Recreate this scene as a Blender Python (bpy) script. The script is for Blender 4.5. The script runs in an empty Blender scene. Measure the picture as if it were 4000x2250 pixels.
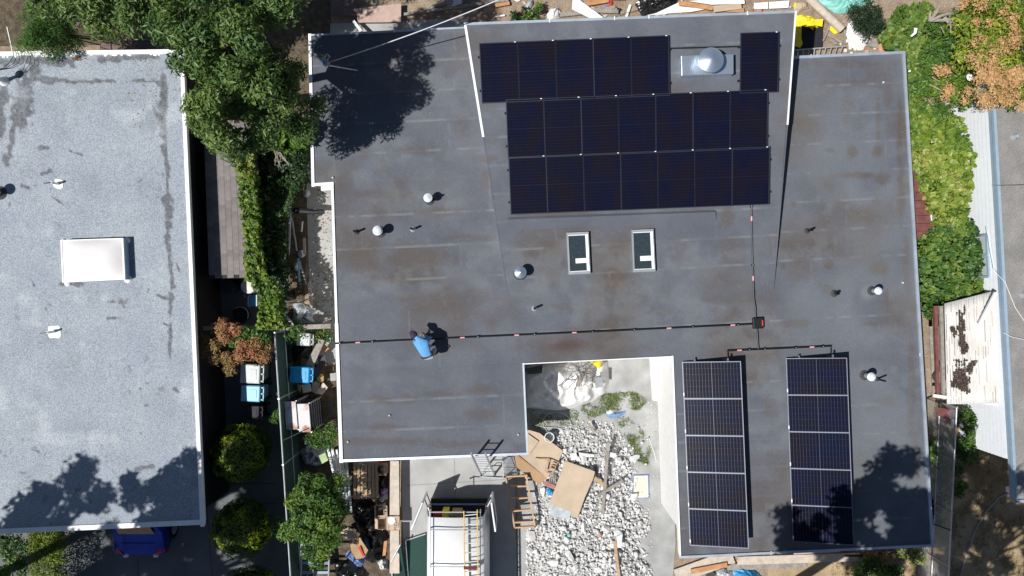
import bpy, bmesh, math, random
import numpy as np
from mathutils import Vector, Matrix, noise as mnoise

# ------------------------------------------------------------------ camera, sky, sun, exposure
S, H, ZR = 0.00036, 24.6, 2.6          # metres per photo pixel per metre of distance, camera height, roof height
scene = bpy.context.scene
COL = scene.collection
cam_d = bpy.data.cameras.new("camera"); cam = bpy.data.objects.new("camera", cam_d); COL.objects.link(cam)
cam.location = (0, 0, H); cam.rotation_euler = (0, 0, 0)
cam_d.sensor_width = 36; cam_d.lens = 25.0; cam_d.clip_end = 500; cam_d.clip_start = 0.1
scene.camera = cam
SUN_EL = math.radians(58.0); SHX, SHY = 0.923, 0.385      # direction in which shadows fall
world = bpy.data.worlds.new("World"); scene.world = world; world.use_nodes = True
wn = world.node_tree.nodes; wl = world.node_tree.links
sky = wn.new("ShaderNodeTexSky"); sky.sky_type = 'NISHITA'; sky.sun_disc = False
sky.sun_elevation = SUN_EL; sky.sun_rotation = math.atan2(-SHX, -SHY) % (2 * math.pi)
sky.air_density = 1.0; sky.dust_density = 0.4; sky.ozone_density = 1.2
bgn = wn["Background"]; wl.new(sky.outputs[0], bgn.inputs[0]); bgn.inputs[1].default_value = 0.05
sl = bpy.data.lights.new("sun", 'SUN'); sl.energy = 4.6; sl.angle = math.radians(0.53); sl.color = (1.0, 0.978, 0.935)
sun = bpy.data.objects.new("sun", sl); COL.objects.link(sun); sun.location = (-20, -10, 40)
sun.rotation_euler = Vector((SHX * math.cos(SUN_EL), SHY * math.cos(SUN_EL), -math.sin(SUN_EL))).to_track_quat('-Z', 'Y').to_euler()
scene.view_settings.view_transform = 'Standard'; scene.view_settings.look = 'None'
scene.view_settings.exposure = 0.2; scene.view_settings.gamma = 1.0
scene.render.resolution_x = 1024; scene.render.resolution_y = 576

# ------------------------------------------------------------------ helpers
def W(px, py, z=0.0):
    f = S * (H - z)
    return Vector(((px - 2000) * f, (1125 - py) * f, z))
def lerp(a, b, t): return a + (b - a) * t
RNG = random.Random(7)

class MB:
    def __init__(s): s.v = []; s.f = []; s.m = []
    def add(s, vs, fs, mi=0):
        o = len(s.v); s.v += [Vector(v) for v in vs]
        s.f += [tuple(i + o for i in f) for f in fs]; s.m += [mi] * len(fs); return s
    def hexa(s, b, t, mi=0):                       # bottom quad, top quad
        n = len(b)
        fs = [tuple(range(n - 1, -1, -1)), tuple(range(n, 2 * n))] + [(i, (i + 1) % n, n + (i + 1) % n, n + i) for i in range(n)]
        return s.add(list(b) + list(t), fs, mi)
    def box(s, c, size, rz=0.0, mi=0, R=None):
        hx, hy, hz = size[0] / 2, size[1] / 2, size[2] / 2
        M = R if R is not None else Matrix.Rotation(rz, 3, 'Z')
        q = [(-hx, -hy), (hx, -hy), (hx, hy), (-hx, hy)]
        c = Vector(c)
        return s.hexa([c + M @ Vector((x, y, -hz)) for x, y in q], [c + M @ Vector((x, y, hz)) for x, y in q], mi)
    def prism(s, poly, z0, z1, mi=0):
        poly = [(p[0], p[1]) for p in poly]
        a = sum(poly[i][0] * poly[(i + 1) % len(poly)][1] - poly[(i + 1) % len(poly)][0] * poly[i][1] for i in range(len(poly)))
        if a < 0: poly = poly[::-1]
        return s.hexa([(x, y, z0) for x, y in poly], [(x, y, z1) for x, y in poly], mi)
    def sheet(s, pts, th, mi=0):                   # 3-D polygon with thickness below it
        pts = [Vector(p) for p in pts]
        a = sum(pts[i].x * pts[(i + 1) % len(pts)].y - pts[(i + 1) % len(pts)].x * pts[i].y for i in range(len(pts)))
        if a < 0: pts = pts[::-1]
        return s.hexa([p - Vector((0, 0, th)) for p in pts], pts, mi)
    def bar(s, a, b, w, h, mi=0, up=(0, 0, 1)):     # rectangular bar from a to b
        a = Vector(a); b = Vector(b); d = (b - a).normalized(); up = Vector(up)
        if abs(d.dot(up)) > 0.98: up = Vector((0, 1, 0))
        sx = d.cross(up).normalized() * (w / 2); sz = sx.cross(d).normalized() * (h / 2)
        return s.hexa([a - sx - sz, a + sx - sz, b + sx - sz, b - sx - sz], [a - sx + sz, a + sx + sz, b + sx + sz, b - sx + sz], mi)
    def cone(s, a, b, r0, r1, n=14, mi=0, caps=True):
        a = Vector(a); b = Vector(b); d = (b - a)
        q = d.to_track_quat('Z', 'Y') if d.length > 1e-9 else Matrix.Identity(3).to_quaternion()
        vs = []
        for p, r in ((a, r0), (b, r1)):
            for i in range(n):
                t = 2 * math.pi * i / n; vs.append(p + q @ Vector((math.cos(t) * r, math.sin(t) * r, 0)))
        fs = [(i, (i + 1) % n, n + (i + 1) % n, n + i) for i in range(n)]
        if caps: fs += [tuple(range(n - 1, -1, -1)), tuple(range(n, 2 * n))]
        return s.add(vs, fs, mi)
    def lathe(s, c, prof, n=18, mi=0):              # prof: [(r, z)]
        c = Vector(c); vs = []
        for r, z in prof:
            for i in range(n):
                t = 2 * math.pi * i / n; vs.append(c + Vector((math.cos(t) * r, math.sin(t) * r, z)))
        fs = []
        for k in range(len(prof) - 1):
            fs += [(k * n + i, k * n + (i + 1) % n, (k + 1) * n + (i + 1) % n, (k + 1) * n + i) for i in range(n)]
        fs.append(tuple((len(prof) - 1) * n + i for i in range(n))); fs.append(tuple(range(n - 1, -1, -1)))
        return s.add(vs, fs, mi)
    def tube(s, pts, r, n=6, mi=0):
        pts = [Vector(p) for p in pts]; vs = []; m = len(pts)
        for k, p in enumerate(pts):
            d = (pts[min(k + 1, m - 1)] - pts[max(k - 1, 0)]).normalized()
            up = Vector((0, 0, 1)) if abs(d.z) < 0.95 else Vector((1, 0, 0))
            x = d.cross(up).normalized(); y = x.cross(d)
            rr = r[k] if isinstance(r, (list, tuple)) else r
            for i in range(n):
                t = 2 * math.pi * i / n; vs.append(p + (x * math.cos(t) + y * math.sin(t)) * rr)
        fs = [(k * n + i, k * n + (i + 1) % n, (k + 1) * n + (i + 1) % n, (k + 1) * n + i) for k in range(m - 1) for i in range(n)]
        fs += [tuple(range(n - 1, -1, -1)), tuple((m - 1) * n + i for i in range(n))]
        return s.add(vs, fs, mi)
    def mesh(s, name, mats, off=(0, 0, 0), smooth=False):
        me = bpy.data.meshes.new(name); off = Vector(off)
        me.from_pydata([tuple(v - off) for v in s.v], [], s.f)
        for m in (mats if isinstance(mats, (list, tuple)) else [mats]): me.materials.append(m)
        me.polygons.foreach_set("material_index", s.m)
        bm = bmesh.new(); bm.from_mesh(me); bmesh.ops.recalc_face_normals(bm, faces=bm.faces); bm.to_mesh(me); bm.free()
        if smooth:
            me.polygons.foreach_set("use_smooth", [True] * len(me.polygons)); me.set_sharp_from_angle(angle=math.radians(38))
        me.update(); return me

def ob(name, data, parent=None, loc=(0, 0, 0), rot=(0, 0, 0)):
    o = bpy.data.objects.new(name, data); COL.objects.link(o)
    o.parent = parent; o.location = loc; o.rotation_euler = rot; return o
def tag(o, label=None, cat=None, group=None, kind=None):
    if label: o["label"] = label
    if cat: o["category"] = cat
    if group: o["group"] = group
    if kind: o["kind"] = kind
    return o
def T(name, label, cat, loc=(0, 0, 0), group=None, rot=(0, 0, 0)):
    o = ob(name, None, None, loc, rot); o.empty_display_size = 0.2
    return tag(o, label, cat, group)
def part(name, mb, mats, parent, smooth=False, bevel=0, local=False, kind=None):
    """child mesh; coordinates are world (parent unrotated) unless local"""
    off = (0, 0, 0)
    if not local:
        p = parent; off = Vector((0, 0, 0))
        while p is not None: off += p.location; p = p.parent
    o = ob(name, mb.mesh(name, mats, off, smooth), parent)
    if bevel: bev(o, bevel)
    if kind: o["kind"] = kind
    return o
def bev(o, w):
    b = o.modifiers.new("bevel", 'BEVEL'); b.width = w; b.segments = 2; b.limit_method = 'ANGLE'; b.angle_limit = 0.6
def one(name, label, cat, mb, mats, group=None, smooth=False, bevel=0):
    n = max(1, len(mb.v)); c = sum(mb.v, Vector((0, 0, 0))) / n; c.z = min(v.z for v in mb.v)
    o = ob(name, mb.mesh(name, mats, c, smooth), None, c)
    if bevel: bev(o, bevel)
    return tag(o, label, cat, group)
def struct(name, mb, mats, parent=None):
    o = ob(name, mb.mesh(name, mats), parent); o["kind"] = "structure"; return o
def copy_tree(o, parent=None):
    c = o.copy(); COL.objects.link(c); c.parent = parent
    for ch in list(o.children): copy_tree(ch, c)
    return c

# ------------------------------------------------------------------ materials
MATS = {}
def nodes_of(name):
    m = bpy.data.materials.new(name); m.use_nodes = True
    nt = m.node_tree; return m, nt, nt.nodes, nt.links, nt.nodes["Principled BSDF"]
def rgba(c): return (c[0], c[1], c[2], 1.0)
def mat(name, col, rough=0.75, metal=0.0, var=0.18, scale=5.0, bump=0.0, bscale=60.0, col2=None, spec=0.35, fine=0.12, fscale=55.0, thr=None):
    if name in MATS: return MATS[name]
    m, nt, N, L, B = nodes_of(name)
    tc = N.new("ShaderNodeTexCoord")
    nz = N.new("ShaderNodeTexNoise"); nz.inputs["Scale"].default_value = scale; nz.inputs["Detail"].default_value = 5
    L.new(tc.outputs["Object"], nz.inputs["Vector"])
    rp = N.new("ShaderNodeMapRange"); lo, hi = thr if thr else (0.3, 0.7)
    rp.inputs[1].default_value = lo; rp.inputs[2].default_value = hi
    L.new(nz.outputs[0], rp.inputs[0])
    mx = N.new("ShaderNodeMix"); mx.data_type = 'RGBA'
    if col2 is None: a = [c * (1 - var) for c in col]; b = [min(1, c * (1 + var)) for c in col]
    else: a, b = col, col2
    mx.inputs[6].default_value = rgba(a); mx.inputs[7].default_value = rgba(b)
    L.new(rp.outputs[0], mx.inputs[0])
    fz = N.new("ShaderNodeTexNoise"); fz.inputs["Scale"].default_value = fscale; fz.inputs["Detail"].default_value = 3
    L.new(tc.outputs["Object"], fz.inputs["Vector"])
    fr = N.new("ShaderNodeMapRange"); fr.inputs[1].default_value = 0.3; fr.inputs[2].default_value = 0.7
    fr.inputs[3].default_value = 1 - fine; fr.inputs[4].default_value = 1 + fine
    L.new(fz.outputs[0], fr.inputs[0])
    mu = N.new("ShaderNodeMix"); mu.data_type = 'RGBA'; mu.blend_type = 'MULTIPLY'; mu.inputs[0].default_value = 1
    L.new(mx.outputs[2], mu.inputs[6]); L.new(fr.outputs[0], mu.inputs[7])
    L.new(mu.outputs[2], B.inputs["Base Color"])
    B.inputs["Roughness"].default_value = rough; B.inputs["Metallic"].default_value = metal
    B.inputs["Specular IOR Level"].default_value = spec
    if bump:
        bz = N.new("ShaderNodeTexNoise"); bz.inputs["Scale"].default_value = bscale; bz.inputs["Detail"].default_value = 4
        L.new(tc.outputs["Object"], bz.inputs["Vector"])
        bp = N.new("ShaderNodeBump"); bp.inputs["Strength"].default_value = bump; bp.inputs["Distance"].default_value = 0.02
        L.new(bz.outputs[0], bp.inputs["Height"]); L.new(bp.outputs[0], B.inputs["Normal"])
    MATS[name] = m; return m
def leafmat(name, cols, trans=0.25, rough=0.45, spec=0.4):
    """colour ramp driven by a random value stored on each leaf"""
    m, nt, N, L, B = nodes_of(name)
    at = N.new("ShaderNodeAttribute"); at.attribute_name = "rnd"
    rp = N.new("ShaderNodeValToRGB"); e = rp.color_ramp.elements
    while len(e) < len(cols): e.new(0.5)
    for i, c in enumerate(cols): e[i].position = i / (len(cols) - 1); e[i].color = rgba(c)
    L.new(at.outputs["Fac"], rp.inputs[0]); L.new(rp.outputs[0], B.inputs["Base Color"])
    B.inputs["Roughness"].default_value = rough; B.inputs["Specular IOR Level"].default_value = spec
    tr = N.new("ShaderNodeBsdfTranslucent"); L.new(rp.outputs[0], tr.inputs[0])
    mx = N.new("ShaderNodeMixShader"); mx.inputs[0].default_value = trans
    L.new(B.outputs[0], mx.inputs[1]); L.new(tr.outputs[0], mx.inputs[2])
    L.new(mx.outputs[0], N["Material Output"].inputs[0]); return m
def plain(name, col, rough=0.5, metal=0.0, spec=0.5): return mat(name, col, rough, metal, var=0.06, fine=0.05, spec=spec)

M_white = mat("white_paint", (0.80, 0.80, 0.78), 0.6, var=0.05)
M_wall = mat("white_stucco", (0.80, 0.79, 0.77), 0.85, var=0.04, bump=0.3, bscale=90)
M_flash = mat("galvanised_edge", (0.50, 0.56, 0.63), 0.42, 0.5, var=0.14, scale=2.5)
M_flashw = mat("white_edge", (0.78, 0.79, 0.80), 0.5, var=0.07, scale=3)
M_conc = mat("concrete", (0.36, 0.36, 0.35), 0.9, var=0.16, scale=1.1, bump=0.15, fine=0.1)
M_conc2 = mat("courtyard_concrete", (0.335, 0.335, 0.328), 0.9, var=0.22, scale=1.6, bump=0.25, fine=0.16, fscale=35)
M_asph = mat("driveway_dark", (0.13, 0.135, 0.14), 0.9, var=0.18, scale=1.0, fine=0.15)
M_soil = mat("dry_soil", (0.21, 0.15, 0.105), 0.95, col2=(0.34, 0.27, 0.20), scale=3.0, bump=0.6, bscale=25, fine=0.35, fscale=22)
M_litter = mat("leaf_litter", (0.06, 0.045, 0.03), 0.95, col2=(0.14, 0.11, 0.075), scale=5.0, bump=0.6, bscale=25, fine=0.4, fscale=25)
M_grassg = mat("dry_grass_ground", (0.44, 0.33, 0.20), 0.95, col2=(0.27, 0.20, 0.12), scale=1.3, bump=0.6, bscale=40, fine=0.35, fscale=30)
M_wood = mat("bare_timber", (0.42, 0.29, 0.18), 0.8, var=0.22, scale=8)
M_woodg = mat("weathered_timber", (0.28, 0.25, 0.22), 0.85, var=0.25, scale=9)
M_woodp = mat("pale_plank", (0.50, 0.43, 0.36), 0.8, var=0.15, scale=6)
M_woodr = mat("red_painted_boards", (0.17, 0.062, 0.055), 0.7, var=0.25, scale=4)
M_deck = mat("brown_deck", (0.17, 0.115, 0.105), 0.8, var=0.12, scale=5)
M_shaded = mat("shaded_brown_stucco", (0.045, 0.032, 0.03), 0.9, var=0.1)  # brown stucco, the shade on the walls put into its colour
M_pink = mat("pink_plywood", (0.46, 0.33, 0.28), 0.85, var=0.1)
M_orange = mat("orange_timber", (0.47, 0.24, 0.11), 0.8, var=0.18)
M_card = mat("cardboard", (0.47, 0.37, 0.27), 0.85, var=0.08, scale=2.5)
M_cardd = mat("brown_cardboard", (0.36, 0.235, 0.13), 0.85, var=0.12, scale=3)
M_blackb = mat("black_plastic_bag", (0.012, 0.012, 0.013), 0.28, spec=0.6, var=0.2)
M_black = mat("black_steel", (0.012, 0.013, 0.015), 0.45, var=0.15)
M_rubber = mat("black_rubber", (0.015, 0.015, 0.015), 0.8, var=0.1)
M_galv = mat("galvanised_pipe", (0.55, 0.57, 0.6), 0.45, 0.6, var=0.12)
M_alu = mat("aluminium", (0.62, 0.64, 0.67), 0.4, 0.6, var=0.08)
M_bright = mat("bright_sheet_metal", (0.66, 0.74, 0.82), 0.3, 0.85, var=0.06, scale=3)
M_tarpg = mat("white_canvas_tarp", (0.72, 0.71, 0.69), 0.8, var=0.08, scale=3)
M_clear = mat("milky_plastic", (0.42, 0.45, 0.48), 0.3, var=0.25, scale=9, spec=0.6)
M_yellow = mat("yellow_plastic", (0.80, 0.62, 0.03), 0.5, var=0.1)
M_teal = mat("turquoise_tarp", (0.22, 0.52, 0.46), 0.5, var=0.14, scale=4)
M_bluec = mat("blue_cloth", (0.17, 0.27, 0.50), 0.7, var=0.2)
M_blue = mat("blue_plastic", (0.04, 0.26, 0.52), 0.4, var=0.1)
M_bluel = mat("faded_blue_plastic", (0.24, 0.52, 0.70), 0.4, var=0.1)
M_greyb = mat("pale_grey_plastic", (0.50, 0.53, 0.52), 0.45, var=0.08)
M_blackp = mat("black_plastic", (0.02, 0.021, 0.026), 0.62, var=0.15, spec=0.25)
M_red = mat("red_plastic", (0.50, 0.05, 0.04), 0.5)
M_tag = mat("pink_label", (0.72, 0.34, 0.36), 0.6, var=0.05)
M_rust = mat("rusty_metal_sheet", (0.38, 0.17, 0.085), 0.8, col2=(0.50, 0.28, 0.17), scale=6)
M_green = mat("green_privacy_screen", (0.018, 0.055, 0.045), 0.85, var=0.12, scale=20)
M_stone = mat("broken_concrete", (0.64, 0.635, 0.625), 0.9, var=0.14, scale=4, bump=0.5, bscale=30)
M_bark = mat("bark", (0.10, 0.075, 0.055), 0.9, var=0.3, scale=9, bump=0.5, bscale=20)
M_deadw = mat("dead_branch", (0.32, 0.28, 0.24), 0.9, var=0.2)
M_slate = mat("dark_grey_slab", (0.06, 0.058, 0.06), 0.85, var=0.25, scale=9)
M_siding = mat("white_siding", (0.72, 0.745, 0.78), 0.55, var=0.03)
M_blueg = mat("blue_grey_paint", (0.28, 0.37, 0.46), 0.6, var=0.06)
M_roofr = mat("gravel_roof", (0.235, 0.225, 0.215), 0.95, var=0.16, scale=1.5, bump=0.5, bscale=60, fine=0.22, fscale=30)
M_vanw = mat("van_white", (0.80, 0.80, 0.80), 0.3, var=0.02, fine=0.02, spec=0.5)
M_dark = mat("dark_interior", (0.025, 0.024, 0.024), 0.8)
M_glassd = mat("dark_glass", (0.02, 0.027, 0.035), 0.06, spec=0.6, var=0.1)
M_carblue = mat("metallic_blue_paint", (0.010, 0.035, 0.30), 0.22, 0.35, var=0.04, fine=0.02, spec=0.6)
M_carred = mat("red_lens", (0.45, 0.02, 0.02), 0.2)
M_yellowl = mat("yellow_fibreglass", (0.62, 0.42, 0.09), 0.5, var=0.08)
M_skin = mat("skin", (0.50, 0.26, 0.17), 0.6, var=0.05)
M_shirt = mat("blue_shirt", (0.12, 0.34, 0.66), 0.85, var=0.08, scale=12)
M_jeans = mat("grey_trousers", (0.42, 0.42, 0.44), 0.85, var=0.1, scale=12)
M_cap = mat("dark_cap", (0.045, 0.03, 0.055), 0.8)
M_shoe = mat("dark_shoe", (0.05, 0.045, 0.05), 0.8)
M_belt = mat("brown_belt", (0.05, 0.03, 0.028), 0.7)

# --------------------------------------------------------------- value noise on arrays, for roof wear
def vnoise(x, y, seed=0):
    xi = np.floor(x).astype(np.int64); yi = np.floor(y).astype(np.int64)
    fx = x - xi; fy = y - yi; fx = fx * fx * (3 - 2 * fx); fy = fy * fy * (3 - 2 * fy)
    def h(a, b):
        n = (a * 374761393 + b * 668265263 + seed * 982451653) & 0xFFFFFFFF
        n = ((n ^ (n >> 13)) * 1274126177) & 0xFFFFFFFF
        return ((n ^ (n >> 16)) & 0xFFFF) / 65535.0
    return (h(xi, yi) * (1 - fx) + h(xi + 1, yi) * fx) * (1 - fy) + (h(xi, yi + 1) * (1 - fx) + h(xi + 1, yi + 1) * fx) * fy
def fbm(x, y, sc, seed=0, oct=4):
    t = 0; a = 0.5; n = 0
    for o in range(oct): t = t + a * vnoise(x * sc * 2 ** o, y * sc * 2 ** o, seed + o * 17); n += a; a *= 0.5
    return t / n
def capsule(X, Y, x0, y0, x1, y1):
    dx, dy = x1 - x0, y1 - y0; l2 = dx * dx + dy * dy + 1e-9
    t = np.clip(((X - x0) * dx + (Y - y0) * dy) / l2, 0, 1)
    return np.hypot(X - x0 - t * dx, Y - y0 - t * dy)
def sstep(a, b, x): t = np.clip((x - a) / (b - a), 0, 1); return t * t * (3 - 2 * t)

def fastmesh(name, V, quads, mats, wear_sheen=None, rnd=None, smooth=False):
    me = bpy.data.meshes.new(name); V = np.asarray(V, np.float32); Q = np.asarray(quads, np.int32); k = Q.shape[1]
    me.vertices.add(len(V)); me.vertices.foreach_set("co", V.ravel())
    me.loops.add(Q.size); me.loops.foreach_set("vertex_index", Q.ravel())
    me.polygons.add(len(Q)); me.polygons.foreach_set("loop_start", np.arange(0, Q.size, k, dtype=np.int32))
    for m in (mats if isinstance(mats, (list, tuple)) else [mats]): me.materials.append(m)
    if wear_sheen is not None:
        a = me.color_attributes.new("wear_sheen", 'FLOAT_COLOR', 'POINT'); a.data.foreach_set("color", np.asarray(wear_sheen, np.float32).ravel())
    if rnd is not None:
        a = me.attributes.new("rnd", 'FLOAT', 'FACE'); a.data.foreach_set("value", np.asarray(rnd, np.float32))
    me.update(calc_edges=True); me.validate()
    if smooth: me.polygons.foreach_set("use_smooth", [True] * len(Q))
    return me

def roofmat(name, base, base2, c_r, c_g, c_b, gscale=60, grain=0.25, rough=0.93):
    """mineral roofing sheet: base tone + wear (r, b = stains; g = pale scuffs and painted sky sheen) + mineral grain"""
    m, nt, N, L, B = nodes_of(name)
    tc = N.new("ShaderNodeTexCoord"); at = N.new("ShaderNodeAttribute"); at.attribute_name = "wear_sheen"
    sp = N.new("ShaderNodeSeparateColor"); L.new(at.outputs["Color"], sp.inputs[0])
    nz = N.new("ShaderNodeTexNoise"); nz.inputs["Scale"].default_value = 0.8; nz.inputs["Detail"].default_value = 6
    L.new(tc.outputs["Object"], nz.inputs["Vector"])
    rp = N.new("ShaderNodeMapRange"); rp.inputs[1].default_value = 0.3; rp.inputs[2].default_value = 0.7; L.new(nz.outputs[0], rp.inputs[0])
    cur = N.new("ShaderNodeMix"); cur.data_type = 'RGBA'; cur.inputs[6].default_value = rgba(base); cur.inputs[7].default_value = rgba(base2)
    L.new(rp.outputs[0], cur.inputs[0])
    for i, c in enumerate((c_r, c_g, c_b)):
        mx = N.new("ShaderNodeMix"); mx.data_type = 'RGBA'; mx.inputs[7].default_value = rgba(c)
        L.new(sp.outputs[i], mx.inputs[0]); L.new(cur.outputs[2], mx.inputs[6]); cur = mx
    g = N.new("ShaderNodeTexNoise"); g.inputs["Scale"].default_value = gscale; g.inputs["Detail"].default_value = 2
    L.new(tc.outputs["Object"], g.inputs["Vector"])
    gr = N.new("ShaderNodeMapRange"); gr.inputs[1].default_value = 0.3; gr.inputs[2].default_value = 0.7
    gr.inputs[3].default_value = 1 - grain; gr.inputs[4].default_value = 1 + grain; L.new(g.outputs[0], gr.inputs[0])
    mu = N.new("ShaderNodeMix"); mu.data_type = 'RGBA'; mu.blend_type = 'MULTIPLY'; mu.inputs[0].default_value = 1
    L.new(cur.outputs[2], mu.inputs[6]); L.new(gr.outputs[0], mu.inputs[7]); L.new(mu.outputs[2], B.inputs["Base Color"])
    B.inputs["Roughness"].default_value = rough; B.inputs["Specular IOR Level"].default_value = 0.25
    bp = N.new("ShaderNodeBump"); bp.inputs["Strength"].default_value = 0.25; bp.inputs["Distance"].default_value = 0.01
    L.new(g.outputs[0], bp.inputs["Height"]); L.new(bp.outputs[0], B.inputs["Normal"])
    return m
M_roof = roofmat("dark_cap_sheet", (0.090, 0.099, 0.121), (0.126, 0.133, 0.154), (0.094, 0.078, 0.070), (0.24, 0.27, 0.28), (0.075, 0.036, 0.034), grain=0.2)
M_roofl = roofmat("pale_cap_sheet", (0.265, 0.298, 0.342), (0.315, 0.345, 0.382), (0.075, 0.072, 0.075), (0.60, 0.62, 0.64), (0.26, 0.20, 0.13), gscale=34, grain=0.34)

# --------------------------------------------------------------- foliage
def leaves(name, P, Nn, L, Wd, m, parent=None, seed=0, rnd=None, flat=0.5, fold=0.25, jit=0.35):
    """one mesh of leaf blades (two triangles folded along the midrib) at points P facing Nn"""
    r = np.random.default_rng(seed); P = np.asarray(P, float); n = len(P)
    Nn = np.asarray(Nn, float) * flat + r.normal(0, 1, (n, 3)) * jit; Nn /= np.linalg.norm(Nn, axis=1)[:, None] + 1e-9
    D = r.normal(0, 1, (n, 3)); D -= (D * Nn).sum(1)[:, None] * Nn; D /= np.linalg.norm(D, axis=1)[:, None] + 1e-9
    X = np.cross(D, Nn); l = (L * (0.45 + 1.1 * r.random(n) ** 1.3))[:, None]; w = l * (Wd / L) * 0.5
    base = P - D * l * 0.5; tip = P + D * l * 0.5 - Nn * l * 0.12; mid = P + D * l * 0.02 - Nn * l * 0.02
    a = mid + X * w + Nn * w * fold; b = mid - X * w + Nn * w * fold
    V = np.stack([base, a, tip, b], 1).reshape(-1, 3)
    if parent is not None:
        V = V - np.array(parent.location)
    i = np.arange(n)[:, None] * 4; Q = np.concatenate([i + np.array([[0, 1, 2]]), i + np.array([[0, 2, 3]])], 1).reshape(-1, 3)
    rv = r.random(n) if rnd is None else np.clip(rnd + r.normal(0, 0.16, n), 0, 1)
    return ob(name, fastmesh(name, V, Q, m, rnd=np.repeat(rv, 2)), parent)
def clump_points(centres, radii, n, seed, shell=0.55, up=0.35):
    r = np.random.default_rng(seed); C = np.asarray(centres, float); R = np.asarray(radii, float)
    w = R ** 2; k = r.choice(len(C), n, p=w / w.sum())
    d = r.normal(0, 1, (n, 3)); d /= np.linalg.norm(d, axis=1)[:, None]; d[:, 2] = np.where(d[:, 2] < -0.5, -d[:, 2], d[:, 2])
    rr = (shell + (1 - shell) * r.random(n)) * R[k]
    Nn = d.copy(); Nn[:, 2] += up
    return C[k] + d * rr[:, None] * np.array([1, 1, 0.8]), Nn, k
def crown_clumps(c, rad, n, rc, seed):
    r = np.random.default_rng(seed); d = r.normal(0, 1, (n, 3)); d /= np.linalg.norm(d, axis=1)[:, None]
    rr = r.random(n) ** 0.45
    C = np.array(c) + d * rr[:, None] * np.array(rad); return C, rc * (0.65 + 0.7 * r.random(n))
def limbs(base, tips, r0, trunk_top, seed=0):
    mb = MB(); rg = random.Random(seed); base = Vector(base); tt = Vector(trunk_top)
    mid = base.lerp(tt, 0.5) + Vector((rg.uniform(-.15, .15), rg.uniform(-.15, .15), 0))
    mb.tube([base, mid, tt], [r0, r0 * 0.8, r0 * 0.62], 8)
    for t in tips:
        t = Vector(t); m1 = tt.lerp(t, 0.45) + Vector((rg.uniform(-.2, .2), rg.uniform(-.2, .2), rg.uniform(0, .3)))
        mb.tube([tt, m1, t], [r0 * 0.45, r0 * 0.28, r0 * 0.06], 6)
    return mb
def tree(name, label, base, c, rad, nclump, rc, nleaf, L, Wd, lm, seed, r0=0.16, group=None, rgrad=None, extra=None, shell=0.4):
    t = T(name, label, "tree", base, group)
    C, R = crown_clumps(c, rad, nclump, rc, seed)
    if extra: C = np.vstack([C, [e[:3] for e in extra]]); R = np.concatenate([R, [e[3] for e in extra]])
    P, Nn, k = clump_points(C, R, nleaf, seed + 1, shell=shell)
    kr = np.random.default_rng(seed + 5).random(len(C))
    rn = 0.25 + 0.5 * kr[k]
    leaves("crown", P, Nn, L, Wd, lm, t, seed + 2, rnd=rn)
    rg = random.Random(seed); idx = rg.sample(range(len(C)), min(len(C), 16))
    part("trunk", limbs(base, [C[i] for i in idx], r0, (lerp(base[0], c[0], .7), lerp(base[1], c[1], .7), c[2] - rad[2] * 0.75), seed), M_bark, t, smooth=True)
    return t
G_tree = leafmat("tree_leaf", [(0.028, 0.066, 0.018), (0.07, 0.138, 0.032), (0.125, 0.205, 0.05), (0.22, 0.29, 0.07)])
G_dark = leafmat("dark_leaf", [(0.012, 0.030, 0.012), (0.022, 0.05, 0.018), (0.040, 0.085, 0.028)])
G_conif = leafmat("conifer_leaf", [(0.025, 0.075, 0.010), (0.048, 0.13, 0.014), (0.085, 0.20, 0.022)])
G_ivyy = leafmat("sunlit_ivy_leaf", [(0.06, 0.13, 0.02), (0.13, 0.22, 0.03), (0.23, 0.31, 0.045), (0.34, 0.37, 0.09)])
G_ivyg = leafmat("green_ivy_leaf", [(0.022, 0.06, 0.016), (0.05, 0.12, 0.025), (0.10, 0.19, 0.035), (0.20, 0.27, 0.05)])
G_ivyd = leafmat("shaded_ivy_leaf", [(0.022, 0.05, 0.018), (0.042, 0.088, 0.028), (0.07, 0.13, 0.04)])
G_flower = leafmat("orange_dried_flower", [(0.45, 0.25, 0.10), (0.58, 0.36, 0.16), (0.64, 0.42, 0.20)])
G_nand = leafmat("red_bush_leaf", [(0.16, 0.15, 0.05), (0.36, 0.23, 0.09), (0.46, 0.24, 0.11), (0.46, 0.15, 0.09)])
G_topi = leafmat("topiary_leaf", [(0.05, 0.095, 0.008), (0.12, 0.18, 0.010), (0.23, 0.28, 0.012), (0.34, 0.38, 0.018)])
G_shrub = leafmat("bright_shrub_leaf", [(0.035, 0.085, 0.018), (0.07, 0.155, 0.025), (0.12, 0.21, 0.03), (0.21, 0.28, 0.035)])
G_yel = leafmat("yellow_green_leaf", [(0.08, 0.15, 0.02), (0.16, 0.24, 0.03), (0.28, 0.33, 0.035), (0.40, 0.42, 0.05)])
G_grass = leafmat("grass_blade", [(0.10, 0.19, 0.04), (0.17, 0.26, 0.06), (0.36, 0.36, 0.16)])
G_dry = leafmat("dry_grass_blade", [(0.30, 0.21, 0.11), (0.40, 0.29, 0.16), (0.22, 0.20, 0.08)])
G_litter = leafmat("fallen_leaf", [(0.30, 0.16, 0.07), (0.42, 0.26, 0.12), (0.24, 0.17, 0.12)])

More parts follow.
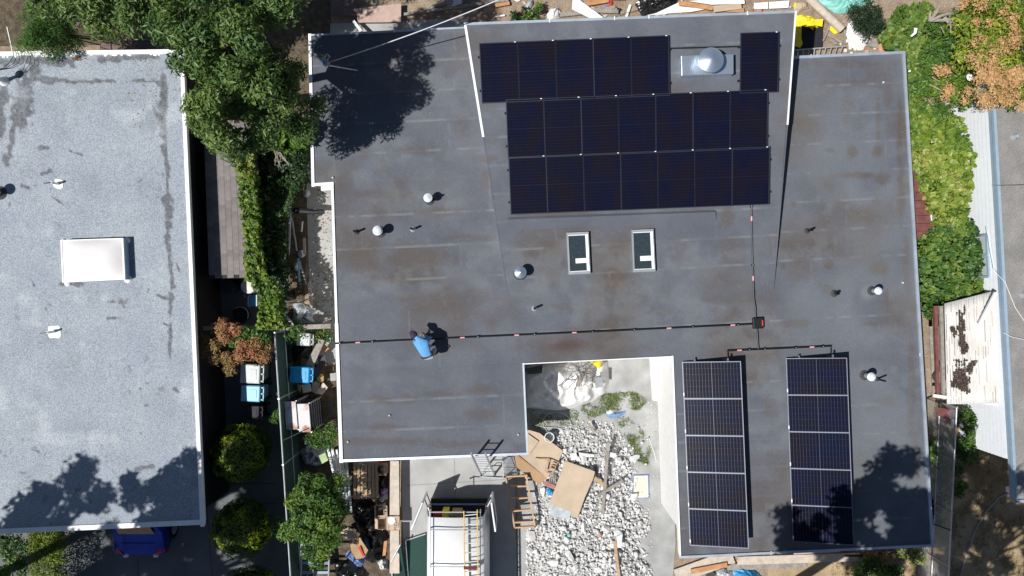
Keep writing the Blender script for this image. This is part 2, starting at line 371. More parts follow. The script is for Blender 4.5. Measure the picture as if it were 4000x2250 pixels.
# ================================================================== GROUND
def flat(name, px, z, m, zpx=None, extra=None):
    mb = MB(); pts = [W(x, y, zpx if zpx is not None else z) for x, y in px]
    mb.sheet([(p.x, p.y, z) for p in pts], 0.03); return struct(name, mb, m)
g = MB(); g.add([(-90, -90, 0), (90, -90, 0), (90, 90, 0), (-90, 90, 0)], [(0, 1, 2, 3)]); struct("ground", g, M_soil)
flat("driveway", [(1565, 1650), (2010, 1640), (2030, 3000), (1590, 3000)], 0.034, M_conc)
flat("courtyard", [(2010, 1380), (2600, 1360), (2640, 2120), (2560, 3000), (2034, 3000)], 0.030, M_conc2)
flat("neighbour_driveway", [(-600, 1950), (700, 1950), (700, 1000), (1120, 1000), (1160, 3000), (-600, 3000)], 0.031, M_asph)
flat("side_path", [(1195, 640), (1330, 640), (1350, 1420), (1215, 1420)], 0.032, M_conc)
flat("back_path", [(1290, 160), (1290, 92), (1830, 72), (1830, 140)], 0.032, M_conc)
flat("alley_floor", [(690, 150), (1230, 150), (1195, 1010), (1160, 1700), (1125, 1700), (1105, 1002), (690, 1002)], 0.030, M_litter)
flat("tree_shade_yard", [(-900, -500), (1290, -500), (1290, 165), (-900, 190)], 0.027, M_litter)  # leaf litter sheet, its dark tone also painting the tree shade
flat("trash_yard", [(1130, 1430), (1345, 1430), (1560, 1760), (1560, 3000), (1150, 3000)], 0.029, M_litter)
flat("dry_lawn", [(3560, 1560), (5200, 1500), (5200, 3200), (3000, 3200), (3000, 2080), (3560, 2080)], 0.030, M_grassg)
# joints sawn into the driveway slab
for a, b in (((1590, 1895), (2010, 1870)), ((1770, 1650), (1790, 2250))):
    pa, pb = W(*a), W(*b); mb = MB(); mb.bar((pa.x, pa.y, 0.0355), (pb.x, pb.y, 0.0355), 0.012, 0.004); struct("driveway_joint", mb, M_asph)

# ================================================================== HOUSES
PTL, PTR, PBM = W(1817, 95, 3.78), W(3107, 47, 3.78), W(2505, 1162, 2.6)
_n = (PTR - PTL).cross(PBM - PTL)
GX, GY = -_n.x / _n.z, -_n.y / _n.z; PZ0 = PTL.z - GX * PTL.x - GY * PTL.y
def RW(px, py, off=0.0):                          # photo pixel -> point on the sloping raised roof
    u, v = (px - 2000) * S, (1125 - py) * S
    d = (H - PZ0 - off) / (1 + GX * u + GY * v)
    return Vector((u * d, v * d, H - d))
def FW(px, py, off=0.0): return W(px, py, ZR + off)

BROWN = [(1640, 590, 90, 20, .5), (1900, 620, 60, 20, .5), (1500, 640, 22, 30, .5), (1620, 1010, 150, 70, .75), (1600, 1090, 130, 25, .7), (1500, 760, 160, 20, .5),
  (1700, 830, 130, 25, .6), (1820, 930, 110, 18, .5), (1620, 1165, 80, 18, .6), (1480, 1565, 60, 22, .6), (1600, 1560, 40, 18, .5), (1720, 1540, 80, 14, .5), (1880, 1520, 60, 20, .6),
  (1500, 1670, 80, 20, .6), (1880, 1620, 70, 25, .5), (1420, 600, 20, 30, .4), (1900, 700, 25, 40, .5), (1460, 1725, 260, 16, .55), (1800, 1735, 200, 14, .5),
  (2070, 835, 90, 10, .8), (2730, 825, 80, 10, .6), (2840, 850, 35, 60, .7), (2860, 990, 60, 90, .45), (2900, 720, 40, 30, .3), (2650, 960, 60, 60, .3), (2450, 1160, 60, 50, .35),
  (2210, 1200, 70, 20, .4), (2400, 1215, 220, 30, .45), (2800, 1170, 90, 22, .5), (2200, 1345, 170, 38, .55), (2420, 1360, 120, 25, .55),
  (3515, 520, 14, 150, .95), (3520, 760, 17, 120, 1.0), (3538, 1000, 14, 110, .8), (3545, 1150, 14, 120, .6), (3560, 1500, 18, 250, .55), (3575, 1800, 16, 120, .6),
  (3330, 590, 28, 26, .9), (3428, 590, 20, 28, .9), (3345, 684, 70, 15, .9), (3448, 695, 32, 32, .8), (3265, 690, 30, 10, .5), (3425, 790, 22, 30, .6), (3240, 588, 26, 12, .7),
  (3170, 410, 22, 70, .5), (3190, 450, 14, 40, .5), (3310, 400, 26, 90, .5), (3300, 325, 150, 14, .6), (3320, 250, 180, 16, .6), (3430, 300, 60, 60, .5), (3430, 470, 12, 130, .6), (3470, 370, 20, 60, .5),
  (3100, 800, 16, 14, .7), (3240, 1030, 30, 28, .85), (3437, 1045, 38, 36, .95), (3060, 1040, 14, 16, .7), (3380, 900, 50, 14, .6), (3160, 908, 30, 10, .6), (3250, 920, 16, 14, .6),
  (3230, 1130, 30, 20, .6), (3470, 1180, 20, 60, .6), (3410, 1265, 45, 12, .65), (3110, 1265, 60, 22, .7), (3060, 1295, 40, 16, .5), (3320, 820, 160, 30, .45), (3300, 1000, 200, 40, .35),
  (3010, 1600, 26, 60, .5), (3000, 1470, 30, 14, .5), (3040, 1780, 20, 24, .5), (3480, 1570, 30, 30, .4), (3400, 1600, 30, 16, .4), (3010, 1800, 25, 60, .4), (2780, 1385, 60, 12, .4)]
def wear_sheen_main(X, Y, rngseed):
    f = fbm(X, Y, 1 / 240, 3); f2 = fbm(X * 0.5, Y, 1 / 60, 9)
    br = sstep(0.42, 0.78, f) * 0.8 * (0.4 + 1.1 * f2)
    wob = fbm(X, Y, 1 / 26, 21) * 1.1 + 0.45
    for cx, cy, rx, ry, a in BROWN:
        q = np.hypot((X - cx) / rx, (Y - cy) / ry) * wob
        br = np.maximum(br, a * (1 - sstep(0.45, 1.25, q)))
    bo = 0.6 * (1 - sstep(0.1, 1.2, np.hypot((X - 2205) / 105, (Y - 1350 + 0.12 * (X - 2205)) / 30) * (0.6 + 0.8 * fbm(X, Y, 1 / 50, 5))))
    ru = sstep(0.52, 0.66, fbm(X, Y, 1 / 16, 31)) * (capsule(X, Y, 3190, 240, 3440, 232) < 9); ru = np.maximum(ru, (capsule(X, Y, 3500, 232, 3508, 262) < 7) * 0.9)
    pa = sstep(0.60, 0.85, fbm(X, Y, 1 / 12, 41)) * 0.10 + 0.17 * sstep(0.42, 0.72, fbm(X * 0.4, Y * 1.3, 1 / 130, 87)) * sstep(0.3, 0.6, fbm(X, Y, 1 / 45, 89))
    pa = np.maximum(pa, 0.30 * (1 - sstep(0.3, 1, np.hypot((X - 3390) / 45, (Y - 1140) / 45))))
    pa = np.maximum(pa, 0.18 * sstep(0.55, 0.7, f2) * (capsule(X, Y, 3470, 420, 3500, 1900) < 14))
    pa = np.maximum(pa, 0.16 * sstep(2950, 3200, X) * sstep(0.3, 0.6, fbm(X, Y, 1 / 200, 47)))  # sky reflection painted in as a paler tone on this side
    # raised brim of silt left by ponding water
    return br, pa, bo, ru
def sheets(parent, corners, n, zf, wear_sheen, m, name="roofing_sheet", res=6.0, line=0.62, seed=1):
    (x0, y0), (x1, y1), (x2, y2), (x3, y3) = corners
    nu = max(2, int(max(abs(x1 - x0), abs(x2 - x3)) / res))
    rg = random.Random(seed); ov = 0.07 / n if n > 1 else 0
    for i in range(n):
        v0, v1 = i / n, min(1, (i + 1) / n + ov)
        nv = max(2, int((v1 - v0) * max(abs(y3 - y0), abs(y2 - y1)) / res))
        u, v = np.meshgrid(np.linspace(0, 1, nu + 1), np.linspace(v0, v1, nv + 1))
        X = (x0 * (1 - u) + x1 * u) * (1 - v) + (x3 * (1 - u) + x2 * u) * v
        Y = (y0 * (1 - u) + y1 * u) * (1 - v) + (y3 * (1 - u) + y2 * u) * v
        t = (v - v0) / (v1 - v0); off = 0.003 + 0.006 * t + 0.004 * (fbm(X, Y, 1 / 90, 77) - 0.5)
        P = zf(X, Y, off)
        br, pa, bo, ru = wear_sheen(X, Y, seed)
        br = np.clip(br + rg.uniform(-0.05, 0.08), 0, 1)
        if n > 1:   # scuffed lap along the lower edge
            e = (1 - v) if i == n - 1 else np.abs(v - (i + 1) / n - ov * 0.6)
            px_e = e * max(abs(y3 - y0), abs(y2 - y1))
            ln = (1 - sstep(1.2, 5.0, px_e)) * (0.25 + 0.75 * sstep(0.42, 0.68, fbm(X, Y * 0 + i * 37 + seed, 1 / 55, 13))) * line
            if i < n - 1: pa = np.maximum(pa, ln)
            xj = rg.uniform(min(x0, x3) + 60, max(x1, x2) - 60)          # end lap between two rolls
            pa = np.maximum(pa, 0.22 * (1 - sstep(0.8, 3.5, np.abs(X - xj - 0.04 * (Y - y0)))) * (fbm(X, Y, 1 / 20, 19) + 0.3))
        col = np.stack([br, pa, np.maximum(bo, 0), np.ones_like(br)], -1).reshape(-1, 4)
        j, k = np.meshgrid(np.arange(nu), np.arange(nv)); a = (k * (nu + 1) + j).ravel()
        Q = np.stack([a, a + nu + 1, a + nu + 2, a + 1], 1)
        ob(name, fastmesh(name, P.reshape(-1, 3), Q, m, wear_sheen=col, smooth=True), parent)
def zflat(X, Y, off):
    f = S * (H - ZR - off); return np.stack([(X - 2000) * f, (1125 - Y) * f, ZR + off], -1)
def zraised(X, Y, off):
    u, v = (X - 2000) * S, (1125 - Y) * S; d = (H - PZ0 - off - 0.012) / (1 + GX * u + GY * v)
    return np.stack([u * d, v * d, H - d], -1)

# ---- the house with the solar panels
hs = T("courtyard_house", "low white house with dark grey flat roofs wrapped around a rubble-filled courtyard", "house", (0, 0, 0))
wallpx = [(1235, 160), (1825, 132), (1826, 142), (3050, 98), (3052, 250), (3500, 230), (3606, 2022), (2652, 2066), (2628, 1397), (2042, 1426), (2048, 1745), (1355, 1775), (1322, 735), (1245, 740)]
mb = MB(); mb.prism([FW(*p) for p in wallpx], 0, 2.33); part("wall", mb, M_wall, hs)
roofpx = [(1211, 139), (1817, 109), (1830, 140), (3070, 92), (3102, 224), (3526, 207), (3638, 2128), (2656, 2173), (2626, 1393), (2044, 1422), (2059, 1771), (1333, 1798), (1298, 718), (1224, 723)]
mb = MB(); mb.prism([FW(*p) for p in roofpx], 2.33, 2.592); part("roof_deck", mb, M_wall, hs)
mb = MB(); rb = [RW(1820, 97, -0.03), RW(3104, 50, -0.03), RW(3018, 1128, -0.03), RW(1994, 1192, -0.03)]
mb.hexa([(p.x, p.y, 2.5) for p in rb][::-1], rb[::-1]); part("raised_roof_wall", mb, M_wall, hs)
sheets(hs, [(1211, 139), (1830, 108), (1925, 690), (1225, 722)], 5, zflat, wear_sheen_main, M_roof, seed=1)
sheets(hs, [(1298, 718), (1925, 690), (2002, 1196), (1315, 1229)], 4, zflat, wear_sheen_main, M_roof, seed=2)
sheets(hs, [(3085, 225), (3526, 207), (3580, 1102), (3008, 1131)], 8, zflat, wear_sheen_main, M_roof, seed=3)
sheets(hs, [(1315, 1223), (3580, 1095), (3593, 1345), (1322, 1456)], 2, zflat, wear_sheen_main, M_roof, seed=4)
sheets(hs, [(1322, 1456), (2044, 1421), (2059, 1771), (1333, 1798)], 3, zflat, wear_sheen_main, M_roof, seed=5)
sheets(hs, [(2626, 1392), (3593, 1345), (3638, 2128), (2656, 2173)], 7, zflat, wear_sheen_main, M_roof, seed=6)
sheets(hs, [(1817, 95), (3107, 47), (3020, 1131), (1990, 1196)], 10, zraised, wear_sheen_main, M_roof, seed=7)
def edge(parent, a, b, zf, w, h, m, dz=0.0, name="edge_flashing"):
    mb = MB(); pa, pb = zf(*a), zf(*b); d = (pb - pa).normalized() * (w * 0.5)
    mb.bar(pa - d + Vector((0, 0, dz)), pb + d + Vector((0, 0, dz)), w, h); return part(name, mb, m, parent)
EDZ = iter(range(99))
for a, b, w, m in [((1211, 139), (1815, 109), .055, M_flash), ((1211, 139), (1224, 724), .09, M_flashw), ((1224, 722), (1299, 717), .085, M_flashw), ((1299, 719), (1316, 1270), .075, M_flashw),
                   ((1316, 1270), (1334, 1800), .105, M_flashw), ((1334, 1799), (2060, 1771), .075, M_flash), ((2060, 1772), (2044, 1421), .055, M_flash), ((2044, 1421), (2626, 1392), .03, M_flashw),
                   ((2626, 1392), (2656, 2174), .05, M_flashw), ((2656, 2174), (3640, 2129), .075, M_flash), ((3639, 2130), (3527, 207), .085, M_flash), ((3527, 207), (3101, 226), .085, M_flash)]:
    edge(hs, a, b, FW, w, 0.10, m, -0.012 + 0.0023 * next(EDZ))
for a, b, w, m in [((1817, 95), (3107, 47), .075, M_flash), ((1817, 95), (1887, 530), .07, M_flashw), ((3107, 47), (3075, 484), .05, M_flashw)]:
    edge(hs, a, b, RW, w, 0.14, m, -0.065 + 0.0023 * next(EDZ))
for a, b in [((1887, 530), (1990, 1192)), ((3075, 484), (3020, 1130))]: edge(hs, a, b, RW, 0.035, 0.05, M_roof, 0.0, "roof_curb")
# joints in the metal edging
for x, y, f in [(2147, 83, RW), (2534, 68, RW), (2918, 54, RW), (3166, 222, FW), (3533, 265, FW), (3551, 636, FW), (3576, 1010, FW), (3591, 1385, FW), (3620, 1760, FW), (3010, 2158, FW), (2400, 73, RW), (1540, 123, FW)]:
    mb = MB(); p = f(x, y); mb.box(p + Vector((0, 0, 0.045)), (0.03, 0.11, 0.012), 0.05); part("flashing_joint", mb, M_flashw, hs)
# hump of sheeting over an old curb, on the raised roof
mb = MB(); q = [(1985, 846), (2794, 818), (2798, 872), (1990, 906)]
b = [RW(x, y, 0.0) for x, y in q]; tp = [RW(x, y, 0.10) for x, y in [(1985, 858), (2795, 828), (2796, 836), (1988, 868)]]
mb.hexa(b[::-1], tp[::-1]); part("covered_curb", mb, M_roof, hs)
# white plinth along the courtyard wall and the two low door steps
mb = MB(); mb.prism([W(2536, 1396, 0), W(2600, 1392, 0), W(2606, 1566, 0), W(2546, 1560, 0)], 0, 0.22); part("white_plinth", mb, M_wall, hs)
# roof drains
for x, y in [(1301, 694), (1360, 1725), (2025, 1697), (1522, 1622), (3450, 322), (3526, 1104)]:
    mb = MB(); mb.lathe(FW(x, y, 0.004), [(0.045, 0), (0.045, 0.02), (0.028, 0.05), (0.01, 0.06)], 10); part("roof_drain", mb, M_galv, hs, smooth=True)

# ---- pale roof of the next house
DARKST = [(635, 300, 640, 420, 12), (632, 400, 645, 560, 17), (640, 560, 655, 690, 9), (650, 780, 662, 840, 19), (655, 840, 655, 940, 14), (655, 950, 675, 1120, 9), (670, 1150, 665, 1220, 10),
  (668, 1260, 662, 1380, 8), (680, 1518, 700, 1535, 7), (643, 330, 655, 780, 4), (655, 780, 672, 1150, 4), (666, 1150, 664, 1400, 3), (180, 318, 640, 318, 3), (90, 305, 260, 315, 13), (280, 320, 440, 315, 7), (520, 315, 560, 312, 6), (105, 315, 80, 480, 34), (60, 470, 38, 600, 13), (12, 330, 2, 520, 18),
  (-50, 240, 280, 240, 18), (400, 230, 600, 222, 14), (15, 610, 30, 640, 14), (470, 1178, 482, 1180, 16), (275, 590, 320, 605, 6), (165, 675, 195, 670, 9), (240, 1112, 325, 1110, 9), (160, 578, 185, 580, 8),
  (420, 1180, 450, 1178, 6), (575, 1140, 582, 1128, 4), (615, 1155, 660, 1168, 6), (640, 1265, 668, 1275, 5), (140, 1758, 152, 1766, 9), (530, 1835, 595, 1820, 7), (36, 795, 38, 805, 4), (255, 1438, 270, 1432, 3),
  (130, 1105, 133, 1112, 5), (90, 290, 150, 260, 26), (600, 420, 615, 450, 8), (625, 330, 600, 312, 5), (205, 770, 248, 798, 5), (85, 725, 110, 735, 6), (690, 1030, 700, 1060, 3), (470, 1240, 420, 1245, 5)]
def wear_left(X, Y, seed):
    n1 = fbm(X, Y, 1 / 22, 51, 5); sp = fbm(X, Y, 1 / 7, 55, 3)
    d = np.zeros_like(X)
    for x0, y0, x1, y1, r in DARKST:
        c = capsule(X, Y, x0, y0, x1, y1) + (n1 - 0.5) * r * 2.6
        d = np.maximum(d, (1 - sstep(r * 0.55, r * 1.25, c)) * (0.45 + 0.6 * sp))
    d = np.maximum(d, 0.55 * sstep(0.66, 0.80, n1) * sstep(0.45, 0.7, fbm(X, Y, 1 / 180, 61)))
    d = np.maximum(d, 0.14 * sstep(0.45, 0.8, fbm(X, Y, 1 / 120, 65)))
    pa = 0.25 * sstep(0.6, 0.85, fbm(X, Y, 1 / 90, 71))
    return np.clip(d, 0, 1), pa, np.zeros_like(X), 0
nh = T("neighbour_house", "low house with a pale grey mineral roof edged in white", "house", (0, 0, 0))
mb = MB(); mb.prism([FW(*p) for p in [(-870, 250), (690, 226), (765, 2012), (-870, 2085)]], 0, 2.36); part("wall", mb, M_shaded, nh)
mb = MB(); mb.prism([FW(*p) for p in [(-900, 222), (710, 200), (792, 2040), (-900, 2118)]], 2.36, 2.592); part("roof_deck", mb, M_white, nh)
sheets(nh, [(-900, 222), (711, 200), (792, 2040), (-900, 2118)], 1, zflat, wear_left, M_roofl, res=5.0, seed=8)
for a, b, w in [((-900, 224), (711, 202), .13), ((711, 195), (792, 2048), .115), ((792, 2038), (-900, 2116), .15)]: edge(nh, a, b, FW, w, 0.09, M_white, -0.03 + 0.0023 * next(EDZ))
# blobs of white coating spilling over the edge of the roofing
rg = random.Random(3); mb = MB()
for i in range(60):
    t = rg.random(); x = lerp(0, 705, t) if i < 34 else lerp(0, 780, t); y = (lerp(221, 209, t) if i < 34 else lerp(2078, 2036, t)) + rg.uniform(-4, 2) * (1 if i < 34 else -1)
    mb.lathe(FW(x, y, 0.006), [(rg.uniform(.03, .06), 0), (rg.uniform(.02, .03), 0.012)], 7)
part("coating_spill", mb, M_white, nh, kind="stuff")

# ---- clapboard house beyond the ivy
rh = T("clapboard_house", "white clapboard house with blue-grey fascia and grey gravel roof", "house", (0, 0, 0))
mb = MB(); mb.prism([FW(*p) for p in [(3842, -300), (5200, -350), (5200, 1900), (3966, 1955), (3880, 405)]], 2.36, 2.592); part("roof_deck", mb, M_blueg, rh)
mb = MB(); mb.sheet([FW(x, y, 0.008) for x, y in [(3846, -296), (5200, -346), (5200, 1896), (3969, 1950), (3884, 405)]], 0.012); part("roof_surface", mb, M_roofr, rh)
for a, b in [((3842, -300), (3880, 405)), ((3880, 405), (3967, 1957)), ((3967, 1957), (5200, 1902))]: edge(rh, a, b, FW, 0.085, 0.11, M_blueg, -0.05 + 0.0023 * next(EDZ))
wl0, wl1 = FW(3875, 200), FW(3955, 1800)
mb = MB(); mb.prism([wl0 + Vector((.06, 0, 0)), wl1 + Vector((.06, 0, 0)), FW(5200, 1750), FW(5200, 150)], 0, 2.36); part("wall", mb, M_siding, rh)
for i in range(13):
    z0 = i * 0.18; mb = MB(); d = Vector((0.03, 0, 0))
    a, b = Vector((wl0.x, wl0.y, z0)), Vector((wl1.x, wl1.y, z0)); up = Vector((0, 0, 0.178))
    mb.hexa([a - d * 0.5, b - d * 0.5, b + d * 2, a + d * 2], [a + d * 0.5 + up, b + d * 0.5 + up, b + d * 2 + up, a + d * 2 + up]); part("siding_board", mb, M_siding, rh)
wp = lambda t, z, o: Vector((lerp(wl0.x, wl1.x, t), lerp(wl0.y, wl1.y, t), z)) + Vector((-o, 0, 0))
win = None
for t0, t1 in ((0.445, 0.495), (0.5, 0.55)):
    fb = MB(); a, b = wp(t0, 0, 0), wp(t1, 0, 0)
    for z in (0.95, 2.0): fb.bar(Vector((a.x - .04, a.y, z)), Vector((b.x - .04, b.y, z)), .06, .07)
    for p in (a, b): fb.bar(Vector((p.x - .042, p.y, .95)), Vector((p.x - .042, p.y, 2.0)), .06, .07)
    win = part("window", fb, M_blueg, rh)
    gb = MB(); gb.hexa([Vector((a.x - .03, a.y, .97)), Vector((b.x - .03, b.y, .97)), Vector((b.x + .03, b.y, .97)), Vector((a.x + .03, a.y, .97))],
                       [Vector((a.x - .03, a.y, 1.98)), Vector((b.x - .03, b.y, 1.98)), Vector((b.x + .03, b.y, 1.98)), Vector((a.x + .03, a.y, 1.98))])
    part("pane", gb, M_greyb, win)
# white box vent at the corner of its eaves
t = T("gutter_outlet", "small white square outlet under the corner of the gravel roof", "outlet", W(3943, 1912, 2.2)); mb = MB(); p = W(3943, 1912, 2.2)
for dx, dy, sx, sy in ((-.075, 0, .02, .17), (.075, 0, .02, .17), (0, .075, .13, .02), (0, -.075, .13, .02)): mb.box(p + Vector((dx, dy, .06)), (sx, sy, .2))
part("frame", mb, M_white, t); mb = MB(); mb.box(p + Vector((0, 0, 0)), (.13, .13, .02)); part("opening", mb, M_dark, t)
mb = MB(); p = W(3943, 1912, 0); mb.cone(p, W(3943, 1912, 2.2), .03, .03, 8); part("downpipe", mb, M_white, t)
# vents on the gravel roof
for x, y, lab in ((3960, 535, "low grey vent stub on the gravel roof near the orange-flowered tree"), (3995, 1152, "round dark vent stub on the gravel roof above the corrugated shed")):
    mb = MB(); mb.lathe(FW(x, y, .008), [(.11, 0), (.1, .05), (.07, .08), (.05, .2), (.02, .21)], 14); one("roof_vent", lab, "vent", mb, M_galv, smooth=True)

# ================================================================== SOLAR PANELS
def cellmat(name, c1, c2, spec=0.55):
    m, nt, N, L, B = nodes_of(name)
    tc = N.new("ShaderNodeTexCoord"); nz = N.new("ShaderNodeTexNoise"); nz.inputs["Scale"].default_value = 1.6; nz.inputs["Detail"].default_value = 4
    oi = N.new("ShaderNodeObjectInfo"); ad = N.new("ShaderNodeVectorMath"); ad.operation = 'MULTIPLY_ADD'; ad.inputs[1].default_value = (1, 0.55, 1)
    cx = N.new("ShaderNodeCombineXYZ"); ml = N.new("ShaderNodeMath"); ml.operation = 'MULTIPLY'; ml.inputs[1].default_value = 37.0
    L.new(oi.outputs["Random"], ml.inputs[0]); L.new(ml.outputs[0], cx.inputs[0]); L.new(ml.outputs[0], cx.inputs[1])
    L.new(tc.outputs["Object"], ad.inputs[0]); L.new(cx.outputs[0], ad.inputs[2]); L.new(ad.outputs[0], nz.inputs["Vector"])
    rp = N.new("ShaderNodeMapRange"); rp.inputs[1].default_value = 0.36; rp.inputs[2].default_value = 0.64; L.new(nz.outputs[0], rp.inputs[0])
    mx = N.new("ShaderNodeMix"); mx.data_type = 'RGBA'; mx.inputs[6].default_value = rgba(c1); mx.inputs[7].default_value = rgba(c2)
    L.new(rp.outputs[0], mx.inputs[0]); L.new(mx.outputs[2], B.inputs["Base Color"])
    B.inputs["Roughness"].default_value = 0.16; B.inputs["Specular IOR Level"].default_value = spec
    return m
M_cellk = cellmat("black_cells", (0.0045, 0.0055, 0.019), (0.0085, 0.0065, 0.011), 0.35)
M_cellb = cellmat("blue_cells", (0.004, 0.0065, 0.026), (0.008, 0.0065, 0.013), 0.28)
M_backk = plain("dark_backsheet", (0.011, 0.014, 0.030), 0.3)
M_backw = plain("pale_backsheet", (0.030, 0.036, 0.066), 0.3)
M_framek = plain("black_anodised_frame", (0.035, 0.042, 0.055), 0.4, 0.5)
M_frames = plain("silver_anodised_frame", (0.20, 0.22, 0.26), 0.5, 0.5)
PW, PL = 1.134, 1.722
def make_panel(name, black):
    """local: x short side, y long side, top face at z=0"""
    t = ob(name, None); fw = 0.022 if black else 0.013
    mb = MB()
    for x, y, sx, sy in ((-PW / 2 + fw / 2, 0, fw, PL), (PW / 2 - fw / 2, 0, fw, PL), (0, PL / 2 - fw / 2, PW - 2 * fw, fw), (0, -PL / 2 + fw / 2, PW - 2 * fw, fw)):
        mb.box((x, y, -0.0175), (sx, sy, 0.035))
    part("frame", mb, M_framek if black else M_frames, t, local=True)
    mb = MB(); mb.box((0, 0, -0.014), (PW - 2 * fw, PL - 2 * fw, 0.012)); part("backsheet", mb, M_backk if black else M_backw, t, local=True)
    cb = MB(); nx, ny, gp = 6, 18, (0.004 if black else 0.0065); mgx, mgy, mid = 0.028, 0.028, (0.006 if black else 0.012)
    cw = (PW - 2 * mgx) / nx; ch = (PL - 2 * mgy - mid) / ny
    for j in range(ny):
        for i in range(nx):
            x = -PW / 2 + mgx + (i + .5) * cw; y = -PL / 2 + mgy + (j + .5) * ch + (mid if j >= ny // 2 else 0)
            gx = gp * (0.45 if not black else 0.6); z = -0.0055
            cb.add([(x - cw / 2 + gx / 2, y - ch / 2 + gp / 2, z), (x + cw / 2 - gx / 2, y - ch / 2 + gp / 2, z), (x + cw / 2 - gx / 2, y + ch / 2 - gp / 2, z), (x - cw / 2 + gx / 2, y + ch / 2 - gp / 2, z)], [(0, 1, 2, 3)])
    part("cell_grid", cb, M_cellk if black else M_cellb, t, local=True, kind="stuff")
    mb = MB()
    mb.box((PW / 2 - 0.085, PL / 2 - 0.012, 0.003) if black else (PW / 2 - 0.14, -PL / 2 + 0.012, 0.003), (0.05, 0.022, 0.004) if black else (0.1, 0.03, 0.004)); part("label_sticker", mb, M_white, t, local=True)
    return t
proto = {True: make_panel("solar_panel", True), False: make_panel("solar_panel", False)}
used = {True: False, False: False}
def place_panel(black, org, ex, ey, label, group):
    o = proto[black] if not used[black] else copy_tree(proto[black]); used[black] = True
    ex = ex.normalized(); ez = ex.cross(ey).normalized(); ey = ez.cross(ex)
    o.matrix_world = Matrix(((ex.x, ey.x, ez.x, org.x), (ex.y, ey.y, ez.y, org.y), (ex.z, ey.z, ez.z, org.z), (0, 0, 0, 1)))
    tag(o, label, "solar panel", group); return o
PO = 0.13
ORD = ["first", "second", "third", "fourth", "fifth", "sixth", "seventh"]
def panel_row(a, b, n, label, group, down, rev=True):
    A, B = RW(a[0], a[1], PO), RW(b[0], b[1], PO); st = (B - A) / n
    D = RW(down[0], down[1], PO) - A; ex = st.normalized(); D = (D - ex * D.dot(ex)).normalized()
    for i in range(n):
        c = A + st * (i + 0.5) + D * (PL / 2); place_panel(True, c, ex, -D, label.replace("#", ORD[n - 1 - i]), group)
    # two mounting rails below the row
    for k in (0.22, 0.78):
        mb = MB(); off = Vector((0, 0, -0.065))
        mb.bar(A + D * PL * k - ex * 0.06 + off, B + D * PL * k + ex * 0.07 + off, 0.045, 0.05)
        for e in (A - ex * 0.05, B + ex * 0.05): mb.box(e + D * PL * k + off, (0.03, 0.06, 0.06))
        q = int(n * 1.2) + 2
        for j in range(q):
            p = A.lerp(B, (j + .5) / q) + D * PL * k; mb.box(p + Vector((0, 0, -0.11)), (0.06, 0.06, 0.06))
        one("mounting_rail", "black mounting rail under the " + group + (", roof-edge side" if k < .5 else ", skylight side"), "rail", mb, M_black)
panel_row((1873, 168), (2612, 137), 5, "all-black solar panel in the row of five, # from the shiny exhaust hood", "row of five black panels", (1882, 387))
panel_row((2895, 128), (3043, 123), 1, "single all-black solar panel standing alone between hood and white roof edge", "lone black panel", (2900, 350))
panel_row((1977, 389), (2999, 349), 7, "all-black solar panel in the middle row, # from the end under the lone panel", "middle row of seven black panels", (1986, 610))
panel_row((1987, 613), (3007, 572), 7, "all-black solar panel in the row facing the skylights, # from the conduit end", "row of seven black panels near the skylights", (1995, 830))
def rack(TL, TR, BR, BL, label, group, lab2):
    lo, hi = 0.13, 0.58
    tl, tr, br, bl = FW(*TL, lo), FW(*TR, hi), FW(*BR, hi), FW(*BL, lo); n = 5
    for i in range(n):
        t = (i + .5) / n; a, b = tl.lerp(bl, t), tr.lerp(br, t); c = (a + b) / 2
        place_panel(False, c, (bl - tl).normalized(), (b - a).normalized(), label.replace("#", ORD[i]), group)
    r = T("panel_rack", lab2, "rack", FW(TL[0], TL[1], 0.01))
    for k in (0.22, 0.8):
        a, b = tl.lerp(tr, k), bl.lerp(br, k); d = (b - a).normalized(); off = Vector((0, 0, -0.06))
        mb = MB(); mb.bar(a - d * 0.09 + off, b + d * 0.05 + off, 0.04, 0.045); part("rail", mb, M_frames, r)
        for e in (0.0, 0.25, 0.5, 0.75, 1.0):
            p = a.lerp(b, e); mb = MB(); mb.bar(Vector((p.x, p.y, ZR + 0.01)), Vector((p.x, p.y, p.z - 0.07)), 0.035, 0.035); mb.box((p.x, p.y, ZR + 0.022), (0.12, 0.12, 0.014)); part("leg", mb, M_frames, r)
rack((2667, 1416), (2891, 1410), (2922, 2139), (2698, 2134), "silver-framed panel on the rack beside the courtyard, # from the conduit", "panels on the rack beside the courtyard", "tilted metal rack under five panels beside the courtyard wall")
rack((3075, 1402), (3303, 1396), (3333, 2127), (3101, 2119), "silver-framed panel on the rack below the domed vent, # from the conduit", "panels on the rack by the domed vent", "tilted metal rack under five panels below the white domed vent")

